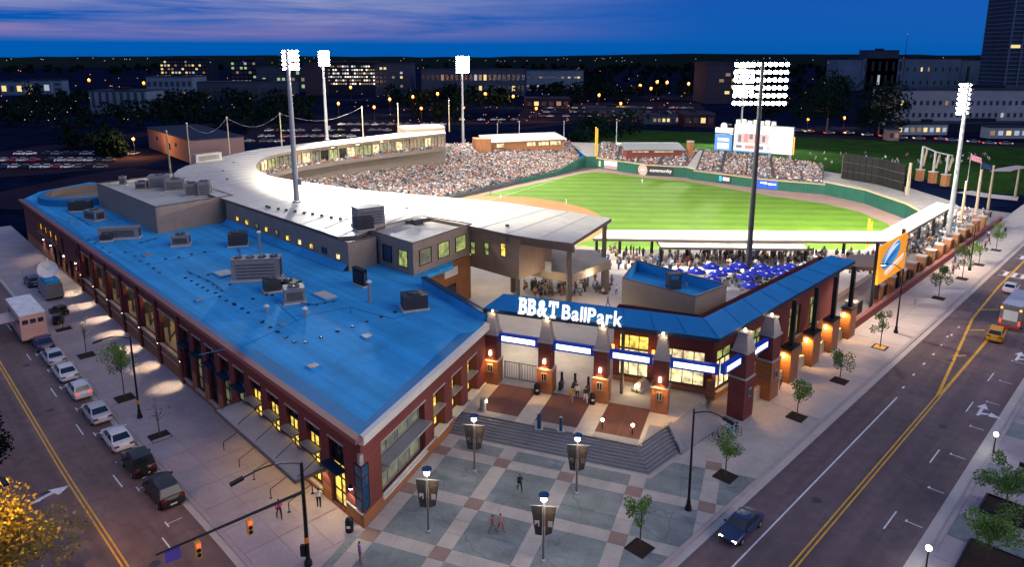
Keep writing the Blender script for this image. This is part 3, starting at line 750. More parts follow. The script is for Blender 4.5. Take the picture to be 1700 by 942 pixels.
# flat roof with its sloped blue edge
q = [FL(0, 0), FL(LEN, 0), far[1], far[2], Vector((-76, 152, 0)), Vector((-62, 142, 0)), Vector((-48, 124, 0)), Vector((-10, 106, 0)), Vector((-8.5, 97, 0)), Vector((-12.4, 91.6, 0)), FW(25.8, -.2)]
mb = MB(); mb.prism([(p.x, p.y) for p in q], 7.8, 8.36); obj('roof', mb, 'roof_blue', wing, world=True)
mb = MB(); E1, E2 = 1.55, .75
mb.strip([FL(0, .0, 8.47), FL(22, .0, 8.47)], [FL(E1, -E1, 8.40), FL(22, -E1, 8.40)]); mb.strip([FL(22, .0, 8.47), FL(LEN, 0, 8.47)], [FL(22, -E2, 8.40), FL(LEN, -E2, 8.40)])
c0 = FL(E1, -E1, 8.40); mb.strip([FW(0, .0, 8.47), FW(23.0, 0, 8.47)], [c0, FW(22.0, -E1, 8.40)])
obj('roof_edge', mb, 'roof_edge', wing, world=True)
mb = MB(); pa, pb = G(703, 467, 8.9), FW(26.2, -.2)
mb.bar((pa.x, pa.y, 8.9), (pb.x, pb.y, 8.9), .5, 1.1); mb.bar((pa.x, pa.y, 9.5), (pb.x, pb.y, 9.5), .8, .12, 1); obj('parapet', mb, ['roof_blue', 'canopy_edge'], wing, world=True)
# drums, seams and the round parapet at the far end
rc = G(152, 320, 9.4); rot = MB(); n = 40
for k in range(n):
    a0, a1 = 2 * math.pi * k / n, 2 * math.pi * (k + 1) / n
    for r0, z0, r1, z1, m in ((9.6, 8.2, 9.6, 9.7, 0), (9.6, 9.7, 8.3, 9.9, 0), (8.3, 9.9, 8.2, 8.4, 1)):
        rot.poly([(rc.x + r0 * math.cos(a0), rc.y + r0 * math.sin(a0), z0), (rc.x + r0 * math.cos(a1), rc.y + r0 * math.sin(a1), z0), (rc.x + r1 * math.cos(a1), rc.y + r1 * math.sin(a1), z1), (rc.x + r1 * math.cos(a0), rc.y + r1 * math.sin(a0), z1)], m)
rot.poly([(rc.x + 8.2 * math.cos(2 * math.pi * k / n), rc.y + 8.2 * math.sin(2 * math.pi * k / n), 8.42) for k in range(n)], 1)
obj('round_parapet', rot, ['roof_edge', 'tan_panel'], wing, world=True)
def seam(pts):
    mb = MB()
    for a, b in zip(pts[:-1], pts[1:]): mb.bar(Vector(a) + Vector((0, 0, .02)), Vector(b) + Vector((0, 0, .02)), .10, .03)
    obj('roof_seam', mb, 'roof_edge', wing, world=True)
RZ = 8.36
for pts in ([(492, 533), (513, 523), (582, 511), (653, 530)], [(400, 577), (493, 533)], [(455, 500), (493, 533)], [(205, 421), (240, 413), (262, 408)], [(244, 440), (300, 430), (360, 416)], [(653, 530), (690, 518)], [(60, 345), (110, 370), (150, 405)], [(330, 590), (402, 574)], [(582, 511), (582, 522)]):
    seam([G(u, v, RZ) for u, v in pts])

# conduits on blocks, drains and low curbs of the roof
for pts in ([(310, 452), (352, 470), (372, 486)], [(395, 412), (405, 445), (420, 455)], [(470, 500), (520, 508), (560, 500)], [(230, 405), (262, 396)], [(110, 352), (152, 376)]):
    q = [G(u, v, RZ) + Vector((0, 0, .16)) for u, v in pts]; mb = MB(); mb.path(q, .06, 5); obj('conduit', mb, 'roof_edge', wing, world=True)
    for a, b in zip(q[:-1], q[1:]):
        for s_ in (.15, .5, .85): mb = MB(); p = a.lerp(b, s_); mb.box((p.x, p.y, RZ), (.3, .3, .12), .4); obj('pipe_block', mb, 'hvac_dark', wing, world=True)
for u, v, w_, d_ in ((372, 455, 3.2, 2.4), (540, 492, 4.0, 2.0), (520, 610, 1.2, 1.2), (330, 500, 1.0, 1.0), (610, 560, 1.2, 1.2), (245, 425, 2.0, 1.4), (120, 368, 1.6, 1.2), (470, 540, .9, .9)):
    P = G(u, v, RZ); mb = MB(); mb.box((P.x, P.y, RZ), (w_, d_, .12), -.78); obj('roof_curb', mb, 'roof_blue', wing, world=True)
    mb = MB(); mb.box((P.x, P.y, RZ + .12), (w_ * .8, d_ * .8, .06), -.78); obj('hatch_lid', mb, 'hvac' if w_ < 2.5 else 'roof_white', wing, world=True)

# ---------------- awning over the left pavement
aw = thing('awning', 'long flat pale awning hung on the brick front above the bike racks', 'awning', FL(14, 1.5, 0))
mb = MB(); mb.prism([(p.x, p.y) for p in (FL(5.6, .1), FL(22.4, .1), FL(22.4, 3.0), FL(5.6, 3.0))], 2.98, 3.08); obj('deck', mb, 'concrete_pale', aw, world=True)
mb = MB()
for a, b in ((FL(5.5, 3.02, 3.03), FL(22.5, 3.02, 3.03)), (FL(5.55, .1, 3.03), FL(5.55, 3.0, 3.03)), (FL(22.45, .1, 3.03), FL(22.45, 3.0, 3.03))): mb.bar(a, b, .14, .26)
obj('edge_beam', mb, 'metal_taupe', aw, world=True)
mb = MB()
for t in (6, 10, 14, 18, 22): mb.tube(FL(t, 2.6, 3.1), FL(t + .1, .1, 4.3), .035)
obj('hanger_rods', mb, 'dark_steel', aw, world=True)
for k in range(4):
    mb = MB(); pts = [FL(22 - 4 * k - s * 4 / 8, .35, 3.12 + .42 * math.sin(math.pi * s / 8)) for s in range(9)]; mb.path(pts, .05, 5); obj('arched_rail', mb, 'dark_steel', aw, world=True)
for t in (8, 12, 16, 20):
    mb = MB(); mb.box(FL(t, 1.6, 2.88), (.9, .18, .09), FL.ang); obj('lamp_tube', mb, 'lamp_warm', aw, world=True)
    point('awning_lamp', FL(t, 1.6, 2.7), 45, (1, .72, .36), .25)

# ---------------- penthouse boxes and club level
def boxed(name, label, corners, z0, z1, wall='cladding_taupe', roof='roof_white', cap='metal_taupe', well=.55, zlow=None):
    cx = sum(p[0] for p in corners) / len(corners); cy = sum(p[1] for p in corners) / len(corners)
    o = thing(name, label, 'building', (cx, cy, z0))
    mb = MB(); n = len(corners)
    area = sum(corners[k][0] * corners[(k + 1) % n][1] - corners[(k + 1) % n][0] * corners[k][1] for k in range(n))
    if area < 0: corners = corners[::-1]
    inn = [(p[0] + (cx - p[0]) * .035, p[1] + (cy - p[1]) * .035) for p in corners]
    for k in range(n):
        a, b = corners[k], corners[(k + 1) % n]; c, d = inn[k], inn[(k + 1) % n]
        mb.poly([(a[0], a[1], z0), (b[0], b[1], z0), (b[0], b[1], z1), (a[0], a[1], z1)])
        mb.poly([(d[0], d[1], z1 - well), (c[0], c[1], z1 - well), (c[0], c[1], z1), (d[0], d[1], z1)], 1)
    obj('wall', mb, [wall, roof], o, world=True)
    cap_mb = MB()
    for k in range(n):
        a, b = corners[k], corners[(k + 1) % n]; c, d = inn[k], inn[(k + 1) % n]
        A = [(a[0], a[1]), (b[0], b[1]), (d[0], d[1]), (c[0], c[1])]
        cap_mb.prism(A, z1, z1 + .14)
    obj('coping', cap_mb, cap, o, world=True)
    mb = MB(); mb.poly([(p[0], p[1], z1 - well) for p in inn]); obj('roof', mb, roof, o, world=True)
    return o, corners
def face_frame(a, b):
    d = Vector((b[0] - a[0], b[1] - a[1])).normalized(); return Frame(a, d, (d.y, -d.x))
box1, c1 = boxed('penthouse', 'large taupe metal penthouse with rooftop machines on the blue roof', [(-83.1, 138.1), (-60.1, 115.4), (-50.9, 125.8), (-73.9, 148.5)], 8.3, 12.9)
box2, c2 = boxed('penthouse', 'taupe corner block with sunken roof and three lit windows', [(-21.5, 100.0), (-13.5, 92.2), (-6.1, 103.7), (-14.4, 109.0)], 8.3, 12.9)
f1 = face_frame((-21.5, 100.0), (-13.5, 92.2)); f2 = face_frame((-13.5, 92.2), (-6.1, 103.7))
for k, (a, pn) in enumerate(((.7, 'glass_dark'), (4.2, 'glass_blue'), (7.9, 'window_green'))): window(box2, f1, a, a + 2.1, 9.2, 11.6, .04, pn, 1, 1, bw=.07)
for a, pn in ((1.2, 'window_dim'), (5.3, 'window_green'), (9.4, 'window_green')): window(box2, f2, a, a + 2.6, 9.4, 11.7, .04, pn, 1, 1, bw=.08)
mb = MB(); mb.prism(P2(f2(.3, -.3), f2(13.6, -.3), f2(13.6, -9), f2(.3, -9)), .9, 8.0); obj('base_wall', mb, 'brick_base', box2, world=True)
mb = MB(); mb.box(f2(8.5, -.25, 5.9), (3.2, .3, 1.3), f2.ang); mb.box(f2(8.5, -.3, 1.2), (2.4, .34, 3.4), f2.ang, 1); obj('doorway', mb, ['cornice_cream', 'glass_dark'], box2, world=True)
mb = MB(); mb.box(G(692, 372, 12.4), (1.6, 1.2, .8), .8); obj('roof_hatch', mb, 'hvac_dark', box2, world=True)
club, cc = boxed('club_building', 'dark blue-grey club building with a row of small lit windows', [(-51, 122.2), (-22.8, 94.1), (-19.5, 97.4), (-47.7, 125.5)], 8.3, 12.45, wall='cladding_taupe')
f3 = face_frame((-51, 122.2), (-22.8, 94.1))
for u, v, pn in ((395, 363, 'window_yellow'), (410, 369, 'window_yellow'), (427, 375, 'window_dim'), (443, 381, 'window_yellow'), (460, 386, 'window_dim'), (478, 395, 'window_yellow'), (498, 402, 'window_warm'), (518, 409, 'window_yellow'), (539, 416, 'glass_blue'), (562, 426, 'window_warm')):
    t, z = f3.hit(u, v); window(club, f3, t - .62, t + .62, z - .42, z + .42, .04, pn, 1, 1, bw=.06)
mb = MB(); mb.strip([f3(-.2, .9, 8.42), f3(39.5, .9, 8.42)], [f3(-.2, .02, 9.3), f3(39.5, .02, 9.3)][::1]); obj('flashing', mb, 'roof_blue', club, world=True)
# brown block beside it, lifted over the concourse
block, cb = boxed('club_block', 'brown clad block over the concourse with three small lit windows', [(-6.4, 103.4), (1.0, 96.6), (6.0, 102.5), (-1.5, 109.5)], 6.3, 12.42, wall='cladding_brown')
f4 = face_frame((-6.4, 103.4), (1.0, 96.6))
for u, v, pn in ((786, 412, 'window_green'), (808.5, 413, 'window_green'), (836, 415, 'window_yellow')):
    t, z = f4.hit(u, v); window(block, f4, t - .5, t + .5, z - .95, z + .95, .04, pn, 1, 2, bw=.06)
mb = MB(); mb.poly([(p[0], p[1], 6.3) for p in cb][::-1]); obj('soffit', mb, 'tan_panel', block, world=True)
for u, v in ((852, 485),):
    P = G(u, v, 1.2); mb = MB(); mb.box(P, (.6, .6, 5.2), .8); obj('column', mb, 'metal_taupe', block, world=True)

# ---------------- sweeping canopy roof behind home plate
def resample(pts, n):
    L = [0]
    for a, b in zip(pts[:-1], pts[1:]): L.append(L[-1] + (b - a).length)
    out = []
    for k in range(n):
        s = L[-1] * k / (n - 1); i = 0
        while i < len(L) - 2 and L[i + 1] < s: i += 1
        q = (s - L[i]) / max(1e-6, L[i + 1] - L[i]); out.append(pts[i].lerp(pts[i + 1], q))
    return out
CZ = 13.0
inn_px = [(1015, 365), (930, 352), (850, 340), (775, 333), (700, 326), (600, 318), (510, 305), (465, 298), (440, 291), (427, 283), (425, 277), (430, 269), (445, 261), (470, 255), (500, 250), (550, 243), (600, 237), (670, 229.5), (740, 222)]
out_px = [(950, 403), (900, 397), (858, 391), (785, 375), (702, 359), (650, 370), (606, 383), (577, 398), (480, 365), (388, 335), (330, 316), (300, 303), (287, 293), (290, 284), (305, 276), (340, 266), (420, 248), (500, 238), (560, 232), (640, 222.5), (735, 211)]
NC = 46
INN = resample([G(u, v, CZ) for u, v in inn_px], NC); OUT = resample([G(u, v, CZ) for u, v in out_px], NC)
canopy = thing('grandstand_roof', 'sweeping white canopy roof curving round the grandstand behind home plate', 'roof', (-50, 150, 0))
mb = MB(); up = lambda L, dz: [p + Vector((0, 0, dz)) for p in L]
mb.strip(up(OUT, -.1), up(INN, .25)); obj('roof_panel', mb, 'roof_white', canopy, world=True)
mb = MB(); mb.strip(up(INN, -.35), up(OUT, -.6)); obj('soffit', mb, 'tan_panel', canopy, world=True)
mb = MB(); mb.strip(up(INN, .25), up(INN, -.35)); mb.strip(up(OUT, -.6), up(OUT, -.1))
mb.strip([OUT[0] + Vector((0, 0, -.1)), OUT[0] + Vector((0, 0, -.6))], [INN[0] + Vector((0, 0, .25)), INN[0] + Vector((0, 0, -.35))]); mb.strip([OUT[-1] + Vector((0, 0, -.6)), OUT[-1] + Vector((0, 0, -.1))], [INN[-1] + Vector((0, 0, -.35)), INN[-1] + Vector((0, 0, .25))])
obj('fascia', mb, 'metal_taupe', canopy, world=True)
for k in range(1, NC - 1): mb = MB(); mb.bar(OUT[k] + Vector((0, 0, -.08)), INN[k] + Vector((0, 0, .27)), .16, .06); obj('standing_seam', mb, 'cornice_cream', canopy, world=True)
mb = MB(); mb.bar(OUT[0] + Vector((.3, .3, -1.0)), OUT[2] + Vector((0, .6, -1.0)), .4, .9); obj('edge_beam', mb, 'metal_taupe', canopy, world=True)
for P, zt in ((OUT[0] + Vector((-.3, .9, 0)), 12.3), (G(1001, 480, 1.2), 12.5)):
    mb = MB(); mb.box((P.x, P.y, .9), (.55, .55, zt - .9), .3); obj('column', mb, 'metal_taupe', canopy, world=True)
for u, v in [(443, 344), (447, 345.5), (462, 348), (475, 350), (490, 352), (505, 355), (519, 356.5), (534, 359), (550, 362), (565, 364), (370, 285), (388, 271), (377, 299), (675, 348), (534, 332), (842, 376)]:
    mb = MB(); P = G(u, v, CZ - .02); mb.box(P, (.45, .45, .3), .4); obj('roof_vent', mb, 'hvac_dark', canopy, world=True)
# far-end stair tower above the roof line
e0, e1 = G(672, 214, 14.2), G(739, 211, 14.2)
tower_top = thing('stair_tower', 'flat white roof block standing at the far end of the canopy', 'building', (e0.x, e0.y, 0))
dd = Vector((e1.x - e0.x, e1.y - e0.y)).normalized(); nn = Vector((-dd.y, dd.x))
q = [(e0.x, e0.y), (e1.x, e1.y), (e1.x + nn.x * 9, e1.y + nn.y * 9), (e0.x + nn.x * 9, e0.y + nn.y * 9)]
mb = MB(); mb.prism(q, GZ, 14.0); obj('wall', mb, 'tan_panel', tower_top, world=True)
mb = MB(); mb.prism([(p[0] * 1.0, p[1]) for p in q], 14.0, 14.5); obj('roof', mb, 'roof_white', tower_top, world=True)

# suites under the far arm of the canopy: glass front, balcony slab, people behind the rail
suites = thing('suite_level', 'lit glass suites under the far arm of the canopy, above the crowd', 'building', (-60, 190, 0))
K0 = 17
back = [INN[k].lerp(OUT[k], .42) for k in range(K0, NC)]; front = [INN[k].lerp(OUT[k], -.03) for k in range(K0, NC)]
seg = resample([Vector((p.x, p.y, 0)) for p in back], 41); segf = resample([Vector((p.x, p.y, 0)) for p in front], 41)
rs = random.Random(5)
for k in range(40):
    a, b = seg[k], seg[k + 1]; f = face_frame((b.x, b.y), (a.x, a.y)); Ls = (b - a).length
    if f.n.dot(Vector((20, 185)) - f.o) < 0: f = face_frame((a.x, a.y), (b.x, b.y))
    pn = rs.choice(['window_green', 'window_warm', 'window_dim', 'window_dim', 'glass_dark', 'window_green', 'tan_panel'])
    window(suites, f, .2, Ls - .2, 8.4, 11.3, 0, pn, 2, 1, bw=.1)
    mb = MB(); mb.box(f(0, .1, 7.6), (.4, .4, 4.9), f.ang); obj('column', mb, 'tan_panel', suites, world=True)
    if k % 3 == 1:
        q = seg[k].lerp(segf[k], .35); mb = MB(); mb.box((q.x, q.y, 12.15), (1.0, .5, .14), f.ang); obj('ceiling_lamp', mb, 'lamp_warm', suites, world=True)
    if k % 5 == 2:
        q = seg[k].lerp(segf[k], .4); point('suite_lamp', (q.x, q.y, 11.7), 420, (1, .78, .42), .4)
up2 = lambda L, z: [Vector((p.x, p.y, z)) for p in L]
mb = MB(); mb.strip(up2(seg, 8.0), up2(segf, 8.0)); mb.strip(up2(segf, 7.55), up2(seg, 7.55)); obj('balcony_slab', mb, 'stand_concrete', suites, world=True)
mb = MB(); mb.strip(up2(segf, 8.75), up2(segf, 7.6)); obj('balcony_front', mb, 'metal_taupe', suites, world=True)
mb = MB(); mb.strip(up2(seg, 12.5), up2(seg, 11.3)); mb.strip(up2(seg, 8.4), up2(seg, 1.5)); obj('upper_wall', mb, 'metal_taupe', suites, world=True)
# ------------------------------------------------------------------ gate, corner building and the right-hand side
mat('sign_orange', (.85, .33, .02), .6, .05, 1, emit=(1.0, .36, .02), es=.55)
mat('sign_cyan', (.02, .30, .62), .6, .05, 1, emit=(.02, .32, .70), es=.45)
mat('sign_white', (.85, .85, .85), .6, .04, 1, emit=(1, 1, 1), es=.55)
mat('sign_blue', (.02, .08, .42), .6, .05, 1, emit=(.01, .06, .5), es=.35)
mat('plaster', (.50, .42, .25), .8, .1, .6)
mat('timber', (.32, .25, .17), .8, .15, 2)
mat('brass', (.5, .3, .1), .4, .1, 1)

# concourse floor
mb = MB(); mb.prism([(-9.5, 98), (1.5, 83.2), (21, 75.5), (24, 78), (54, 108), (72, 126.5), (72, 131.2), (15, 131.2), (-18, 133.5), (-22, 112)], -2, 1.05)
concourse = struct('concourse', mb, 'concrete_pale', 'pale concrete concourse between the gate and the field')
for u, v in ((905, 505), (985, 495), (820, 490), (1045, 560), (900, 580)):
    pass

def gate_pier(fr, t, label, group, z0, zb, zr, zt, w=1.55, base='brick_base', sconce=True, front=(0, 1)):
    p = fr(t, 0, z0); o = thing('gate_pier', label, 'pier', p, fr.ang, group)
    h = zb - z0
    mb = MB(); mb.box((0, 0, 0), (w + .25, w, h)); obj('base', mb, base, o)
    mb = MB(); mb.box((0, 0, h), (w + .4, w + .15, .14)); obj('base_cap', mb, 'stone_pale', o)
    mb = MB(); mb.box((0, 0, h + .14), (w - .05, w - .2, zr - zb - .14)); obj('shaft', mb, 'brick_red', o)
    mb = MB(); mb.box((0, 0, zr - z0), (w + .2, w + .05, .18)); obj('shaft_cap', mb, 'stone_pale', o)
    mb = MB(); mb.box((0, 0, zr - z0 + .18), (w - .15, w - .25, .5), top=.93); mb.box((0, 0, zr - z0 + .68), (w - .3, w - .4, zt - zr - .95), top=.68); obj('obelisk', mb, 'stone_pale', o)
    mb = MB(); mb.box((0, 0, zt - z0 - .27), ((w - .3) * .8, (w - .4) * .8, .2)); obj('obelisk_cap', mb, 'stone_pale', o)
    s = -1
    mb = MB(); mb.box((0, s * (w / 2 + .06), h * .55), (.62, .12, .95)); q = obj('plaque', mb, 'stone_pale', o)
    mb = MB(); mb.box((-.14, s * (w / 2 + .13), h * .55 + .1), (.2, .04, .75)); mb.box((.14, s * (w / 2 + .13), h * .55 + .1), (.2, .04, .75)); obj('plaque_inlay', mb, 'glass_dark', q)
    if sconce:
        mb = MB(); mb.box((0, s * (w / 2 + .02), h + .8), (.24, .18, .5), top=.7); obj('sconce', mb, 'lamp_warm', o)
    mb = MB(); mb.lathe([(.1, 0), (.13, .2), (.06, .3)], (0, 0, zt - z0 - .07), 6); obj('finial_lamp', mb, 'lamp_warm', o)
    return o
PT = (.45, 6.87, 13.15, 19.5)
for k, t in enumerate(PT):
    gate_pier(FE, t, 'brick gate pier with stone obelisk, %s from the brick wing' % ORD[k], 'gate piers', UP, 4.0, 7.15, 9.75)
    spot('pier_lamp', FE(t, 1.25, 4.9), FE(t, .75, 1.2), 620, 105, .6, (1.0, .48, .12), .08)
    point('pier_top_lamp', FE(t + .2, .7, 9.75), 26, (1.0, .72, .4), .12)
for k, (t, lab) in enumerate(((.9, 'dark brick corner pier with stone obelisk beside the bicycles'), (7.1, 'brick pier with stone obelisk, second along the right road'))):
    gate_pier(FR, t, lab, 'gate piers', 0, 4.6, 7.5, 9.7, 1.9, 'brick_red' if k == 0 else 'brick_base', k == 9)
    point('pier_top_lamp', FR(t + .2, .8, 9.9), 34, (1.0, .72, .4), .12)
    spot('pier_lamp', FR(t + 1.7, .3, 5.2), FR(t + 1.2, -.3, .4), 700, 115, .6, (1.0, .5, .14), .1)
for k, t in enumerate((12.9, 19.3, 25.4, 31.6)):
    o = thing('road_pier', 'orange lit brick pier carrying a black column, %s from the corner' % ORD[k + 2], 'pier', FR(t, 0, 0), FR.ang, 'piers along the right road')
    mb = MB(); mb.box((0, 0, 0), (2.3, 1.3, 4.2)); obj('base', mb, 'brick_base', o)
    mb = MB(); mb.box((0, 0, 4.2), (2.45, 1.45, .18)); obj('cap', mb, 'dark_steel', o)
    mb = MB(); mb.box((0, -.1, 4.38), (.5, .5, 5.7)); obj('column', mb, 'dark_steel', o)
    spot('pier_lamp', FR(t - 2.0, -.2, 3.6), FR(t - .6, -.1, 2.2), 650, 130, .7, (1.0, .5, .13), .1)
    mb = MB(); mb.box((-1.25, .2, 3.2), (.16, .2, .4)); obj('sconce', mb, 'lamp_warm', o)
for k, (a, b) in enumerate(((2.0, 6.0), (8.2, 11.7), (14.1, 18.1), (20.5, 24.2), (26.6, 30.4))):
    o = tag(obj('garden_wall', MB().prism(P2(FR(a, -.5), FR(b, -.5), FR(b, -.15), FR(a, -.15)), -.2, 1.5), 'plaster'), 'low pale wall between road piers, %s from the corner' % ORD[k], 'wall', 'low walls between the road piers')

# LED sign beams between the piers
def led(fr, a, b, label, z0=6.35, z1=7.35, o=.15, face=1):
    t = thing('led_sign', label, 'sign', fr((a + b) / 2, o, z0), 0, 'LED signs of the gate')
    mb = MB(); mb.bar(fr(a, o, (z0 + z1) / 2), fr(b, o, (z0 + z1) / 2), .55, z1 - z0); obj('housing', mb, 'led_frame', t, world=True)
    mb = MB(); q = o + .29 * face
    p = [fr(a + .35, q, z0 + .2), fr(b - .35, q, z0 + .2), fr(b - .35, q, z1 - .2), fr(a + .35, q, z1 - .2)]
    mb.poly(p); obj('panel', mb, 'led_panel', t, world=True)
led(FE, 1.35, 6.0, 'white LED sign in blue frame, nearest the brick wing'); led(FE, 7.75, 12.3, 'white LED sign in blue frame, second from the brick wing')
led(FE, 14.05, 18.6, 'white LED sign in blue frame, third from the brick wing'); led(FE, 20.4, 25.2, 'white LED sign in blue frame ending at the gate corner')
led(FR, -3.75, -.2, 'short LED sign turning the corner toward the road'); led(FR, 2.0, 6.0, 'short LED sign between the two obelisk piers on the road')
for a, b in ((1.4, 6.0), (7.8, 12.2), (14.1, 18.5), (20.5, 25)):
    pass

# corner building under the blue canopy
corner = thing('corner_building', 'dark red brick gate building under the blue canopy', 'building', (21, 76, 0))
K = Vector((21.8, 71.5)); FKf = Frame((FE(13.2, -5.4).x, FE(13.2, -5.4).y), FE.d, FE.n)
FKr = sub(FR, 0, -3.5); tK = FKr.inv((FKf(11.0, 0).x, FKf(11.0, 0).y))
cornerP = FKf(11.0, 0)
FKr = Frame((cornerP.x, cornerP.y), FR.d, FR.n); LR = 34.0
wf = [(.6, 4.0, 1.9, 6.9), (5.4, 10.2, 1.9, 6.0)]
rwins = []
for u0, v0, u1, v1 in ((1285, 545, 1302, 590), (1316, 525, 1338, 560), (1347, 505, 1366, 545)):
    ta, za = FKr.hit(u0, v0); tb, zb = FKr.hit(u1, v1); rwins.append((min(ta, tb), max(ta, tb) , 1.5, 5.6))
rwins = [(1.0, 4.6, 1.3, 6.0), (9.0, 12.2, 1.8, 6.0), (13.6, 16.8, 1.8, 6.0), (19.6, 23.0, 1.8, 6.0), (26.0, 29.0, 1.8, 6.0)]
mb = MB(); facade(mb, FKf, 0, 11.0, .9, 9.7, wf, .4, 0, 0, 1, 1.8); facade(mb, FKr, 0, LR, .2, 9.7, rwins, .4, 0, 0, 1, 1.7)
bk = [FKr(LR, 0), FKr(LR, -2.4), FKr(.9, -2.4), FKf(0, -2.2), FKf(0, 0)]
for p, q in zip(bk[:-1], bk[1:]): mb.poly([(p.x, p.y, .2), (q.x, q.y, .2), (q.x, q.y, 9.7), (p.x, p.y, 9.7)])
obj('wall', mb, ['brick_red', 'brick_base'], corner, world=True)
window(corner, FKf, .6, 4.0, 1.9, 5.2, -.35, 'window_warm', 3, 2); window(corner, FKf, .6, 4.0, 5.2, 6.9, -.35, 'window_yellow', 3, 1)
window(corner, FKf, 5.4, 10.2, 1.9, 6.0, -.35, 'window_warm', 4, 2)
for a, b, c, d in rwins:
    window(corner, FKr, a, b, c, 4.7, -.35, 'window_green' if a > 5 else 'window_warm', 3, 1); window(corner, FKr, a, b, 4.7, d, -.35, 'window_green', 2, 1)
    mb = MB(); mb.box(FKr((a + b) / 2, .1, c - .15), (b - a + .2, .4, .15), FR.ang); obj('sill', mb, 'stone_pale', corner, world=True)
for t in (0.0, 4.6):
    mb = MB(); mb.box(FKf(t, .25, 5.0), (.3, .3, .6), FE.ang); obj('wall_lantern', mb, 'lamp_amber', corner, world=True)
    point('lantern_light', FKf(t, .8, 5.3), 60, (1, .45, .12), .2)
mb = MB(); mb.box(FKf(11.0, .1, .9), (.9, .9, 2.2), FE.ang); obj('corner_post', mb, 'brick_base', corner, world=True)
spot('corner_lamp', FKr(.8, .9, 4.2), FKr(.2, .2, 1), 120, 120, .6, (1, .55, .2), .1)

mb = MB(); mb.prism(P2(FR(-4.2, -6.5), FR(34, -6.5), FR(34, -.05), FR(-4.2, -.05)), -.4, .02); struct('arcade_floor', mb, 'concrete_pale')
# blue canopy roof over the gate
roof = thing('gate_canopy', 'blue folded metal canopy over the gate and corner building', 'canopy', (20, 74, 0))
ZF, ZBK = 10.0, 10.85
fr_ = [G(802, 512, ZF), G(1195, 563, ZF), G(1420, 433, ZF)]; bk_ = [G(836, 488, ZBK), G(1168, 528, ZBK), G(1379, 424, ZBK)]
nf = 8
def dens(L):
    out = []
    for a, b in zip(L[:-1], L[1:]): out += [a.lerp(b, k / nf) for k in range(nf)]
    return out + [L[-1]]
FRN, BCK = dens(fr_), dens(bk_)
mb = MB(); mb.strip(FRN, BCK); obj('roof_sheet', mb, 'canopy_blue', roof, world=True)
dn = lambda L, z: [p + Vector((0, 0, -z)) for p in L]
mb = MB(); mb.strip(dn(BCK, .6), dn(FRN, .45)); mb.strip(dn(FRN, .45), dn(FRN, .0)); mb.strip(BCK, dn(BCK, .6)); mb.poly([FRN[0], BCK[0], BCK[0] - Vector((0, 0, .6)), FRN[0] - Vector((0, 0, .45))]); mb.poly([BCK[-1], FRN[-1], FRN[-1] - Vector((0, 0, .45)), BCK[-1] - Vector((0, 0, .6))])
obj('underside', mb, 'canopy_edge', roof, world=True)
for k in range(1, 2 * nf):
    mb = MB(); mb.bar(FRN[k] + Vector((0, 0, .03)), BCK[k] + Vector((0, 0, .03)), .07, .05); obj('seam', mb, 'canopy_blue', roof, world=True)
for k in (2, 5):
    P = BCK[k].lerp(FRN[k], .3); mb = MB(); mb.tube((P.x, P.y, 1.0), (P.x, P.y, 10.2), .2, .2, 8); obj('column', mb, 'metal_taupe', roof, world=True)

# white standing letters of the sign
def letters(text, font_scale, a, b, up_dir, name, serif):
    cu = bpy.data.curves.new(name, 'FONT'); cu.body = text; cu.size = 1.0; cu.extrude = .06; cu.offset = .02 if not serif else .028
    o = bpy.data.objects.new(name, cu); COL.objects.link(o)
    dg = bpy.context.evaluated_depsgraph_get(); me = bpy.data.meshes.new_from_object(o.evaluated_get(dg)); bpy.data.objects.remove(o)
    xs = [v.co.x for v in me.vertices]; ys = [v.co.y for v in me.vertices]
    return me, min(xs), max(xs), min(ys), max(ys)
sign = thing('name_sign', 'white lit standing letters on the blue canopy over the gate', 'sign', FRN[1])
dF = (fr_[1] - fr_[0]).normalized(); upv = ((bk_[0] - fr_[0]) - dF * (bk_[0] - fr_[0]).dot(dF)).normalized()
upv = (upv * .25 + Vector((0, 0, 1)) * .97).normalized(); nv = dF.cross(upv).normalized()
FF = Frame((fr_[0].x, fr_[0].y), (dF.x, dF.y), (-nv.x if nv.y > 0 else nv.x, -abs(nv.y)))
def slab_serifs(me, ch, x0, x1, y0, y1):
    """square feet and heads for the serif letters"""
    bm = bmesh.new(); bm.from_mesh(me)
    def slab(a, b, c, d):
        r = bmesh.ops.create_cube(bm, size=1.0)
        for v in r['verts']: v.co = Vector(((a + b) / 2 + v.co.x * (b - a), (c + d) / 2 + v.co.y * (d - c), v.co.z * .12))
    if ch == 'B':
        slab(x0 - .06, x0 + .3, y0, y0 + .10); slab(x0 - .06, x0 + .3, y1 - .10, y1)
    if ch == 'T':
        m = (x0 + x1) / 2; slab(m - .2, m + .2, y0, y0 + .1); slab(x0, x0 + .1, y1 - .26, y1); slab(x1 - .1, x1, y1 - .26, y1)
    bm.to_mesh(me); bm.free(); return me
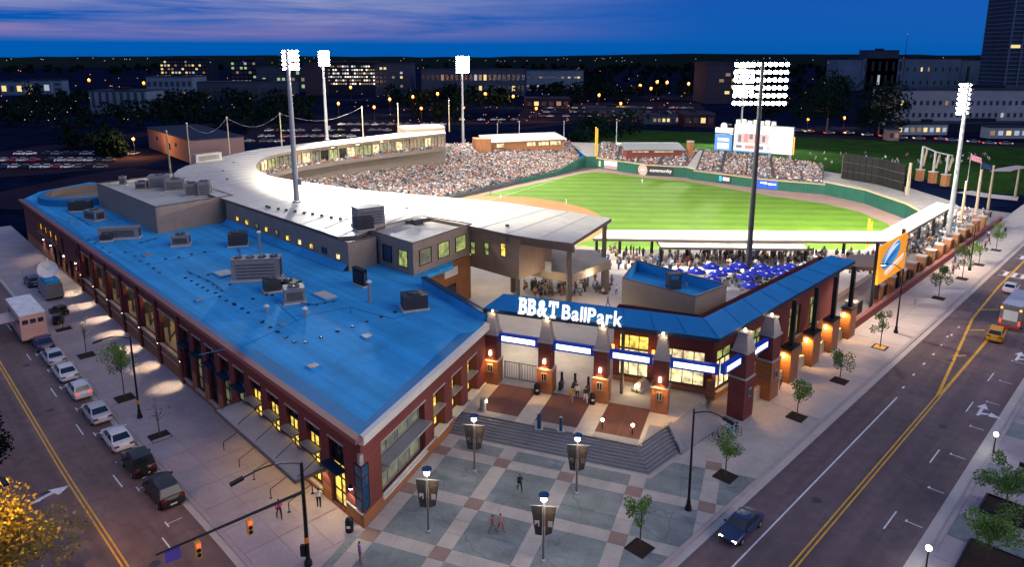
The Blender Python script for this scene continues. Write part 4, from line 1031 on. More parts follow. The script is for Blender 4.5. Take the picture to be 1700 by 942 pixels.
def place_word(text, u0, u1, hgt, bold):
    """letters one by one, evenly set between two pixels of the sign"""
    t0 = FF.hit(u0, 530, .0)[0]; t1 = FF.hit(u1, 530, .0)[0]
    ms = []; x = 0
    for ch in text:
        me, x0, x1, y0, y1 = letters(ch, 1, 0, 0, None, 'letter', bold)
        ms.append((me, x, x0, x1, y0, y1)); x += (x1 - x0) + .09
    tot = x - .09; H0 = .72; done = []
    for me, xs, x0, x1, y0, y1 in ms:
        sx = (t1 - t0) / tot
        base = FF(t0 + xs * sx, -.12, 0); zb = ZF - .1
        sy = hgt / H0
        if bold: me = slab_serifs(me, text[len(done)], x0, x1, y0, y1)
        done.append(1)
        co = np.empty(len(me.vertices) * 3); me.vertices.foreach_get('co', co); co = co.reshape(-1, 3)
        out = np.zeros_like(co)
        for i in range(len(co)):
            p = Vector((base.x, base.y, zb)) + dF * ((co[i, 0] - x0) * sx) + upv * (co[i, 1] * sy) - nv * (co[i, 2] * 2.2) * (1 if nv.y > 0 else -1)
            out[i] = p - sign.location
        me.vertices.foreach_set('co', out.ravel()); me.update()
        me.materials.clear(); me.materials.append(M['letter_white'])
        o = bpy.data.objects.new('letter', me); COL.objects.link(o); o.parent = sign
place_word('BB&T', 861, 925, 1.8, True); place_word('BallPark', 932, 1033, 1.6, False)
mb = MB(); a = FF(FF.hit(858, 530)[0], -.3, ZF + .08); b = FF(FF.hit(1036, 530)[0], -.3, ZF + .08); mb.bar(a, b, .12, .12); obj('rail', mb, 'galv', sign, world=True)

# taupe box behind the canopy
zc = 11.4
cor = [G(1033, 463, zc), G(1155, 494, zc), G(1207, 474, zc), G(1056, 433, zc)]
box3, c3 = boxed('service_block', 'dark taupe block with sunken blue roof behind the gate canopy', [(p.x, p.y) for p in cor], 1.0, zc, roof='roof_blue', well=1.3)
P = G(1118, 478, zc - 1.2); mb = MB(); mb.box(P, (1.6, 1.1, 1.9), .2); mb2 = MB(); obj('roof_unit', mb, 'hvac_dark', box3, world=True)
mb = MB(); mb.box(P + Vector((0, -.56, 1.2)), (1.0, .06, .5), .2); obj('vent', mb, 'roof_edge', box3, world=True)
mb = MB(); mb.tube(P + Vector((1.6, 0, 0)), P + Vector((1.6, 0, .6)), .15); obj('vent_pipe', mb, 'galv', box3, world=True)

# white party canopies along right field
def flat_roof(name, label, pts, z, th, cols, m='roof_white', zc0=1.0, drop=0.0):
    o = thing(name, label, 'canopy', (pts[0][0], pts[0][1], 0))
    mb = MB(); mb.prism([(p[0], p[1]) for p in pts], z - th, z); obj('roof', mb, m, o, world=True)
    mb = MB(); n = len(pts)
    for k in range(n):
        a, b = pts[k], pts[(k + 1) % n]; mb.bar((a[0], a[1], z - th / 2 - .08), (b[0], b[1], z - th / 2 - .08), .16, th + .12)
    obj('fascia', mb, 'metal_taupe', o, world=True)
    for c in cols:
        mb = MB(); mb.box((c[0], c[1], zc0), (.4, .4, z - th - zc0), .3); obj('column', mb, 'dark_steel', o, world=True)
    return o
zA = 5.4
pA = [G(985, 396, zA), G(1480, 401, zA), G(1463, 384, zA), G(1008, 382, zA)]
cols = [pA[0].lerp(pA[1], q) + Vector((.2, 1.0, 0)) for q in (.01, .09, .2, .32, .5, .7, .85, .99)]
flat_roof('party_canopy', 'long flat white canopy along the right field rail', pA, zA, .35, cols)
pB = [G(1481, 401.5, zA), G(1582, 342, zA), G(1556, 336, zA), G(1464, 384, zA)]
flat_roof('party_canopy', 'white canopy angled beside the orange banner toward the road', pB, zA + .01, .35, [pB[0].lerp(pB[1], q) + Vector((-.8, .5, 0)) for q in (.25, .5, .75, .98)], zc0=0)
pC = [G(1098, 410, 4.7), G(1340, 413, 4.7), G(1322, 395.5, 4.7), G(1088, 395.5, 4.7)]
flat_roof('party_canopy', 'lower white canopy in front over the standing crowd', pC, 4.7, .3, [pC[0].lerp(pC[1], q) + Vector((0, .4, 0)) for q in (.0, .33, .66, 1.0)])
pD = [G(1392, 441, 6.0), G(1460, 445, 6.0), G(1462, 424, 6.0), G(1412, 423, 6.0)]
flat_roof('party_canopy', 'small dark roof between the blue canopy and the banner', pD, 6.0, .4, [pD[0], pD[1]], m='metal_taupe')
for p in [pA[0].lerp(pA[1], q) + Vector((0, 3, 0)) for q in (.1, .3, .5, .7, .9)]: point('canopy_lamp', (p.x, p.y, 4.8), 160, (1, .85, .62), .25)
for P in (G(1060, 560, 1.05), G(890, 500, 1.05), G(975, 470, 1.05), G(800, 478, 1.05)): pass

# grey suite deck below the canopy tip
deck = thing('upper_deck', 'grey roof deck with tan side wall under the tip of the white canopy', 'building', G(930, 440, 5.8))
zd = 6.6
q = [G(857, 440, zd), G(949, 456, zd), G(1012, 433, zd), G(990, 416, zd), G(905, 410, zd), G(870, 415, zd)]
mb = MB(); mb.prism([(p.x, p.y) for p in q], zd - .25, zd); obj('deck', mb, 'stand_concrete', deck, world=True)
mb = MB()
for a, b in ((q[0], q[1]), (q[1], q[2])): mb.bar(a - Vector((0, 0, .6)), b - Vector((0, 0, .6)), .25, 1.3)
obj('deck_beam', mb, 'tan_panel', deck, world=True)
mb = MB(); mb.prism([(p.x, p.y) for p in (q[0] + Vector((1.5, 3, 0)), q[5] + Vector((1.5, 0, 0)), q[4], q[4] + Vector((0, -2, 0)))], zd, 11.8); obj('side_wall', mb, 'tan_panel', deck, world=True)
for p in (q[0] + Vector((.3, .3, 0)), q[1] + Vector((-.2, .4, 0)), q[2] + Vector((-.3, .2, 0))):
    mb = MB(); mb.box((p.x, p.y, 1.0), (.5, .5, zd - 1.3), .3); obj('column', mb, 'metal_taupe', deck, world=True)
P = G(910, 452, zd); mb = MB(); mb.box(P, (1.0, .3, 1.6), -.3); obj('roof_stub', mb, 'hvac', deck, world=True)
for u, v, e in ((905, 520, 380), (985, 505, 380), (1060, 590, 800), (865, 590, 900), (945, 600, 900), (820, 480, 300)):
    P = G(u, v, 1.1); point('concourse_lamp', (P.x, P.y, 5.6), e, (1.0, .80, .52), .4)

# low brick wall and posts along the far right pavement
lw = thing('boundary_wall', 'long low dark red brick wall along the right pavement', 'wall', FR(70, -.2, 0))
mb = MB(); mb.prism(P2(FR(33, -.45), FR(128, -.45), FR(128, -.1), FR(33, -.1)), -.2, 1.15); obj('wall', mb, 'brick_red', lw, world=True)
mb = MB(); mb.prism(P2(FR(33, -.55), FR(128, -.55), FR(128, 0), FR(33, 0)), 1.15, 1.3); obj('coping', mb, 'cornice_dark', lw, world=True)
for k in range(15):
    t = 37.5 + 5.6 * k
    if 43 < t < 44: continue
    o = thing('brick_post', 'orange brick post behind the low wall, %s from the corner building' % ORD[k], 'post', FR(t, -1.7, 0), FR.ang, 'brick posts along the right pavement')
    mb = MB(); mb.box((0, 0, -.5), (1.3, 1.3, 3.5)); obj('shaft', mb, 'brick_base', o); mb = MB(); mb.box((0, 0, 3.0), (1.55, 1.55, .22)); obj('cap', mb, 'stone_pale', o)
    if k < 12:
        mb = MB(); mb.box((2.8, 0, .2), (4.1, .06, 1.9)); obj('mesh_panel', mb, 'dark_steel', o)
mb = MB(); mb.prism(P2(FR(33, -.5), FR(140, -.5), FR(140, -14), FR(60, -14), FR(33, -5)), -1.8, .1); struct('side_concourse', mb, 'stand_concrete')

# orange banner sign
ban = thing('billboard', 'tall orange billboard with blue and white swooshes facing the road', 'sign', FR(49, -.4, 0))
tb0, tb1, zb0, zb1 = 43.8, 56.2, 4.4, 10.3
mb = MB(); mb.prism(P2(FR(tb0, -.75), FR(tb1, -.75), FR(tb1, -.4), FR(tb0, -.4)), zb0, zb1); obj('board', mb, 'sign_orange', ban, world=True)
def onb(x, y, o=-.385): return FR(tb0 + (tb1 - tb0) * x, o, zb0 + (zb1 - zb0) * y)
def blob(pts, m, o=-.385, name='print'):
    mb = MB(); mb.poly([onb(x, y, o) for x, y in pts]); obj(name, mb, m, ban, world=True)
ell = [(.40 + .36 * math.cos(a) * .9 - .10 * math.sin(a), .63 + .20 * math.cos(a) + .24 * math.sin(a)) for a in [2 * math.pi * k / 24 for k in range(24)]]
blob(ell, 'sign_cyan')
for dy, w, m in ((.02, .055, 'sign_white'), (-.14, .035, 'sign_blue'), (.15, .03, 'sign_white')):
    pts = []
    for k in range(13): x = .12 + .56 * k / 12; pts.append((x, .44 + dy + .38 * (k / 12) + .05 * math.sin(math.pi * k / 12)))
    blob(pts + [(x, y + w * 2 * math.sin(math.pi * k / 12)) for k, (x, y) in reversed(list(enumerate(pts)))], m, -.375)
blob([(.22, .17), (.9, .40), (.9, .48), (.22, .25)], 'sign_white', -.38); blob([(.26, .12), (.9, .33), (.9, .355), (.26, .145)], 'sign_white', -.38)
for t in (tb0 + .2, tb1 - .2):
    mb = MB(); mb.box(FR(t, -1.0, 0), (.4, .4, 10.8), FR.ang); obj('post', mb, 'dark_steel', ban, world=True)

# timber masts beyond the banner, flag poles
for k, (ub, vb, vt, w) in enumerate(((1594, 378, 302, .55), (1619, 360, 283, .55), (1640, 346, 276, .5), (1685, 327, 277, .5), (1506, 322, 272, .8))):
    P = G(ub, vb, 0); o = thing('timber_mast', 'pale tapered timber mast, %s' % ('standing at the end of the dark panel wall' if k == 4 else '%s beyond the floodlight on the right pavement' % ORD[k]), 'mast', P, .4, 'timber masts')
    mb = MB(); mb.box((0, 0, -.3), (w, w, ZT(P, vt) + .3), top=.6); obj('shaft', mb, 'timber', o)
    mb = MB(); mb.box((0, 0, ZT(P, vt)), (w * .7, w * .7, .2)); obj('cap', mb, 'stone_pale', o)
for k, (ub, vb, vt, fl) in enumerate(((1602, 330, 254, 'white'), (1622, 322, 267, 'dark'))):
    P = G(ub, vb, 0); zt = ZT(P, vt); o = thing('flagpole', ['flagpole with a red and white flag beside the right floodlight', 'flagpole with a dark blue flag near the timber masts'][k], 'flagpole', P)
    mb = MB(); mb.tube((0, 0, -.3), (0, 0, zt), .12, .06, 6); obj('pole', mb, 'galv', o)
    mat('flag%d' % k, [(.6, .25, .3), (.03, .05, .15)][k], .8, .3, 1)
    mb = MB()
    for i in range(6): mb.poly([(i * .5, .15 * math.sin(i), zt - .3 - i * .18), ((i + 1) * .5, .15 * math.sin(i + 1), zt - .3 - (i + 1) * .18), ((i + 1) * .5, .15 * math.sin(i + 1), zt - 1.8 - (i + 1) * .16), (i * .5, .15 * math.sin(i), zt - 1.8 - i * .16)])
    obj('flag', mb, 'flag%d' % k, o)
# ------------------------------------------------------------------ field, stands, crowd
FZ = -5.0
mb = MB(); mb.poly([(p[0], p[1], FZ) for p in WALL][::-1]); struct('field', mb, 'warning_track', 'playing field with brown warning track')
def field_grass_mat():
    m = mat('field_grass', (.115, .225, .013), .85, .14, .16, fine=.10); nt = m.node_tree; N = nt.nodes; Lk = nt.links; b = N['Principled BSDF']
    src = b.inputs['Base Color'].links[0].from_socket
    geo = N.new('ShaderNodeNewGeometry'); dt = N.new('ShaderNodeVectorMath'); dt.operation = 'DOT_PRODUCT'; Lk.new(geo.outputs['Position'], dt.inputs[0]); dt.inputs[1].default_value = (.06, .998, 0)
    dv = N.new('ShaderNodeMath'); dv.operation = 'MULTIPLY'; Lk.new(dt.outputs['Value'], dv.inputs[0]); dv.inputs[1].default_value = 2 * math.pi / 7.0
    sn = N.new('ShaderNodeMath'); sn.operation = 'SINE'; Lk.new(dv.outputs[0], sn.inputs[0])
    mr = N.new('ShaderNodeMapRange'); mr.inputs['From Min'].default_value = -.35; mr.inputs['From Max'].default_value = .35; mr.inputs['To Min'].default_value = .86; mr.inputs['To Max'].default_value = 1.06
    Lk.new(sn.outputs[0], mr.inputs['Value'])
    mx = N.new('ShaderNodeMix'); mx.data_type = 'RGBA'; mx.blend_type = 'MULTIPLY'; mx.inputs[0].default_value = 1; Lk.new(src, mx.inputs[6]); Lk.new(mr.outputs[0], mx.inputs[7]); Lk.new(mx.outputs[2], b.inputs['Base Color'])
field_grass_mat()
HOME = Vector((-27, 176)); 
grass = [(-22, 200), (-13, 212), (10, 239), (24, 256), (31, 261), (36, 259), (47.7, 248.2), (60, 242), (80.2, 216), (93, 203), (97.5, 192), (98, 178), (94, 164), (70, 139), (45, 143.5), (10, 158), (-24, 171), (-31, 176), (-30, 186)]
grass = grass[::-1]
mb = MB(); mb.poly([(p[0], p[1], FZ + .02) for p in grass]); lawn = struct('outfield_grass', mb, 'field_grass', 'bright mown outfield grass in stripes')
MD = HOME + Vector((.957, .287)).normalized() * 18.4
arc = []
for k in range(40):
    a = math.radians(-62 + 160 * k / 39); q = MD + Vector((math.cos(a), math.sin(a))) * 34.0; arc.append((q.x, q.y))
dl, dr = (HOME - Vector((3, 3))), HOME
mb = MB(); mb.poly([(p[0], p[1], FZ + .04) for p in arc + [(-28, 180), (-31, 175), (-26, 171)]]); struct('infield', mb, 'infield_dirt', 'orange infield dirt arc')
b1 = HOME + Vector((.905, -.42)).normalized() * 26; b3 = HOME + Vector((.53, .85)).normalized() * 26; b2 = b1 + b3 - HOME
mb = MB(); mb.poly([(p.x, p.y, FZ + .06) for p in (HOME + Vector((2, .6)), b1, b2 - Vector((2, .6)), b3)]); obj('infield_grass', mb, 'field_grass', lawn)
mb = MB()
for pole in (Vector((69, 131)), Vector((32, 270))):
    d = (pole - HOME).normalized(); n = Vector((-d.y, d.x)) * .06
    mb.poly([(*(HOME + n), FZ + .08), (*(HOME - n), FZ + .08), (*(pole - n), FZ + .08), (*(pole + n), FZ + .08)])
obj('foul_line', mb, 'white_paint', lawn)
# outfield wall in panels, each a part
fence = thing('outfield_wall', 'dark green padded outfield wall with cream top rail', 'wall', (64, 246, FZ))
def wall_run(a, b, z0, z1, m='field_green', seglen=5.0, th=.5, cap=True):
    a, b = Vector(a), Vector(b); L_ = (b - a).length; n = max(1, round(L_ / seglen)); d = (b - a).normalized(); ang = math.atan2(d.y, d.x)
    for k in range(n):
        c = a + d * (L_ * (k + .5) / n)
        mb = MB(); mb.box((c.x, c.y, z0), (L_ / n - .05, th, z1 - z0), ang); obj('pad', mb, m, fence, world=True)
        if cap:
            mb = MB(); mb.box((c.x, c.y, z1), (L_ / n - .02, th + .5, .22), ang); obj('top_rail', mb, 'pad_top', fence, world=True)
ZW = -1.9
wall_run((-33, 190), (2.1, 236.5), FZ, -3.9, 'seat_dark', cap=False); wall_run((2.1, 236.5), (16.6, 253.8), FZ, -3.6, cap=False)
mb = MB(); pr = [Vector((16.6, 253.8, 0)), Vector((28.8, 272.0, 0))]
mb.poly([(16.6, 253.8, FZ), (28.8, 272.0, FZ), (28.8, 272.0, -.2), (16.6, 253.8, -3.6)][::-1]); mb.poly([(16.2, 254.1, FZ), (28.4, 272.3, FZ), (28.4, 272.3, -.2), (16.2, 254.1, -3.6)]); mb.poly([(16.6, 253.8, -3.6), (28.8, 272.0, -.2), (28.4, 272.3, -.2), (16.2, 254.1, -3.6)][::-1]); obj('rising_pad', mb, 'field_green', fence, world=True)
wall_run((28.8, 272.0), (33, 271.5), FZ, -.6, cap=False)
wall_run((33, 271.5), (49.5, 253.5), FZ, ZW + .6); wall_run((49.5, 253.5), (62.6, 248.8), FZ, ZW + .6); wall_run((62.6, 248.8), (64.2, 244.5), FZ, ZW + .6)
wall_run((64.2, 244.5), (83.8, 226.0), FZ, ZW); wall_run((83.8, 226.0), (98.8, 217.5), FZ, ZW); wall_run((98.8, 217.5), (104.8, 204), FZ, ZW + .8); wall_run((104.8, 204), (106, 184), FZ, ZW + .8); wall_run((106, 184), (103, 166), FZ, ZW + .8); wall_run((103, 166), (96, 156), FZ, ZW + .8)
wall_run((96, 155.6), (72, 131.1), FZ, 1.0, 'stand_concrete', cap=False); wall_run((72, 131.3), (15, 131.3), FZ, 1.04, 'field_green', th=.3, cap=False)
# advertisements on the wall
def ad(a, b, t0, t1, z0, z1, m, name='advert', label=None, off=.28):
    a, b = Vector(a), Vector(b); d = (b - a).normalized(); n = Vector((d.y, -d.x)); n = n if n.dot(Vector((40, 190)) - a) > 0 else -n
    P = [a + d * t0 + n * off, a + d * t1 + n * off]
    mb = MB(); mb.poly([(P[0].x, P[0].y, z0), (P[1].x, P[1].y, z0), (P[1].x, P[1].y, z1), (P[0].x, P[0].y, z1)]); return obj(name, mb, m, fence, world=True, label=label)
mat('ad_pink', (.55, .32, .28), .7, .1, 1); mat('ad_dark', (.03, .03, .035), .7, .1, 1); mat('ad_mauve', (.35, .2, .24), .7, .1, 1)
A1, A2, A3 = (33, 271.5), (49.5, 253.5), (62.6, 248.8)
ad(A1, A2, 4.2, 10.5, -3.3, -1.6, 'white_paint', label='white advertising panel'); ad(A1, A2, 4.2, 10.5, -4.6, -3.3, 'ad_mauve'); ad(A1, A2, 1.4, 2.4, -4.2, -2.0, 'plaster'); ad(A1, A2, 22.0, 24.3, -4.7, -1.4, 'ad_dark'); ad(A2, A3, .2, 9.6, -4.8, -1.5, 'ad_dark', label='dark advertising panel with white lettering')
d_ = Vector((A2[0] - A1[0], A2[1] - A1[1])).normalized(); cpt = Vector(A1) + d_ * 22.6 + Vector((d_.y, -d_.x)) * .36
mb = MB(); mb.poly([(cpt.x + d_.x * 2.1 * math.cos(a), cpt.y + d_.y * 2.1 * math.cos(a), -3.1 + 2.1 * math.sin(a)) for a in [2 * math.pi * k / 20 for k in range(20)]]); obj('advert', mb, 'ad_pink', fence, world=True)
mb = MB(); mb.poly([(cpt.x + d_.y * .03 + d_.x * x, cpt.y - d_.x * .03 + d_.y * x, -3.1 + z) for x, z in ((-.9, -.2), (.9, -.2), (.9, .3), (-.9, .3))]); obj('advert_print', mb, 'white_paint', fence, world=True)
def wall_text(text, a, b, t0, zb, size):
    a, b = Vector(a), Vector(b); d = (b - a).normalized(); n = Vector((d.y, -d.x)); n = n if n.dot(Vector((40, 190)) - a) > 0 else -n
    me, x0, x1, y0, y1 = letters(text, 1, 0, 0, None, 'text', False)
    co = np.empty(len(me.vertices) * 3); me.vertices.foreach_get('co', co); co = co.reshape(-1, 3); out = np.zeros_like(co)
    for i in range(len(co)):
        q = a + d * (t0 + co[i, 0] * size) + n * (.32 + co[i, 2] * .3); out[i] = (q.x - fence.location.x, q.y - fence.location.y, zb + co[i, 1] * size - fence.location.z)
    me.vertices.foreach_set('co', out.ravel()); me.materials.clear(); me.materials.append(M['white_paint']); me.update()
    o = bpy.data.objects.new('advert_lettering', me); COL.objects.link(o); o.parent = fence
wall_text('community', A2, A3, .9, -3.5, 1.75)
B1, B2 = (64.2, 244.5), (83.8, 226.0)
ad(B1, B2, 9.5, 14.5, -4.6, -2.1, 'ad_dark'); ad(B1, B2, 9.8, 10.8, -4.2, -2.4, 'sign_cyan', off=.31); ad(B1, B2, 11.2, 13.6, -3.9, -2.7, 'white_paint', off=.31)
ad(B1, B2, 23.2, 26.9, -4.8, -2.0, 'sign_blue'); ad((83.8, 226.0), (98.8, 217.5), .1, 3.0, -4.8, -2.0, 'sign_blue'); ad(B1, B2, 24.5, 26.8, -3.2, -2.7, 'sign_white', off=.31); ad((83.8, 226.0), (98.8, 217.5), .1, 2.6, -3.4, -2.9, 'sign_white', off=.31)
for nm, (ub, vb), vt, lab in (('foul_pole', (988, 278), 211, 'tall yellow foul pole at the left field corner'), ('foul_pole', (1437, 424), 364, 'yellow foul pole seen behind the white right field canopy')):
    P = G(ub, vb, FZ); zt = ZT(P, vt); o = thing(nm, lab, 'foul pole', P); mb = MB(); mb.tube((0, 0, 0), (0, 0, zt - FZ), .28, .26, 8); obj('pole', mb, 'yellow_paint', o); mb = MB(); mb.box((.55, 0, 4), (.6, .06, zt - FZ - 4.5)); obj('screen', mb, 'yellow_paint', o)

# stands: stepped concrete with rows of seats, and the crowd
CROWD = []
def poly_at(L, q):
    return L[0]
def stand(name, label, front, rear, z0, z1, rows, dens, gap=.62, aisle=9.0, seed=1, seats=True, zend=None):
    rg = random.Random(seed); n = 26
    Fp = resample([Vector((p[0], p[1], 0)) for p in front], n); Rp = resample([Vector((p[0], p[1], 0)) for p in rear], n)
    o = thing(name, label, 'stand', Fp[n // 2] + Vector((0, 0, z0)))
    mb = MB(); sm = MB(); prev = None
    for r in range(rows + 1):
        q = r / rows; z = z0 + (z1 - z0) * q
        line = [Fp[k].lerp(Rp[k], q) for k in range(n)]
        zk = lambda k: z if zend is None else z0 + (z1 + (zend - z1) * sstep(.5, .85, k / (n - 1)) - z0) * q
        cur = [Vector((p.x, p.y, zk(k))) for k, p in enumerate(line)]
        if prev is not None:
            zl = [Vector((p.x, p.y, pv_.z)) for p, pv_ in zip(cur, prev)]
            mb.strip(prev, zl); mb.strip(zl, cur)
            # seats and people of this row
            mid = [a.lerp(b, .55) for a, b in zip(prev, zl)]
            Ls = sum((b - a).length for a, b in zip(mid[:-1], mid[1:])); cnt = int(Ls / gap); row = resample(mid, max(2, cnt))
            d0 = (Rp[n // 2] - Fp[n // 2]).normalized()
            for i in range(len(row) - 1):
                if (i * gap) % aisle < 1.1: continue
                dd = row[i + 1] - row[i]; ang = math.atan2(dd.y, dd.x)
                if rg.random() < dens: CROWD.append((row[i].x + rg.uniform(-.08, .08), row[i].y + rg.uniform(-.08, .08), row[i].z, ang, rg.random() < .04))
            if seats:
                a_ = [p + d0 * .25 for p in mid]
                sm.strip([p + Vector((0, 0, .42)) for p in mid], [p + Vector((0, 0, .45)) for p in a_]); sm.strip([p + Vector((0, 0, .45)) for p in a_], [p + Vector((0, 0, .85)) + d0 * .1 for p in a_])
        prev = cur
    obj('terrace', mb, 'stand_concrete', o, world=True)
    if seats: s_ = obj('seat_rows', sm, 'seat_dark', o, world=True)
    bw = MB(); top = prev; bw.strip([Vector((p.x, p.y, GZ)) for p in top], top); obj('rear_wall', bw, 'stand_concrete', o, world=True)
    return o
stand('lower_stand', 'long lower grandstand packed with spectators along third base', [(-46, 167), (-33.5, 190), (-18.8, 210.2), (1.7, 236.9), (16.2, 254.2), (28.4, 272.4)], [(-74, 181), (-64, 205), (-49, 223), (-34, 251), (-18, 273), (24, 292)], -3.9, 5.6, 36, .86, seed=2, zend=2.4)
stand('bleachers', 'low seating behind the left field wall', [(33.4, 272.2), (50, 254.1), (63, 249.4)], [(37, 296), (62, 286), (74, 275)], -1.3, 1.4, 16, .75, seed=3)
stand('bleachers', 'low seating behind the centre field wall', [(65, 245.2), (84.2, 226.7), (98.5, 218.4)], [(75, 274), (95, 253), (106, 236)], -1.8, 1.2, 18, .82, seed=4)
stand('first_base_stand', 'lower grandstand on the first base side below the white roof', [(-45, 164.5), (-37.5, 154.4), (-17.6, 143.3), (12, 132.6)], [(-71, 165), (-49, 149), (-18, 133.7), (10, 128)], -3.9, 1.3, 14, .8, seed=6)
for pts in ([(28.4, 272.4, -.4), (33.4, 272.2, -1.3), (37, 296, 1.4), (36, 299, 1.4), (22, 294, 2.4), (24, 292, 2.4)], [(63, 249.4, -1.3), (65, 245.2, -1.8), (75.5, 274, 1.2), (74, 277, 1.4)], [(9.5, 133, -1), (15.5, 131, 1), (14, 127, 1.2), (9, 127.5, 1.3)]):
    mb = MB(); mb.poly(pts); struct('stair_aisle', mb, 'stand_concrete')
mb = MB(); mb.poly([(p[0], p[1], -6.5) for p in BOWL][::-1]); struct('bowl_floor', mb, 'stand_concrete')
mb = MB(); mb.poly([(p[0], p[1], GZ + .3) for p in [(98.5, 218.4), (106, 236), (117, 216), (118, 186), (112, 168), (96.5, 156), (103, 166.3), (106.4, 184), (105.2, 204)]]); 
mb.prism([(98.5, 218.6), (106, 237), (118, 216), (119, 186), (113, 167), (97, 155), (103.4, 166), (106.5, 184), (105.2, 204)], -4, -.6); struct('right_field_deck', mb, 'stand_concrete')
def crowd_mesh(name, label, people, seed):
    rg = np.random.default_rng(seed)
    def bx(x0, x1, y0, y1, z0, z1, tx=1.0):
        cx, cy = (x0 + x1) / 2, (y0 + y1) / 2
        lo = [(x0, y0, z0), (x1, y0, z0), (x1, y1, z0), (x0, y1, z0)]; hi = [(cx + (x - cx) * tx, cy + (y - cy) * tx, z1) for x, y, _ in lo]
        return lo + hi
    F6 = [(0, 3, 2, 1), (4, 5, 6, 7), (0, 1, 5, 4), (1, 2, 6, 5), (2, 3, 7, 6), (3, 0, 4, 7)]
    # seated: thighs, torso, two arms, head with hair;  +y faces the field side after rotation
    def templ(stand_):
        if stand_: parts = [(bx(-.17, .17, -.12, .12, 0, .85, .9), 1), (bx(-.22, .22, -.14, .14, .85, 1.42, 1.0), 0), (bx(-.30, -.21, -.1, .1, .8, 1.38), 0), (bx(.21, .30, -.1, .1, .8, 1.38), 0), (bx(-.10, .10, -.11, .11, 1.45, 1.62, 1.1), 2), (bx(-.115, .115, -.12, .12, 1.62, 1.76, .7), 3)]
        else: parts = [(bx(-.18, .18, -.45, .1, .40, .56), 1), (bx(-.17, .17, -.48, -.34, 0, .5), 1), (bx(-.21, .21, -.12, .13, .50, 1.02, 1.0), 0), (bx(-.29, -.20, -.3, .08, .56, .96), 0), (bx(.20, .29, -.3, .08, .56, .96), 0), (bx(-.10, .10, -.11, .11, 1.05, 1.22, 1.1), 2), (bx(-.115, .115, -.12, .12, 1.22, 1.36, .7), 3)]
        V = np.array([p for q, _ in parts for p in q]); Fs = np.array([[i + 8 * k for i in f] for k in range(len(parts)) for f in F6]); R = np.array([q[1] for q in parts for _ in F6])
        return V, Fs, R
    shirts = [(.62, .60, .58), (.08, .08, .09), (.70, .69, .68), (.10, .10, .13), (.06, .08, .16), (.35, .30, .28), (.42, .10, .08), (.30, .34, .42), (.52, .40, .32), (.16, .17, .18), (.45, .22, .12), (.12, .2, .34)]
    legs = [(.05, .06, .10), (.16, .15, .14), (.3, .26, .2)]; skin = [(.5, .32, .24), (.36, .21, .14), (.12, .07, .05)]; hair = [(.03, .02, .018), (.10, .06, .035), (.30, .22, .13), (.5, .5, .5)]
    pal = shirts + legs + skin + hair; ms = []
    for i, c in enumerate(pal):
        nm = 'crowd_%d' % i
        if nm not in M: mat(nm, c, .85, 0)
        ms.append(M[nm])
    VV = []; FF_ = []; MI = []; base = 0; T = [templ(False), templ(True)]
    for (x, y, z, ang, st) in people:
        V, Fs, R = T[1 if st else 0]; s = rg.uniform(.92, 1.08); ca, sa = math.cos(ang), math.sin(ang)
        P = np.empty_like(V); P[:, 0] = x + s * (V[:, 0] * ca - V[:, 1] * sa); P[:, 1] = y + s * (V[:, 0] * sa + V[:, 1] * ca); P[:, 2] = z + V[:, 2] * s
        VV.append(P); FF_.append(Fs + base); base += len(V)
        ch = [rg.integers(0, len(shirts)), len(shirts) + rg.integers(0, 3), len(shirts) + 3 + rg.choice([0, 0, 0, 1, 2]), len(shirts) + 6 + rg.integers(0, 4)]
        MI.append(np.array(ch)[R])
    VV = np.concatenate(VV); FF_ = np.concatenate(FF_); MI = np.concatenate(MI).astype(np.int32)
    me = bpy.data.meshes.new(name); me.vertices.add(len(VV)); me.vertices.foreach_set('co', VV.astype(np.float32).ravel())
    me.loops.add(FF_.size); me.loops.foreach_set('vertex_index', FF_.astype(np.int32).ravel()); me.polygons.add(len(FF_)); me.polygons.foreach_set('loop_start', np.arange(0, FF_.size, 4, dtype=np.int32))
    for q in ms: me.materials.append(q)
    me.polygons.foreach_set('material_index', MI); me.update(calc_edges=True); me.validate()
    o = bpy.data.objects.new(name, me); COL.objects.link(o); o['kind'] = 'stuff'; o['label'] = label
    return o
crowd_mesh('crowd', 'packed crowd of seated spectators filling the stands', CROWD, 1)
# people on the suite balcony, in the standing deck along right field and on the right-hand terrace
pp = []; rg = random.Random(9)
for k in range(40):
    for j in range(5):
        q = segf[k].lerp(segf[k + 1], rg.random()).lerp(seg[k], rg.uniform(.08, .4)); pp.append((q.x, q.y, 8.0, rg.uniform(0, 6), rg.random() < .6))
for k in range(230):
    q = pA[0].lerp(pA[1], rg.random()); pp.append((q.x, q.y + rg.uniform(-5.5, 6.0), 1.05, rg.uniform(0, 6), rg.random() < .85))
for k in range(60):
    q = pB[0].lerp(pB[1], rg.random()); pp.append((q.x - rg.uniform(0, 3.5), q.y + rg.uniform(0, 3.5), .1, rg.uniform(0, 6), True))
for k in range(260):
    q = FR(rg.uniform(82, 134), -rg.uniform(3, 13)); pp.append((q.x, q.y, .1, rg.uniform(0, 6), rg.random() < .45))
for k in range(70):
    q = G(rg.uniform(870, 1020), rg.uniform(468, 492), 1.05); pp.append((q.x, q.y, 1.05, rg.uniform(0, 6), rg.random() < .5))
for k in range(60):
    q = G(rg.uniform(1340, 1650), rg.uniform(252, 272), 0); pp.append((q.x, q.y, GZ + .6, rg.uniform(0, 6), False))
crowd_mesh('crowd', 'people standing on terraces, balconies and under the canopies', pp, 2)

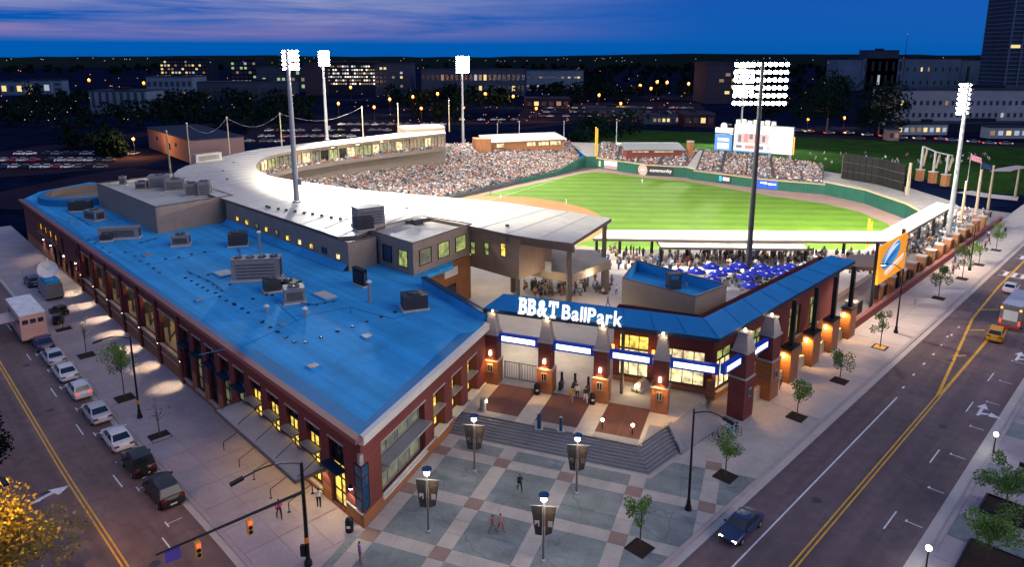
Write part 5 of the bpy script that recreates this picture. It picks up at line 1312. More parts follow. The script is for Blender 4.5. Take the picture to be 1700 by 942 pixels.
# lawn banks and paths beyond the outfield
mb = MB(); A_ = [G(*p, GZ) for p in ((1000, 236), (1180, 236), (1330, 240), (1700, 262))]; B_ = [G(*p, GZ) for p in ((985, 218), (1190, 219), (1330, 222), (1700, 240))]
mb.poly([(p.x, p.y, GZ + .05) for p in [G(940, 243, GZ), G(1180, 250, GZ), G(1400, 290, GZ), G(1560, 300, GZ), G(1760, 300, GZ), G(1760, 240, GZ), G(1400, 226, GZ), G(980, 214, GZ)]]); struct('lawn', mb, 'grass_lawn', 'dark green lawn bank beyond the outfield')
mb = MB(); 
def ribbon(name, px, w, m, z):
    pts = [G(u, v, z) for u, v in px]; L_, R_ = [], []
    for k, p in enumerate(pts):
        d = (pts[min(k + 1, len(pts) - 1)] - pts[max(k - 1, 0)]).normalized(); n = Vector((-d.y, d.x, 0)) * (w / 2); L_.append(p + n); R_.append(p - n)
    mb = MB(); mb.strip(R_, L_); return struct(name, mb, m)
ribbon('path', [(1600, 302), (1640, 292), (1670, 281), (1700, 276)], 5, 'concrete_pale', GZ + .09); ribbon('path', [(1600, 318), (1640, 325), (1690, 330)], 7, 'concrete_pale', GZ + .1)
hb = MB(); hc = G(1690, 305, GZ); n = 24
for i in range(6):
    for k in range(n):
        r0, r1 = 26 * (1 - i / 6), 26 * (1 - (i + 1) / 6); z0, z1 = 3.2 * math.sin(i / 6 * math.pi / 2), 3.2 * math.sin((i + 1) / 6 * math.pi / 2); a0, a1 = 2 * math.pi * k / n, 2 * math.pi * (k + 1) / n
        hb.poly([(hc.x + r0 * math.cos(a0), hc.y + r0 * .8 * math.sin(a0), GZ + z0), (hc.x + r0 * math.cos(a1), hc.y + r0 * .8 * math.sin(a1), GZ + z0), (hc.x + r1 * math.cos(a1), hc.y + r1 * .8 * math.sin(a1), GZ + z1), (hc.x + r1 * math.cos(a0), hc.y + r1 * .8 * math.sin(a0), GZ + z1)])
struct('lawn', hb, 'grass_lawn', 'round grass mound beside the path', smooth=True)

# dark panel wall (batter's eye)
eye = thing('panel_wall', 'dark grey panelled screen wall standing behind right centre field', 'wall', G(1450, 305, -.5))
for (u0, v0, u1, v1, vt0, vt1, n) in ((1397, 296, 1456, 306, 254, 263, 6), (1456, 306, 1500, 318, 263, 274, 5)):
    a, b = G(u0, v0, -.5), G(u1, v1, -.5); za, zb = ZT(a, vt0), ZT(b, vt1)
    d = (b - a); ang = math.atan2(d.y, d.x)
    for i in range(n):
        for j in range(3):
            p = a.lerp(b, (i + .5) / n); zt = za + (zb - za) * (i + .5) / n; h = (zt + .5) / 3
            mb = MB(); mb.box((p.x, p.y, -.5 + h * j), (d.length / n - .12, .4, h - .12), ang); obj('panel', mb, 'black_paint', eye, world=True)
    mb = MB(); mb.box(((a.x + b.x) / 2, (a.y + b.y) / 2 + .35, -.5), (d.length, .3, min(za, zb) + .4), ang); obj('backing', mb, 'metal_taupe', eye, world=True)

# scoreboard
sb = thing('scoreboard', 'bright white video scoreboard with small blue side panel', 'scoreboard', G(1262, 268, .5))
zs = .5
S0, S1 = G(1216, 262, zs), G(1314, 270, zs); f5 = face_frame((S0.x, S0.y), (S1.x, S1.y)); LS = (S1 - S0).length
zl, zh = f5.hit(1262, 254)[1], f5.hit(1262, 208)[1]
mb = MB(); mb.prism(P2(f5(0, -1.6), f5(LS, -1.6), f5(LS, -.02), f5(0, -.02)), zl, zh); obj('cabinet', mb, 'hvac_dark', sb, world=True)
emat('screen_white', (1, .98, .98), 1.05); emat('screen_blue', (.0, .22, .95), 1.3); emat('screen_red', (1, .25, .2), 1.0); emat('screen_dark', (.25, .2, .25), .6); emat('screen_pink', (1.0, .62, .58), .9); emat('screen_amber', (1, .35, .03), 2.5)
def scr(a, b, c, d, m, o=.02, nm='screen'):
    mb = MB(); mb.poly([f5(a, o, c), f5(b, o, c), f5(b, o, d), f5(a, o, d)]); obj(nm, mb, m, sb, world=True)
scr(.1, LS - .1, zl + .1, zh - .1, 'screen_white', .02)
hh = zh - zl
scr(LS * .05, LS * .6, zl + hh * .33, zl + hh * .68, 'screen_pink', .05, 'screen_image')
for x, w, y, h, m in ((.08, .05, .35, .26, 'screen_dark'), (.18, .07, .36, .3, 'screen_red'), (.27, .06, .48, .18, 'screen_dark'), (.36, .08, .36, .28, 'screen_red'), (.49, .05, .4, .22, 'screen_dark'), (.05, .1, .14, .1, 'screen_dark'), (.2, .16, .12, .13, 'screen_red'), (.40, .12, .12, .12, 'screen_dark'), (.57, .06, .14, .1, 'screen_pink')):
    scr(LS * x, LS * (x + w), zl + hh * y, zl + hh * (y + h), m, .08, 'screen_image')
scr(LS * .0, LS * .66, zl - .02, zl + hh * .04, 'screen_blue', .06, 'screen_edge')
mb = MB(); mb.bar(f5(LS + .1, -.6, zl + .2), f5(LS + .1, -.6, zl + hh * .65), .15, 1.0); obj('edge_light', mb, 'screen_amber', sb, world=True)
ta, tb = f5.hit(1186, 240)[0], f5.hit(1215, 240)[0]; zc_, zd_ = f5.hit(1200, 250)[1], f5.hit(1200, 222)[1]
mb = MB(); mb.prism(P2(f5(ta, -1.2), f5(tb, -1.2), f5(tb, -.03), f5(ta, -.03)), zc_, zd_); obj('side_cabinet', mb, 'hvac_dark', sb, world=True)
scr(ta + .05, tb - .05, zc_ + .1, zd_ - .1, 'screen_blue', .02, 'side_screen'); scr(ta + 1.1, tb - 1.1, zc_ + .7, zc_ + 3.0, 'screen_white', .05, 'side_print'); scr(ta + 1.1, tb - 1.1, zc_ + 3.6, zc_ + 4.8, 'screen_white', .05, 'side_print')
mb = MB(); mb.prism(P2(f5(ta, -1.0), f5(tb, -1.0), f5(tb, 0), f5(ta, 0)), zd_ + .4, zd_ + 2.2); obj('side_sign', mb, 'white_paint', sb, world=True)
t_, z_ = f5.hit(1202, 209); mb = MB(); mb.poly([f5(t_ + 1.25 * math.cos(a), .02, z_ + 1.25 * math.sin(a)) for a in [2 * math.pi * k / 18 for k in range(18)]]); obj('round_lamp', mb, 'screen_white', sb, world=True)
for k, t in enumerate((.6, LS * .3, LS * .62, LS - .8)):
    mb = MB(); mb.box(f5(t, -.8, GZ), (.7, .7, zl - GZ), f5.ang); obj('leg', mb, 'galv', sb, world=True)
for k in range(7):
    t = LS * (.02 + k * .1); mb = MB(); mb.prism(P2(f5(t, -.6), f5(t + LS * .075, -.6), f5(t + LS * .075, -.1), f5(t, -.1)), zh + .15, zh + 1.5 + .3 * (k % 2)); obj('crest_panel', mb, 'white_paint', sb, world=True)

# concession buildings behind left field
def pavilion(name, label, u0, v0, u1, v1, vt0, depth, wallm, roofm, lit, zb=2.3):
    a, b = G(u0, v0, zb), G(u1, v1, zb); f = face_frame((a.x, a.y), (b.x, b.y)); L_ = (b - a).length; h = ZT(a, vt0)
    o = thing(name, label, 'building', a)
    mb = MB(); facade(mb, f, 0, L_, GZ, h, [(L_ * x0, L_ * x1, zb + .7, h - .7) for x0, x1 in lit], .3)
    for p, q in ((f(L_, 0), f(L_, -depth)), (f(L_, -depth), f(0, -depth)), (f(0, -depth), f(0, 0))): mb.poly([(p.x, p.y, GZ), (q.x, q.y, GZ), (q.x, q.y, h), (p.x, p.y, h)])
    obj('wall', mb, wallm, o, world=True)
    mb = MB(); mb.prism(P2(f(-.8, 1.4), f(L_ + .8, 1.4), f(L_ + .8, -depth - .5), f(-.8, -depth - .5)), lambda p: h + .12 * -(f.inv(p)[1]), lambda p: h + .45 + .12 * -(f.inv(p)[1])); obj('roof', mb, roofm, o, world=True)
    for x0, x1 in lit: window(o, f, L_ * x0, L_ * x1, zb + .7, h - .7, -.2, 'window_warm', 3, 1)
    return o, f, L_, h
pv, fp, Lp, hp = pavilion('concession_stand', 'brick concession stand with white roof and lit counters above the crowd', 812, 249, 935, 243, 236, 10, 'brick_base', 'roof_white', ((.1, .2), (.5, .62), (.66, .8), (.82, .97)))
mb = MB(); q = G(800, 251, 2.3); mb.box(q, (6.0, 5.5, 5.0), .3); obj('brick_tower', mb, 'brick_base', pv, world=True)
pv2, fq, Lq, hq = pavilion('pavilion', 'small brick pavilion with slate grey metal roof behind left field', 1040, 256, 1132, 256, 248, 8, 'brick_red', 'hvac', ((.1, .4), (.5, .85)), 1.4)
mb = MB(); q = G(1145, 258, 1.0); mb.box(q, (1.9, 1.9, 5.2), .3); obj('brick_pier', mb, 'brick_base', pv2, world=True)
mb = MB(); mb.box(q + Vector((0, 0, 5.2)), (2.2, 2.2, .3), .3); obj('pier_cap', mb, 'stone_pale', pv2, world=True)
mb = MB(); mb.prism(P2(fq(-2, -8), fq(Lq + 1, -8), fq(Lq + 1, -12), fq(-2, -12)), hq + .5, hq + 1.2); obj('upper_roof', mb, 'cornice_cream', pv2, world=True)
# trellis on brick piers at the right-field entrance
tr = thing('trellis', 'open steel trellis of three posts on brick piers beyond right field', 'trellis', G(1547, 296, 0)); tops = []
for u, v, ut, vt in ((1526, 300, 1530, 243), (1547, 304, 1549.6, 252), (1568, 309, 1572, 257)):
    P = G(u, v, 0); zt = ZT(P, vt); tops.append(Vector((P.x, P.y, zt)))
    mb = MB(); mb.box(P, (1.7, 1.7, 3.4), .4); obj('brick_pier', mb, 'brick_base', tr, world=True); mb = MB(); mb.box(P + Vector((0, 0, 3.4)), (2.0, 2.0, .25), .4); obj('pier_cap', mb, 'stone_pale', tr, world=True)
    mb = MB(); mb.box(P + Vector((0, 0, 3.6)), (.5, .5, zt - 3.6), .4); obj('post', mb, 'galv', tr, world=True)
    mb = MB(); mb.bar(P + Vector((.8, .3, 4.5)), P + Vector((1.6, .5, zt - .8)), .6, .2); obj('sign_blade', mb, 'timber', tr, world=True)
mb = MB(); mb.bar(tops[0], tops[1], .4, .3); mb.bar(tops[1], tops[2] + (tops[2] - tops[1]) * .3, .4, .3); obj('beam', mb, 'galv', tr, world=True)
# ------------------------------------------------------------------ floodlight towers and net poles
FC = Vector((38, 205, FZ))
mat('pole_grey', (.38, .38, .38), .5, .1, .6, metal=.2)
def tower(label, base, ztop, w, h, cols, rows, energy, z0, aim, seed, pm='pole_grey', lr=.46):
    o = thing('floodlight_tower', label, 'floodlight', (base[0], base[1], z0), 0, 'floodlight towers')
    H_ = ztop - z0
    mb = MB(); mb.tube((0, 0, 0), (0, 0, H_), .52, .3, 12); obj('pole', mb, pm, o)
    mb = MB(); mb.lathe([(.8, 0), (.8, .35), (.55, .5)], (0, 0, 0), 10); obj('base_plate', mb, 'galv', o)
    mb = MB(); mb.box((.75, 0, 3.2), (.55, .5, 1.1)); obj('junction_box', mb, 'hvac', o)
    d = Vector((aim[0] - base[0], aim[1] - base[1], 0)).normalized(); r = Vector((-d.y, d.x, 0)); dn_ = (d * .82 - Vector((0, 0, .57))).normalized()
    lamp = None; ang = math.atan2(d.y, d.x)
    L_ = MB(); c = Vector((0, 0, 0)); rr = lr * w / cols * 1.05; 
    L_.tube(c, c + dn_ * rr * .55, rr * .98, rr * 1.0, 8); lens_me = None
    for j in range(rows):
        z = H_ - .3 - (h - .6) * j / (rows - 1) if rows > 1 else H_
        mb = MB(); mb.bar(r * (-w / 2) + Vector((0, 0, z)), r * (w / 2) + Vector((0, 0, z)), .14, .14); obj('cross_arm', mb, 'galv', o)
        for i in range(cols):
            x = -w / 2 + w * (i + .5) / cols
            p = r * x + d * .45 + Vector((0, 0, z))
            if lens_me is None:
                lens_me = obj('lamp', L_, 'flood', o); lens_me.location = p
                hb_ = MB(); hb_.tube(c - dn_ * rr * .6, c, rr * .3, rr * .6, 8); hs = obj('housing', hb_, 'galv', lens_me)
            else:
                q = inst('lamp', lens_me, o, p); inst('housing', hs, q)
    spot('floodlight', (base[0] + d.x * 1.3, base[1] + d.y * 1.3, ztop - h / 2), aim, energy, 150, .35, (1.0, .95, .84), 1.6)
    return o
P1 = G(493, 336, 13); P2_ = G(543, 232, 13); P3 = G(769, 247, 2); P4 = G(1241, 455, 1.05); P5 = G(1573, 400, 0); P6 = G(1229, 233, 0)
EB = 3.5e5
tower('floodlight tower rising from the white canopy roof, lamps seen from behind', P1, ZT(P1, 82), 5.2, 3.4, 9, 5, EB, 12.9, (30, 195, FZ), 1, lr=.38)
tower('floodlight tower at the far bend of the canopy, lamps facing the camera', P2_, ZT(P2_, 84), 6.0, 4.4, 9, 6, EB, 12.9, (35, 190, FZ), 2)
tower('floodlight tower standing in the crowd behind third base', P3, ZT(P3, 93), 5.8, 6.2, 8, 8, EB, 1.5, (40, 195, FZ), 3)
tower('largest floodlight tower, dark pole rising behind the blue umbrellas', P4, ZT(P4, 103), 9.0, 6.9, 10, 6, EB * .95, 1.0, (45, 205, FZ), 4, 'hvac_dark', .37)
tower('floodlight tower beside the right pavement and banner', P5, ZT(P5, 138), 5.4, 6.2, 7, 7, EB * .95, -.2, (45, 205, FZ), 5, lr=.38)
tower('floodlight tower behind the scoreboard, hidden by the largest tower', P6, ZT(P6, 108), 8.5, 12.0, 8, 6, EB, GZ, (40, 190, FZ), 6)
# tall net poles behind the stands with sagging cables
tops = []
for k, (u, vb, vt) in enumerate(((283, 286, 219), (316, 272, 206), (381, 250, 196), (468, 242, 189), (603, 227, 178), (662, 221, 173), (746, 214, 167), (826, 240, 206), (862, 240, 202), (936, 236, 202), (1023, 240, 203))):
    zb = 12.9 if k < 7 else 2.0
    P = G(u, vb, zb); zt = ZT(P, vt); o = thing('net_pole', 'slim pale net pole, %s from the left' % ORD[k], 'pole', (P.x, P.y, zb), 0, 'net poles behind the stands')
    mb = MB(); mb.tube((0, 0, -1), (0, 0, zt - zb), .22, .16, 6); obj('shaft', mb, 'timber' if k < 7 else 'galv', o); mb = MB(); mb.lathe([(.28, 0), (.28, .3), (.1, .4)], (0, 0, zt - zb), 6); obj('cap', mb, 'galv', o)
    tops.append(Vector((P.x, P.y, zt)))
for k in (1, 2, 3):
    a, b = tops[k], tops[k + 1]; pts = [a.lerp(b, s / 10) - Vector((0, 0, 3.0 * math.sin(math.pi * s / 10))) for s in range(11)]
    mb = MB(); mb.path([(p.x, p.y, p.z) for p in pts], .035, 4); tag(obj('net_cable', mb, 'galv'), 'sagging cable between net poles, %s from the left' % ORD[k - 1], 'cable', 'net cables')
# ------------------------------------------------------------------ rooftop machines
def hvac(u, v, sx, sy, sz, label, rz=-.78, z=8.36, fans=1, body='hvac', louver=True, curb=True):
    P = G(u, v, z); o = thing('rooftop_unit', label, 'rooftop unit', P, rz, 'rooftop machines')
    if curb: mb = MB(); mb.box((0, 0, 0), (sx + .3, sy + .3, .22)); obj('curb', mb, 'concrete_pale', o)
    mb = MB(); mb.box((0, 0, .22), (sx, sy, sz - .22)); mb.box((0, 0, sz), (sx + .08, sy + .08, .07)); obj('casing', mb, body, o)
    for k in range(fans):
        x = -sx / 2 + sx * (k + .5) / fans; r = min(sx / fans, sy) * .36
        mb = MB(); mb.lathe([(r, 0), (r, .16), (r * .85, .16), (r * .8, .04)], (x, 0, sz + .07), 12); f = obj('fan', mb, 'hvac_dark', o)
        mb = MB(); mb.box((x, 0, sz + .19), (r * 1.9, .08, .03)); mb.box((x, 0, sz + .2), (.08, r * 1.9, .03)); obj('fan_guard', mb, 'galv', f)
    if louver:
        mb = MB()
        for k in range(5): mb.box((0, -sy / 2 - .03, .5 + k * (sz - .8) / 5), (sx * .8, .06, .1))
        obj('louvre', mb, 'hvac_dark', o)
        mb = MB(); mb.box((sx / 2 + .02, 0, .4), (.04, sy * .7, sz - .7)); obj('side_panel', mb, 'hvac_dark', o)
    return o
hvac(428, 463, 6.2, 2.3, 3.0, 'largest white rooftop chiller with four fans near the brick wing centre', rz=.15, fans=4)
hvac(452, 483, 2.0, 1.9, 1.6, 'dark boxy rooftop unit beside the large chiller', rz=.5, body='hvac_dark')
hvac(489, 501, 2.4, 2.0, 1.9, 'grey rooftop unit with one round fan, in front of the chiller', rz=.4)
hvac(688, 512, 2.9, 2.2, 1.8, 'rooftop unit alone near the plaza end of the blue roof', rz=.35, body='hvac_dark')
hvac(396, 407, 2.8, 2.6, 2.0, 'tall dark rooftop unit by the club wall', rz=.3, body='hvac_dark')
hvac(301, 407, 2.6, 2.0, 1.7, 'rooftop unit at the foot of the penthouse', rz=.3)
hvac(200, 396, 6.0, 1.6, 1.9, 'long low rooftop duct unit along the left part of the roof', rz=.22, fans=0)
hvac(178, 400, 1.6, 1.4, 1.0, 'small dark unit beside the long duct on the roof', rz=.3, body='hvac_dark')
hvac(135, 350, 3.8, 2.2, 1.9, 'dark unit near the round parapet', rz=.2, body='hvac_dark')
hvac(158, 365, 3.4, 2.0, 1.8, 'bulky unit between round parapet and penthouse', rz=-.5)
hvac(598, 474, 2.6, .6, 2.3, 'black screened unit standing against the corner block', rz=-.8, body='black_paint', fans=0)
hvac(478, 478, 3.2, 1.6, 1.0, 'low cluster unit behind the single fan unit', rz=-.4, body='hvac_dark')
for k, (u, v, sx, sy, sz) in enumerate(((268, 312, 4.0, 2.6, 2.6), (293, 316, 3.6, 2.4, 2.2), (320, 325, 2.0, 2.4, 2.4), (341, 325, 2.2, 2.2, 2.7), (236, 315, 2.0, 1.8, 1.6), (205, 308, 1.2, 1.0, 1.8))):
    hvac(u, v, sx, sy, sz, 'rooftop machine on the penthouse, %s from its left edge' % ORD[[3, 4 - 1, 4, 5, 1, 0][k] if k != 1 else 3] if k not in (0,) else 'largest rooftop machine in the middle of the penthouse roof', z=12.36, fans=1, rz=.25)
hvac(612, 374, 4.2, 2.6, 2.9, 'tall ribbed rooftop unit on the white canopy behind the corner block', rz=.55, z=13.0, body='hvac', fans=0)
hvac(604, 381, 2.4, 2.2, 1.8, 'dark blower joined to the tall ribbed unit on the white canopy', rz=.55, z=13.0, body='hvac_dark', fans=0)
hvac(345, 268, 6.5, 1.5, 1.9, 'long white louvred unit at the outer rim of the canopy', rz=.9, z=12.95, fans=0, body='roof_white')
dots = [(435, 536), (449, 544), (461, 552), (475, 561), (489, 569), (507, 569), (533, 561), (560, 551), (585, 543), (609, 535), (633, 527), (656, 519), (345, 483), (358, 487), (365, 493), (376, 500), (390, 507), (402, 513), (412, 520), (436, 535), (147, 399), (158, 405), (170, 412), (182, 420), (208, 419), (224, 426), (233, 434), (246, 439), (255, 446), (265, 453), (308, 462), (318, 467), (328, 473), (337, 478), (275, 431), (297, 428), (318, 423), (340, 419), (420, 497), (442, 490), (452, 491), (382, 473), (346, 457), (388, 505)]
src = None
vents = thing('lightning_pads', 'rows of small black cable pads across the blue roof', 'roof pads', G(420, 500, 8.36))
for u, v in dots:
    P = G(u, v, 8.36) - vents.location
    if src is None:
        mb = MB(); mb.box((0, 0, 0), (.42, .34, .13), top=.7); src = obj('pad', mb, 'black_paint', vents); src.location = P
    else: inst('pad', src, vents, P, random.uniform(0, 3))
for k, (u, v, lab) in enumerate(((443, 519, 'white gooseneck vent on the roof beside the cable pads'), (507, 526, 'white pipe vent on the blue roof below the fan unit'), (614, 503, 'tall pale vent stack with guy wires on the blue roof'), (432, 420, 'slim grey flue pipe behind the large chiller'))):
    P = G(u, v, 8.36); o = thing('roof_vent', lab, 'vent', P, 0, 'roof vents'); h = (.7, .9, 2.6, 3.2)[k]
    mb = MB(); mb.tube((0, 0, 0), (0, 0, h), .2, .18, 8); obj('pipe', mb, 'galv', o); mb = MB(); mb.lathe([(.34, 0), (.34, .14), (.1, .3)], (0, 0, h), 8); obj('hood', mb, 'white_paint', o)

# ------------------------------------------------------------------ trees
def leaf_cloud(rg, lobes, n, size, squash=.8):
    mb = MB()
    for _ in range(n):
        c, r = rg.choice(lobes)
        while True:
            q = Vector((rg.uniform(-1, 1), rg.uniform(-1, 1), rg.uniform(-1, 1)))
            if .25 < q.length <= 1: break
        p = Vector(c) + Vector((q.x * r, q.y * r, q.z * r * squash)); s = size * rg.uniform(.6, 1.3)
        a = Vector((rg.gauss(0, 1), rg.gauss(0, 1), rg.gauss(0, .7))).normalized(); b = a.cross(Vector((rg.gauss(0, 1), rg.gauss(0, 1), rg.gauss(0, 1)))).normalized()
        mb.poly([p - a * s, p + b * s * .5, p + a * s, p - b * s * .5])
    return mb
def limb_mesh(rg, h, r0, lobes, n=6):
    mb = MB(); top = h * .55; mb.tube((0, 0, -.1), (.05, .03, top), r0, r0 * .6, n); mb.tube((.05, .03, top), (.0, .05, h * .92), r0 * .6, r0 * .15, 5)
    for c, r in lobes:
        s = Vector((.04, .02, h * rg.uniform(.35, .6))); mb.tube(s, Vector(c) * 1.0, r0 * .4, r0 * .1, 4)
    return mb
def tree(name, label, P, h, cr, n, leaf, mleaf, seed, group=None, r0=.08, pit=None, squash=1.1, lob=9, narrow=.6):
    rg = random.Random(seed); o = thing(name, label, 'tree', P, rg.uniform(0, 6), group)
    lobes = [((rg.gauss(0, cr * .42), rg.gauss(0, cr * .42), h * rg.uniform(narrow - .12, .92)), cr * rg.uniform(.35, .6)) for _ in range(lob)]
    obj('trunk', limb_mesh(rg, h, r0, lobes), 'bark', o)
    if n: obj('crown', leaf_cloud(rg, lobes, n, leaf, squash), mleaf, o)
    return o
def tree_pit(P, ang, label, w=1.6):
    o = thing('tree_pit', label, 'tree pit', P, ang, 'tree pits')
    mb = MB(); mb.box((0, 0, -.02), (w, w, .03)); obj('soil', mb, 'soil', o)
    mb = MB()
    for s in (-1, 1): mb.bar((s * w / 2, -w / 2, .02), (s * w / 2, w / 2, .02), .07, .05); mb.bar((-w / 2, s * w / 2, .02), (w / 2, s * w / 2, .02), .07, .05)
    obj('edging', mb, 'black_paint', o)
RT = [(-24.2, 4.6, 1.0, 420, 'leaf_green', 'narrow young tree in a diamond pit at the near edge of the plaza'), (-10.6, 4.2, 1.1, 520, 'leaf_green', 'young tree on the plaza edge near the bicycles'), (4.8, 4.2, 1.1, 620, 'leaf_green', 'small green tree opposite the second obelisk pier'), (16.8, 4.6, 1.2, 620, 'leaf_green', 'young tree on the right pavement before the pier row ends'), (30.8, 5.2, 1.0, 480, 'leaf_green', 'young tree in a yellow mulched pit by the street lamp'), (58.0, 5.4, 1.4, 700, 'leaf_lime', 'bright lime young tree beside the pavement lamp'), (72.2, 5.6, 1.5, 700, 'leaf_lime', 'bright lime tree in front of the crowd posts'), (84.0, 4.6, 1.0, 400, 'leaf_lime', 'small tree with yellow trunk wrap'), (98.0, 5.6, 1.5, 600, 'leaf_lime', 'farthest bright green tree on the right pavement')]
for k, (t, h, cr, n, ml, lab) in enumerate(RT):
    tree('street_tree', lab, FR(t, 4.6, 0), h, cr * 1.1, int(n * 2.2), .105 if k < 5 else .12, ml, 20 + k, 'young street trees', .07)
    tree_pit(FR(t, 4.6, 0.005), FR.ang if k else FR.ang, 'dark tree pit %s from the plaza on the right pavement' % ORD[k], 1.7)
    if k == 4: mb = MB(); mb.box(FR(t, 4.6, .03), (1.3, 1.3, .03), FR.ang); tag(obj('mulch', mb, 'yellow_paint'), 'yellow mulch square in the tree pit by the lamp', 'mulch')
for k, (u, v, h, cr, n, ml, lab) in enumerate(((206, 662, 7.2, 1.7, 1500, 'leaf_green', 'leafy young tree beside the left street lamp'), (268, 725, 4.6, 1.3, 40, 'leaf_olive', 'bare reddish sapling beside the silver car'), (154, 588, 5.6, 1.0, 25, 'leaf_olive', 'bare thin sapling near the wall light pools'), (110, 545, 4.0, .8, 0, 'leaf_olive', 'bare sapling near the food truck'))):
    t, o_ = GL(u, v); P = FL(t, 6.5, LZ(t)); tree('street_tree', lab, P, h, cr, n, .13, ml, 60 + k, 'young street trees', .07, lob=12); tree_pit(P + Vector((0, 0, .01)), FL.ang, 'pit of the %s' % lab, 1.9)
for k, (t, o_, h, cr, lab) in enumerate(((1.3, 24.0, 4.4, 1.6, 'leafy tree in the black planter across the road'), (-6.8, 24.3, 4.0, 1.7, 'rounded green tree in the dark mulch bed'), (13.0, 25.4, 4.6, 1.6, 'leafy tree behind the lit globe lamp'))):
    tree('street_tree', lab, FR(t, o_, .3), h, cr * 1.05, 3200, .11, 'leaf_green', 80 + k, 'trees across the road', .08, lob=12)
def planter(t, o_, lx, ly, label, h=.55):
    P = FR(t, o_, 0); o = thing('planter', label, 'planter', P, FR.ang)
    mb = MB()
    for s in (-1, 1): mb.box((s * lx / 2, 0, 0), (.14, ly, h)); mb.box((0, s * ly / 2, 0), (lx - .14, .14, h))
    obj('box', mb, 'dark_steel', o); mb = MB(); mb.box((0, 0, 0), (lx - .16, ly - .16, h * .75)); obj('soil', mb, 'soil', o)
planter(1.3, 24.0, 2.6, 3.2, 'black steel planter with dark soil across the road'); planter(-8.6, 24.6, 8.0, 3.6, 'long low bed of dark mulch at the lower right', .2)
planter(13.2, 26.2, 3.0, 3.0, 'black planter behind the globe lamp')
bn = thing('bench', 'bench with pale timber seat beside the planter across the road', 'bench', FR(9.3, 24.6, 0), FR.ang)
mb = MB(); mb.box((0, 0, .42), (.5, 2.2, .08)); obj('seat', mb, 'timber', bn); mb = MB(); mb.box((.25, 0, .5), (.06, 2.2, .45)); obj('backrest', mb, 'dark_steel', bn)
for s in (-.9, .9): mb = MB(); mb.box((0, s, 0), (.45, .08, .42)); obj('leg', mb, 'dark_steel', bn)
# big tree lit by the amber lamp, lower left corner
P = G(18, 912, 4.0); tree('street_tree', 'large tree turned gold by the amber lamp at the lower left corner', (P.x - .9, P.y - .6, LZ(0) - .2), 7.2, 4.4, 11000, .16, 'leaf_olive', 99, None, .22, lob=26, squash=.9, narrow=.45)
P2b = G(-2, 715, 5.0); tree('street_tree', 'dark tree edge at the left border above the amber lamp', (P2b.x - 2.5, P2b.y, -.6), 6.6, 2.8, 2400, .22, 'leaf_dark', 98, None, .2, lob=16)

# ------------------------------------------------------------------ vehicles
def paint(name, c, rough=.3):
    if name not in M: mat(name, c, rough, .04, 1, spec=.6)
    return name
for n_, c_ in (('car_silver', (.48, .48, .50)), ('car_white', (.68, .67, .66)), ('car_black', (.012, .012, .014)), ('car_navy', (.02, .035, .09)), ('car_taxi', (.85, .42, .01)), ('car_red', (.3, .03, .025)), ('car_grey', (.16, .165, .17)), ('truck_cream', (.60, .36, .30))): paint(n_, c_)
mat('rubber', (.012, .012, .012), .8, .1, 2); mat('rim', (.4, .4, .42), .35, .05, 1, metal=.6); mat('tail_off', (.22, .012, .01), .3, 0); mat('lens_clear', (.6, .6, .62), .15, 0); mat('plate', (.7, .7, .68), .6, 0)
def wheel(o, x, y, r=.33, w=.22):
    mb = MB(); mb.tube((0, -w / 2, 0), (0, w / 2, 0), r, r, 14); t = obj('wheel', mb, 'rubber', o); t.location = (x, y, r)
    mb = MB(); mb.tube((0, -w / 2 - .012, 0), (0, w / 2 + .012, 0), r * .62, r * .62, 10); obj('rim', mb, 'rim', t)
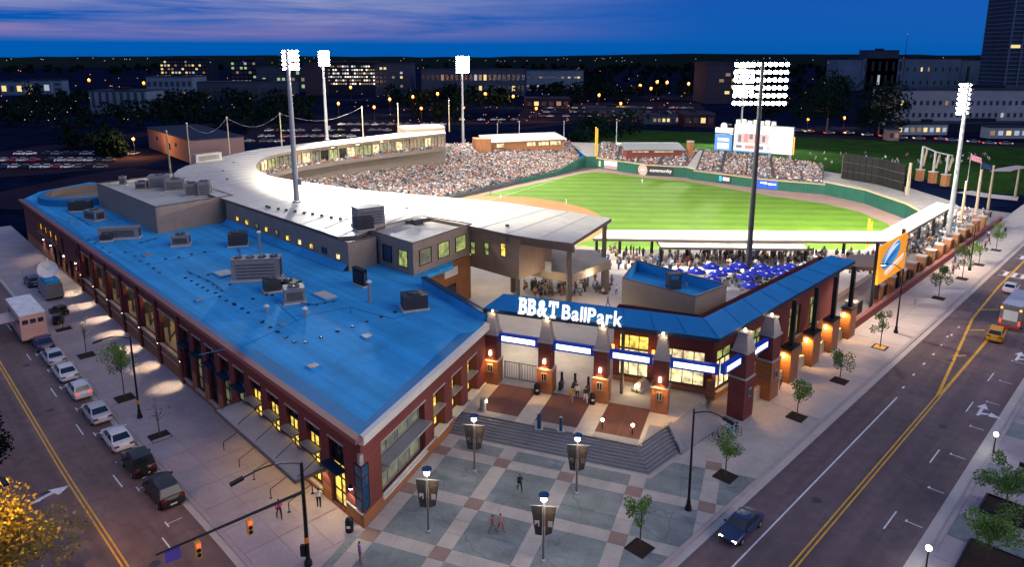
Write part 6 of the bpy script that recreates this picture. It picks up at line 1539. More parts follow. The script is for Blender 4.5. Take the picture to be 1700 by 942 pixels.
def car(label, P, ang, colour, kind='sedan', lit=False, brake=False, group=None, scale=1.0, simple=False, name='parked_car'):
    o = thing(name, label, 'car', P, ang, group); o.scale = (scale,) * 3
    S = {'sedan': dict(L=4.75, hood=.78, belt=.95, roof=1.45, cab=(-1.75, -1.05, .35, 1.15), tail=.92, w=1.82), 'hatch': dict(L=4.1, hood=.85, belt=.98, roof=1.5, cab=(-1.85, -1.5, .3, 1.05), tail=1.0, w=1.76), 'suv': dict(L=4.75, hood=1.02, belt=1.12, roof=1.72, cab=(-2.2, -1.75, .45, 1.25), tail=1.12, w=1.9), 'jeep': dict(L=4.2, hood=1.08, belt=1.15, roof=1.82, cab=(-1.6, -1.5, .25, .55), tail=1.1, w=1.85)}[kind]
    L_, w = S['L'], S['w'] / 2; xr, xf = -L_ / 2, L_ / 2; b0, b1, b2, b3 = S['cab']
    st = [(xr, .42, S['tail'] - .22, w * .80), (xr + .12, .28, S['tail'] - .03, w * .93), (xr + .5, .22, S['tail'], w), (b0, .2, S['belt'], w), (b3 - .2, .2, S['belt'], w), (b3 + .25, .2, S['hood'] + .08, w), (xf - .6, .2, S['hood'], w * .97), (xf - .15, .26, S['hood'] - .14, w * .88), (xf, .38, S['hood'] - .30, w * .72)]
    mb = MB(); rings = []
    for x, zb, zt, hw in st:
        h = zt - zb; half = [(0, zb), (hw * .86, zb), (hw * .98, zb + .1), (hw, zb + h * .5), (hw * .985, zb + h * .78), (hw * .90, zt - .02), (hw * .5, zt + .015)]
        ring = [(x, y, z) for y, z in half] + [(x, 0, zt + .025)] + [(x, -y, z) for y, z in reversed(half[1:])]
        rings.append(mb._a(ring)); nr = len(ring)
    for a, b in zip(rings[:-1], rings[1:]):
        for k in range(nr): j = (k + 1) % nr; mb.f.append((a + k, a + j, b + j, b + k)); mb.m.append(0)
    mb.f.append(tuple(rings[0] + k for k in range(nr))[::-1]); mb.m.append(0); mb.f.append(tuple(rings[-1] + k for k in range(nr))); mb.m.append(0)
    # cabin
    zb, zr = S['belt'] - .01, S['roof']; wb, wt = w * .93, w * .74
    lo = [(b0, -wb, zb), (b3, -wb, zb), (b3, wb, zb), (b0, wb, zb)]; hi = [(b1, -wt, zr - .05), (b2, -wt, zr - .03), (b2, wt, zr - .03), (b1, wt, zr - .05)]
    mid = [(b1 + .2, -wt * .55, zr), (b2 - .25, -wt * .55, zr + .01), (b2 - .25, wt * .55, zr + .01), (b1 + .2, wt * .55, zr)]
    i = mb._a(lo + hi + mid)
    for a, b in ((0, 4), (4, 8)):
        for k in range(4): j = (k + 1) % 4; mb.f.append((i + a + k, i + a + j, i + b + j, i + b + k)); mb.m.append(0)
    mb.f.append((i + 8, i + 9, i + 10, i + 11)); mb.m.append(0)
    body = obj('body', mb, colour, o)
    for p in body.data.polygons: p.use_smooth = True
    body.data.set_sharp_from_angle(angle=rad(32))
    def pane(name, a, b, c, d, n, s0=.09, s1=.09, m='glass_dark'):
        a, b, c, d = map(Vector, (a, b, c, d)); n = Vector(n).normalized() * .015
        f = lambda u, v: (a.lerp(b, u)).lerp(d.lerp(c, u), v) + n
        mb = MB(); mb.poly([f(s0, .1), f(1 - s0, .1), f(1 - s1, .92), f(s1, .92)]); return obj(name, mb, m, o)
    pane('windshield', lo[1], lo[2], hi[2], hi[1], (1, 0, .8), .05, .05); pane('rear_window', lo[3], lo[0], hi[0], hi[3], (-1, 0, .8), .07, .07)
    if not simple:
        for s, (k0, k1) in ((-1, (0, 1)), (1, (3, 2))):
            A, B, C, D = lo[k0], lo[k1], hi[k1], hi[k0]; m_ = .52
            L0 = Vector(A).lerp(Vector(B), m_); H0 = Vector(D).lerp(Vector(C), m_)
            if s < 0: pane('side_window', A, L0, H0, D, (0, s, .3), .1, .05); pane('side_window', L0, B, C, H0, (0, s, .3), .04, .06)
            else: pane('side_window', L0, A, D, H0, (0, s, .3), .05, .08); pane('side_window', B, L0, H0, C, (0, s, .3), .06, .04)
            mb = MB(); mb.box((b3 - .25, s * (w + .08), S['belt'] - .03), (.14, .2, .14)); obj('mirror', mb, colour, o)
            mb = MB(); mb.box((xr + .06, s * w * .68, S['tail'] - .26), (.14, w * .42, .16)); obj('taillight', mb, 'tail_red' if brake else 'tail_off', o)
            mb = MB(); mb.box((xf - .12, s * w * .62, S['hood'] - .32), (.2, w * .36, .14)); obj('headlight', mb, 'head_white' if lit else 'lens_clear', o)
        mb = MB(); mb.box((xr - .03, 0, .38), (.12, w * 1.66, .22)); obj('rear_bumper', mb, colour if kind != 'jeep' else 'rubber', o)
        mb = MB(); mb.box((xf - .02, 0, .34), (.12, w * 1.5, .22)); obj('front_bumper', mb, colour if kind != 'jeep' else 'rubber', o)
        mb = MB(); mb.box((xr - .1, 0, .52), (.02, .5, .12)); obj('number_plate', mb, 'plate', o)
        if kind == 'jeep': mb = MB(); mb.tube((xr - .12, .2, .95), (xr - .32, .2, .95), .36, .36, 14); obj('spare_wheel', mb, 'rubber', o)
    for x in (xr + .85, xf - .85):
        for s in (-1, 1): wheel(o, x, s * (w - .1), .34 if kind in ('suv', 'jeep') else .32)
    return o
def park(u, v, colour, kind, label, brake=False, t=None):
    t_, o_ = GL(u, v); t = t_ if t is None else t
    return car(label, FL(t, 9.95, LZ(t) - .13), FL.ang, colour, kind, brake=brake, group='cars parked along the left kerb', scale=1.13)
park(78, 566, 'car_navy', 'sedan', 'dark blue car parked behind the food truck', t=65.4)
park(100, 592, 'car_silver', 'sedan', 'silver sedan third from the food truck lane end, beside a bare sapling', t=59.3)
park(122, 615, 'car_white', 'sedan', 'pale sedan parked just ahead of the red-lit hatchback', t=53.0)
park(135, 648, 'car_white', 'hatch', 'white hatchback with glowing red tail lights', True, t=46.3)
park(168, 685, 'car_silver', 'sedan', 'long silver sedan parked beside the leafy young tree', t=38.9)
park(215, 725, 'car_white', 'sedan', 'white sedan parked beside the street lamp', t=31.3)
park(255, 770, 'car_black', 'jeep', 'black open off-roader with spare wheel on the back', t=24.2)
park(298, 820, 'car_black', 'suv', 'black crossover nearest the traffic signal', t=17.3)
car('yellow taxi stopped at the lane split on the right road', FR(45.8, 14.7, -.13), FR.ang + .08, 'car_taxi', 'suv', True, name='taxi')
car('white car ahead of the fire truck on the right road', FR(71.0, 11.9, -.13), FR.ang, 'car_white', 'sedan', brake=True, name='car')
mc = car('dark car with lit headlights driving toward the plaza corner', FR(-16.5, 9.2, -.13), FR.ang + math.pi, 'car_navy', 'sedan', lit=True, name='car')
for s in (-.55, .55): spot('headlamp', FR(-19.3, 9.2 + s, .5), FR(-27, 9.2 + s, -.1), 70, 40, .6, (1, .8, .5), .1)
# food truck
t_, o_ = 72.6, 10.35
ft = thing('food_truck', 'cream food truck with white roof and dark window band at the left kerb', 'truck', FL(t_, o_, LZ(t_) - .13), FL.ang); ft.scale = (1.3, 1.3, 1.3)
mb = MB(); mb.box((0, 0, .55), (7.6, 2.4, 2.55), top=(.985, .97)); obj('body', mb, 'truck_cream', ft); mb = MB(); mb.box((0, 0, 3.1), (7.55, 2.36, .12)); obj('roof', mb, 'white_paint', ft)
for s in (-1, 1): mb = MB(); mb.box((-.3, s * 1.19, 2.1), (6.2, .05, .5)); obj('side_window', mb, 'glass_dark', ft)
for k in range(3): mb = MB(); mb.box((-3.8, -.7 + .7 * k, 2.15), (.06, .5, .45)); obj('rear_window', mb, 'glass_dark', ft)
mb = MB(); mb.box((-4.0, 0, .5), (.35, 2.5, .22)); obj('bumper', mb, 'truck_cream', ft); mb = MB(); mb.box((4.2, 0, .55), (1.1, 2.1, 1.3), top=(.7, .9)); obj('hood', mb, 'truck_cream', ft)
mb = MB(); mb.box((.4, 1.9, 2.0), (3.6, 1.4, .06)); obj('serving_flap', mb, 'truck_cream', ft)
for x in (-2.6, 2.9):
    for s in (-1, 1): wheel(ft, x, s * 1.05, .45, .28)
# satellite trailer, dark van and carts on the pavement behind
sv = thing('satellite_truck', 'dark broadcast truck with a large round dish on the pavement', 'truck', FL(86.5, 4.6, LZ(86)), FL.ang)
mb = MB(); mb.box((0, 0, .5), (6.0, 2.4, 2.2), top=.97); obj('body', mb, 'car_grey', sv); mb = MB(); mb.box((3.7, 0, .5), (1.6, 2.2, 1.5), top=(.75, .9)); obj('cab', mb, 'car_navy', sv)
mb = MB(); mb.box((-1.4, 0, 2.7), (2.2, 2.0, .5)); obj('roof_box', mb, 'roof_blue', sv); mb = MB(); mb.box((1.2, 0, 2.7), (1.6, 2.0, .3)); obj('roof_box', mb, 'roof_blue', sv)
mb = MB(); mb.tube((.2, 0, 2.7), (.2, 0, 4.0), .09, .09, 8); ds = obj('dish_mast', mb, 'galv', sv)
dd_ = Vector((-.75, .25, .35)).normalized(); c = Vector((.2, 0, 4.5)); x_ = dd_.cross(Vector((0, 0, 1))).normalized(); y_ = x_.cross(dd_); mb = MB(); N_ = 18
for i in range(3):
    for k in range(N_):
        a0, a1 = 2 * math.pi * k / N_, 2 * math.pi * (k + 1) / N_; f = lambda r, a: c + (x_ * math.cos(a) + y_ * math.sin(a)) * r + dd_ * (r * r * .22)
        r0, r1 = 1.45 * i / 3 + .001, 1.45 * (i + 1) / 3; mb.poly([f(r0, a0), f(r0, a1), f(r1, a1), f(r1, a0)])
obj('dish', mb, 'white_paint', sv); mb = MB(); mb.tube(c, c + dd_ * 1.0, .04, .03, 5); obj('feed_arm', mb, 'dark_steel', sv)
for x in (-2.0, 3.4):
    for s in (-1, 1): wheel(sv, x, s * 1.05, .42, .26)
car('rounded dark van on the pavement behind the satellite dish', FL(95.5, 5.6, LZ(95)), FL.ang, 'car_navy', 'suv', name='van')
car('black utility cart between the food truck and the wall', FL(77.0, 5.6, LZ(77)), FL.ang + .3, 'car_black', 'jeep', scale=.8, name='utility_cart')
car('second black utility cart beside the food truck', FL(73.6, 6.4, LZ(74)), FL.ang - .2, 'car_black', 'jeep', scale=.75, name='utility_cart')
# fire truck at the right edge
fe = thing('fire_truck', 'large white and grey fire truck with orange lights at the right edge', 'truck', FR(55.2, 15.3, -.13), FR.ang)
mb = MB(); mb.box((0, 0, .6), (9.5, 2.6, 2.9), top=(.99, .96)); obj('body', mb, 'car_grey', fe); mb = MB(); mb.box((.2, 0, 3.5), (8.8, 2.4, .12)); obj('roof', mb, 'car_silver', fe)
mb = MB(); mb.box((-4.76, 0, 1.4), (.08, 1.7, 1.5)); obj('roller_door', mb, 'car_white', fe)
for s in (-1, 1):
    mb = MB(); mb.box((-4.8, s * 1.12, .9), (.1, .25, .6)); obj('taillight', mb, 'tail_red', fe); mb = MB(); mb.box((-4.8, s * 1.12, 3.0), (.1, .25, .25)); obj('warning_lamp', mb, 'lamp_amber', fe)
mb = MB(); mb.box((-5.0, 0, .45), (.6, 2.6, .25)); obj('tailboard', mb, 'car_red', fe); mb = MB(); mb.box((0, -1.33, .9), (9.0, .06, .5)); obj('side_stripe', mb, 'car_red', fe)
for x in (-3.0, 3.2):
    for s in (-1, 1): wheel(fe, x, s * 1.15, .5, .3)

# ------------------------------------------------------------------ street furniture
def street_lamp(label, P, ztop, arm_to, lit=False, band=None):
    o = thing('street_lamp', label, 'street lamp', P, 0, 'street lamps'); h = ztop - P.z
    mb = MB(); mb.lathe([(.3, 0), (.3, .25), (.2, .5), (.16, 1.0)], (0, 0, 0), 8); obj('base', mb, 'black_paint', o)
    mb = MB(); mb.tube((0, 0, .9), (0, 0, h), .12, .075, 8); obj('pole', mb, 'black_paint', o)
    a = Vector(arm_to) - Vector(P); pts = [Vector((0, 0, h - .35)).lerp(a, s / 6) + Vector((0, 0, .35 * math.sin(math.pi * s / 6))) for s in range(7)]
    mb = MB(); mb.path(pts, .055, 6); obj('arm', mb, 'black_paint', o)
    d = (pts[-1] - pts[-2]).normalized(); mb = MB(); mb.bar(pts[-1] - d * .1, pts[-1] + d * .85, .34, .16); obj('head', mb, 'black_paint', o)
    if lit:
        mb = MB(); mb.bar(pts[-1] + d * .15 - Vector((0, 0, .1)), pts[-1] + d * .75 - Vector((0, 0, .1)), .26, .05); obj('lamp_lens', mb, 'lamp_warm', o)
        q_ = Vector(P) + pts[-1] + d * .45 - Vector((0, 0, .3)); spot('street_light', q_, q_ - Vector((0, 0, 5)), lit, 150, .5, (1.0, .74, .52), .25)
    if band: mb = MB(); mb.tube((0, 0, 1.7), (0, 0, 2.15), .15, .15, 8); obj('band', mb, band, o)
    return o
mat('orange_band', (.75, .25, .03), .6, .1, 1)
t_, _ = GL(236, 693); P = FL(t_, 6.7, LZ(t_)); zt = ZT(P, 558); street_lamp('tall black street lamp with orange band on the left pavement', P, zt, G(168, 565, zt - .1), band='orange_band')
for lab, (ub, vb, vt, ua, va) in (('black street lamp standing on the plaza by the bicycles', (1142.5, 847, 680, 1208, 697)), ('black street lamp beside the yellow mulched tree pit', (1487, 553, 446, 1497, 440)), ('black street lamp far up the right pavement', (1609.5, 449, 371, 1618, 366))):
    P = G(ub, vb, 0); zt = ZT(P, vt); street_lamp(lab, P, zt, FR(FR.inv(P)[0] + .2, FR.inv(P)[1] + (2.6 if ub < 1200 else -2.2), zt + .1), lit=0 if ub < 1200 else 5200)
# amber lamp, lower left
P = G(-18, 905, 0); zt = 9.4; tip = G(4, 797, 9.6); lampA = street_lamp('amber street lamp glowing above the tree at the left border', Vector((P.x, P.y, -.3)), zt, tip)
mb = MB(); mb.lathe([(.12, -.16), (.3, -.1), (.3, 0)], tip - lampA.location - Vector((0, 0, .1)), 10); obj('lamp_bowl', mb, 'lamp_amber', lampA)
point('amber_light', tip - Vector((0, 0, .6)), 2500, (1.0, .48, .12), .25)
# traffic signal
P = G(512, 939, 0); zt = ZT(P, 768); sg = thing('traffic_signal', 'black traffic signal mast with long arm, hanging red lights and lamp arm', 'traffic signal', P)
mb = MB(); mb.lathe([(.32, 0), (.32, .3), (.2, .5)], (0, 0, 0), 8); mb.tube((0, 0, .4), (0, 0, zt), .17, .12, 10); obj('pole', mb, 'black_paint', sg)
mb = MB(); mb.tube((0, 0, 2.0), (0, 0, 2.45), .19, .19, 10); obj('band', mb, 'orange_band', sg)
a0 = Vector((0, 0, ZT(P, 817))); a1 = G(258, 923, 6.1) - P; mb = MB(); mb.tube(a0, a1, .13, .07, 8); obj('mast_arm', mb, 'black_paint', sg)
l1 = G(404, 794, zt + .3) - P; pts = [Vector((0, 0, zt - .1)).lerp(l1, s / 6) + Vector((0, 0, .45 * math.sin(math.pi * s / 6))) for s in range(7)]; mb = MB(); mb.path(pts, .06, 6); obj('lamp_arm', mb, 'black_paint', sg)
d = (pts[-1] - pts[-2]).normalized(); mb = MB(); mb.bar(pts[-1], pts[-1] + d * .95, .36, .16); obj('lamp_head', mb, 'black_paint', sg)
adir = Vector((a1.x, a1.y, 0)).normalized(); angA = math.atan2(adir.y, adir.x)
for q in (.40, .745):
    c = a0.lerp(a1, q); mb = MB(); mb.tube(c, c - Vector((0, 0, .35)), .04, .04, 5); mb.box(c - Vector((0, 0, 1.5)), (.36, .3, 1.15), angA); h_ = obj('signal_head', mb, 'yellow_paint', sg)
    nrm = Vector((adir.y, -adir.x, 0)); 
    for k, m_ in enumerate(('signal_red', 'black_paint', 'black_paint')):
        for s in (-1, 1): e = c - Vector((0, 0, .55 + .36 * k)) + nrm * s * .15; mb = MB(); mb.tube(e, e + nrm * s * .08, .14, .14, 10); obj('lens', mb, m_, h_)
c = a0.lerp(a1, .90); mb = MB(); mb.box(c - Vector((0, 0, .95)), (.95, .06, .85), angA); mat('sign_violet', (.10, .07, .35), .5, .1, 1); obj('sign_plate', mb, 'sign_violet', sg)
mb = MB(); mb.box(c - Vector((0, 0, .75)) + Vector((adir.y, -adir.x, 0)) * .04, (.1, .02, .45), angA); mb.box(c - Vector((0, 0, .42)) + Vector((adir.y, -adir.x, 0)) * .04, (.5, .02, .1), angA); obj('sign_mark', mb, 'white_paint', sg)
mb = MB(); mb.box((-.3, -.1, .9), (.35, .3, .9)); obj('pedestrian_signal', mb, 'black_paint', sg)
# plaza lamps with banners
mat('banner_dark', (.02, .02, .022), .7, .5, 3); mat('banner_brown', (.07, .05, .035), .7, .4, 3)
emat('lamp_globe', (1, .95, .85), 14.0)
PLZ = [(4.9, 15.5, 'near the stairs and the brick wing'), (4.8, 24.6, 'in front of the glass shop front'), (14.7, 15.4, 'near the middle of the stairs'), (14.6, 24.5, 'in the middle foreground of the plaza')]
for k, (t, o_, lab) in enumerate(PLZ):
    P = FE(t, o_, 0); o = thing('banner_lamp', 'plaza lamp post with two dark banners %s' % lab, 'lamp post', P, FE.ang + .25, 'plaza lamp posts')
    mb = MB(); mb.lathe([(.24, 0), (.24, .12), (.1, .2)], (0, 0, 0), 8); obj('base', mb, 'galv', o); mb = MB(); mb.tube((0, 0, .1), (0, 0, 5.1), .09, .07, 8); obj('pole', mb, 'metal_taupe', o)
    mb = MB(); mb.bar((-1.0, 0, 4.75), (1.0, 0, 4.75), .05, .05); obj('banner_arm', mb, 'galv', o)
    for s in (-1, 1):
        mb = MB(); p = [(s * .12, 0, 2.2), (s * .62, .12 * s, 2.35), (s * .98, .05, 4.72), (s * .12, 0, 4.72)]; q = [(x, y + .03, z) for x, y, z in p]
        mb.poly(p); mb.poly(q[::-1]); 
        for i in range(4): mb.poly([p[i], p[(i + 1) % 4], q[(i + 1) % 4], q[i]][::-1])
        b_ = obj('banner', mb, 'banner_dark' if s < 0 else 'banner_brown', o)
        mb = MB(); mb.box((s * .5, -.03, 3.0), (.35, .02, .5)); obj('banner_print', mb, 'stone_pale' if k % 2 else 'metal_taupe', b_)
    mb = MB(); mb.lathe([(.08, 0), (.22, .12), (.24, .3), (.12, .45)], (0, 0, 5.1), 10); obj('globe', mb, 'lamp_globe', o)
    mb = MB(); mb.lathe([(.42, 0), (.42, .05), (.2, .12)], (0, 0, 5.68), 12); obj('reflector', mb, 'glass_blue', o); mb = MB(); mb.tube((0, 0, 5.5), (0, 0, 5.7), .03, .03, 4); obj('stem', mb, 'galv', o)
    point('plaza_lamp', P + Vector((0, 0, 5.35)) + Vector((.0, -.5, .1)), 260, (1, .86, .66), .25)
# bollard lights on the terrace
for k, (u, v, lab) in enumerate(((1000, 712, 'first short bollard lamp at the stair head'), (1050, 721, 'second short bollard lamp at the stair head'))):
    P = G(u, v, UP); o = thing('bollard_lamp', lab, 'bollard lamp', P, 0, 'bollard lamps'); mb = MB(); mb.tube((0, 0, 0), (0, 0, .8), .07, .06, 8); obj('post', mb, 'dark_steel', o); mb = MB(); mb.lathe([(.1, 0), (.16, .1), (.16, .22), (.05, .3)], (0, 0, .8), 8); obj('lamp', mb, 'lamp_warm', o); point('bollard_light', P + Vector((0, 0, 1.35)), 150, (1, .72, .34), .12)
P = G(802, 682, UP); o = thing('gate_bollard', 'grey cylinder bollard with a small lamp at the stair head', 'bollard', P); mb = MB(); mb.tube((0, 0, 0), (0, 0, 1.35), .33, .33, 12); obj('drum', mb, 'hvac', o); mb = MB(); mb.box((.38, -.1, 1.0), (.16, .16, .25)); obj('lamp', mb, 'lamp_warm', o); point('bollard_light', P + Vector((.75, -.2, 1.2)), 60, (1, .72, .34), .12)
for k, (u, v) in enumerate(((895, 712), (931, 716))):
    P = G(u, v, UP); o = thing('info_post', ['blue capped post on a square foot at the stair head', 'slim teal post beside the blue capped post'][k], 'post', P); mb = MB(); mb.tube((0, 0, 0), (0, 0, 1.5), .22 - .06 * k, .22 - .06 * k, 10); obj('shaft', mb, 'glass_blue', o); mb = MB(); mb.box((0, 0, 0), (.8, .8, .06)); obj('foot', mb, 'galv', o)
def bin_(P, label, hood=True):
    o = thing('litter_bin', label, 'litter bin', P, 0, 'litter bins'); mb = MB(); mb.lathe([(.3, 0), (.34, .1), (.34, .85), (.3, .95)], (0, 0, 0), 12); obj('drum', mb, 'black_paint', o); mb = MB(); mb.lathe([(.34, 0), (.3, .2), (.14, .38)], (0, 0, .95), 12); obj('hood', mb, 'black_paint', o); mb = MB(); mb.box((0, -.34, .5), (.3, .03, .2)); obj('label_plate', mb, 'white_paint', o)
bin_(FL(.6, 1.0, 0), 'black litter bin at the brick corner'); bin_(FE(6.2, 1.2, UP), 'black litter bin at the second gate pier'); bin_(FE(12.5, 1.2, UP), 'black litter bin at the third gate pier')
# bicycle racks
RK = [(410, 722, 372, 748), (437, 747, 398, 777), (463, 772, 422, 797), (491, 797, 450, 828), (519, 820, 480, 851)]
for k, (u0, v0, u1, v1) in enumerate(RK):
    a, b = Vector(FL(*GL(u0, v0))), Vector(FL(*GL(u1, v1))); ta, oa_ = FL.inv(a); z = LZ(ta); o = thing('bike_rack', 'slim black bicycle rail on the left pavement, %s from the lamp' % ORD[k], 'bike rack', Vector((a.x, a.y, z)), 0, 'bicycle rails')
    d = b - a; mb = MB(); mb.path([(0, 0, 0), (0, 0, .95), (d.x, d.y, .95), (d.x, d.y, 0)], .035, 6); obj('rail', mb, 'black_paint', o)
    for q in ((0, 0), (d.x, d.y)): mb = MB(); mb.lathe([(.16, 0), (.16, .04), (.06, .08)], (q[0], q[1], 0), 8); obj('foot', mb, 'black_paint', o)
# bicycles chained by the corner pier
def bicycle(label, P, ang, col):
    o = thing('bicycle', label, 'bicycle', P, ang, 'bicycles by the gate'); o.scale = (1.1,) * 3
    for x in (-.52, .52):
        mb = MB(); n = 14; pts = [(x + .33 * math.cos(2 * math.pi * k / n), 0, .34 + .33 * math.sin(2 * math.pi * k / n)) for k in range(n + 1)]; mb.path(pts, .022, 4); w_ = obj('wheel', mb, 'rubber', o)
        mb = MB()
        for k in range(4): a = math.pi * k / 4; mb.tube((x - .32 * math.cos(a), 0, .34 - .32 * math.sin(a)), (x + .32 * math.cos(a), 0, .34 + .32 * math.sin(a)), .006, .006, 3)
        obj('spokes', mb, 'rim', w_)
    mb = MB(); F_ = [((-.52, 0, .34), (-.1, 0, .34)), ((-.1, 0, .34), (-.25, 0, .85)), ((-.25, 0, .85), (-.52, 0, .34)), ((-.1, 0, .34), (.36, 0, .82)), ((-.24, 0, .8), (.35, 0, .85)), ((.52, 0, .34), (.34, 0, .95))]
    for a, b in F_: mb.tube(a, b, .022, .022, 5)
    obj('frame', mb, col, o); mb = MB(); mb.box((-.27, 0, .87), (.26, .12, .06)); obj('saddle', mb, 'rubber', o); mb = MB(); mb.tube((.33, -.27, .98), (.33, .27, .98), .02, .02, 5); obj('handlebar', mb, 'rubber', o)
cols = ['car_navy', 'car_black', 'car_silver', 'car_red', 'sign_cyan', 'car_black', 'car_navy']
for k in range(7): bicycle('%s bicycle leaning in the rack by the corner pier, %s from the stairs' % (['dark blue', 'black', 'silver', 'red', 'bright blue', 'black', 'dark blue'][k], ORD[k]), FR(-6.2 + .62 * k, 1.2 + .12 * (k % 3), .01), FR.ang + 1.4 + .15 * (k % 2), cols[k])
for k in range(2): bicycle(['silver bicycle against the garden wall past the second pier', 'black bicycle beside the silver one at the garden wall'][k], FR(9.4 + .9 * k, .3, .01), FR.ang + .3, ['car_silver', 'car_black'][k])
for k, (t, o_) in enumerate(((52.2, 2.8),)):
    o = thing('bike_hoop', 'grey hoop rack on the pale pavement below the billboard', 'bike rack', FR(t, o_, 0), FR.ang); mb = MB(); mb.path([(-.4, 0, 0), (-.4, 0, .7), (-.2, 0, .9), (.2, 0, .9), (.4, 0, .7), (.4, 0, 0)], .035, 6); obj('hoop', mb, 'galv', o)
# small globe lamps across the road
for k, (u, v, vt) in enumerate(((1649, 752, 727), (1537, 946, 917))):
    P = G(u, v, 0); h = ZT(P, vt) + .1; o = thing('globe_lamp', ['lit white globe lamp beside the black bench across the road', 'lit white globe lamp at the bottom right kerb'][k], 'lamp post', P, 0, 'globe lamps'); mb = MB(); mb.tube((0, 0, 0), (0, 0, h), .07, .05, 8); obj('post', mb, 'black_paint', o); mb = MB(); mb.lathe([(.08, 0), (.2, .12), (.2, .3), (.08, .42)], (0, 0, h), 10); obj('globe', mb, 'lamp_white', o); point('globe_light', P + Vector((-.3, 0, h + .5)), 60, (.95, 1, .95), .2)
P = G(1672, 700, 0); o = thing('sign_post', 'black post with a tall banner at the right border', 'lamp post', FR(22, 22.6, 0)); mb = MB(); mb.tube((0, 0, 0), (0, 0, 9), .14, .1, 8); obj('pole', mb, 'black_paint', o); mb = MB(); mb.lathe([(.35, 0), (.35, .4), (.2, .8)], (0, 0, 0), 8); obj('base', mb, 'black_paint', o)
# wall lights of the left front with their pools
for k, t in enumerate([40.4] + [b + .8 for a, b in bays]):
    o = thing('wall_light', 'small wall light on the brick front, %s from the street lamp' % ORD[k], 'wall light', FL(t, .38, LZ(t) + 2.9), FL.ang, 'wall lights of the brick front')
    mb = MB(); mb.box((0, -.1, 0), (.34, .22, .3)); obj('housing', mb, 'dark_steel', o); mb = MB(); mb.box((0, -.1, -.05), (.26, .16, .05)); obj('lens', mb, 'lamp_warm', o)
    spot('wall_wash', FL(t, .62, LZ(t) + 2.75), FL(t, 1.75, LZ(t)), 700, 68, .4, (1.0, .80, .52), .06)
for k, (t, z) in enumerate(((1.7, 3.0), (5.9, 3.0), (89.5, 3.4), (98, 2.9), (108, 2.9), (114, 2.9))):
    o = thing('wall_light', ['bright sconce beside the corner door', 'bright sconce at the awning end', 'bright lamp over the far service door', 'wall lamp on the far end of the brick front', 'second wall lamp on the far end of the brick front', 'last wall lamp on the far end of the brick front'][k], 'wall light', FL(t, .2, z), FL.ang, 'wall lights of the brick front')
    mb = MB(); mb.box((0, -.1, 0), (.3, .25, .25)); obj('housing', mb, 'dark_steel', o); mb = MB(); mb.box((0, -.12, -.08), (.26, .2, .08)); obj('lens', mb, 'lamp_white', o)
    spot('sconce_light', FL(t, .55, z - .12), FL(t, .9, z - 3), 260, 120, .4, (1.0, .78, .45), .08)
# blue patio umbrellas with tables
mat('umbrella_blue', (.015, .03, .42), .7, .1, 2)
UMB = [(1128, 449), (1157, 447), (1181, 439), (1194, 450), (1213, 444), (1228, 437), (1238, 456), (1252, 448), (1266, 440), (1272, 451), (1289, 444), (1303, 452), (1246, 470), (1182, 460), (1312, 440)]
um0 = None
for k, (u, v) in enumerate(UMB):
    P = G(u, v, 3.5); P.z = 1.05
    lab = 'blue patio umbrella with white dots, %s from the service block' % ORD[k]
    if um0 is None:
        um0 = thing('patio_umbrella', lab, 'umbrella', P, 0, 'blue patio umbrellas'); mb = MB(); mb.tube((0, 0, 0), (0, 0, 2.75), .035, .03, 6); obj('pole', mb, 'galv', um0)
        mb = MB(); n = 8; ap = (0, 0, 2.75); rim = [(1.5 * math.cos(2 * math.pi * i / n), 1.5 * math.sin(2 * math.pi * i / n), 2.05) for i in range(n)]; val = [(1.5 * math.cos(2 * math.pi * i / n), 1.5 * math.sin(2 * math.pi * i / n), 1.88) for i in range(n)]
        for i in range(n): j = (i + 1) % n; mb.poly([rim[i], rim[j], ap]); mb.poly([val[i], val[j], rim[j], rim[i]])
        cn = obj('canopy', mb, 'umbrella_blue', um0)
        for i in range(4):
            a = math.pi / 4 + math.pi / 2 * i; q = Vector((math.cos(a), math.sin(a), 0)); c = q * .85 + Vector((0, 0, 2.375)); tx = Vector((-q.y, q.x, 0)); ty = (Vector((0, 0, 2.75)) - (q * 1.39 + Vector((0, 0, 2.05)))).normalized(); nn_ = tx.cross(ty).normalized() ; nn_ = nn_ if nn_.z > 0 else -nn_
            mb = MB(); mb.poly([c + nn_ * .05 + tx * .24 * math.cos(b) + ty * .16 * math.sin(b) for b in [2 * math.pi * s / 10 for s in range(10)]]); obj('print', mb, 'white_paint', cn)
        mb = MB(); mb.lathe([(.55, .72), (.55, .76)], (0, 0, 0), 12); obj('table_top', mb, 'dark_steel', um0)
        for i in range(4): a = math.pi / 2 * i; mb = MB(); mb.box((1.0 * math.cos(a), 1.0 * math.sin(a), 0), (.42, .42, .46)); obj('stool', mb, 'hvac', um0)
    else: dup(um0, P, .4 * k, lab)
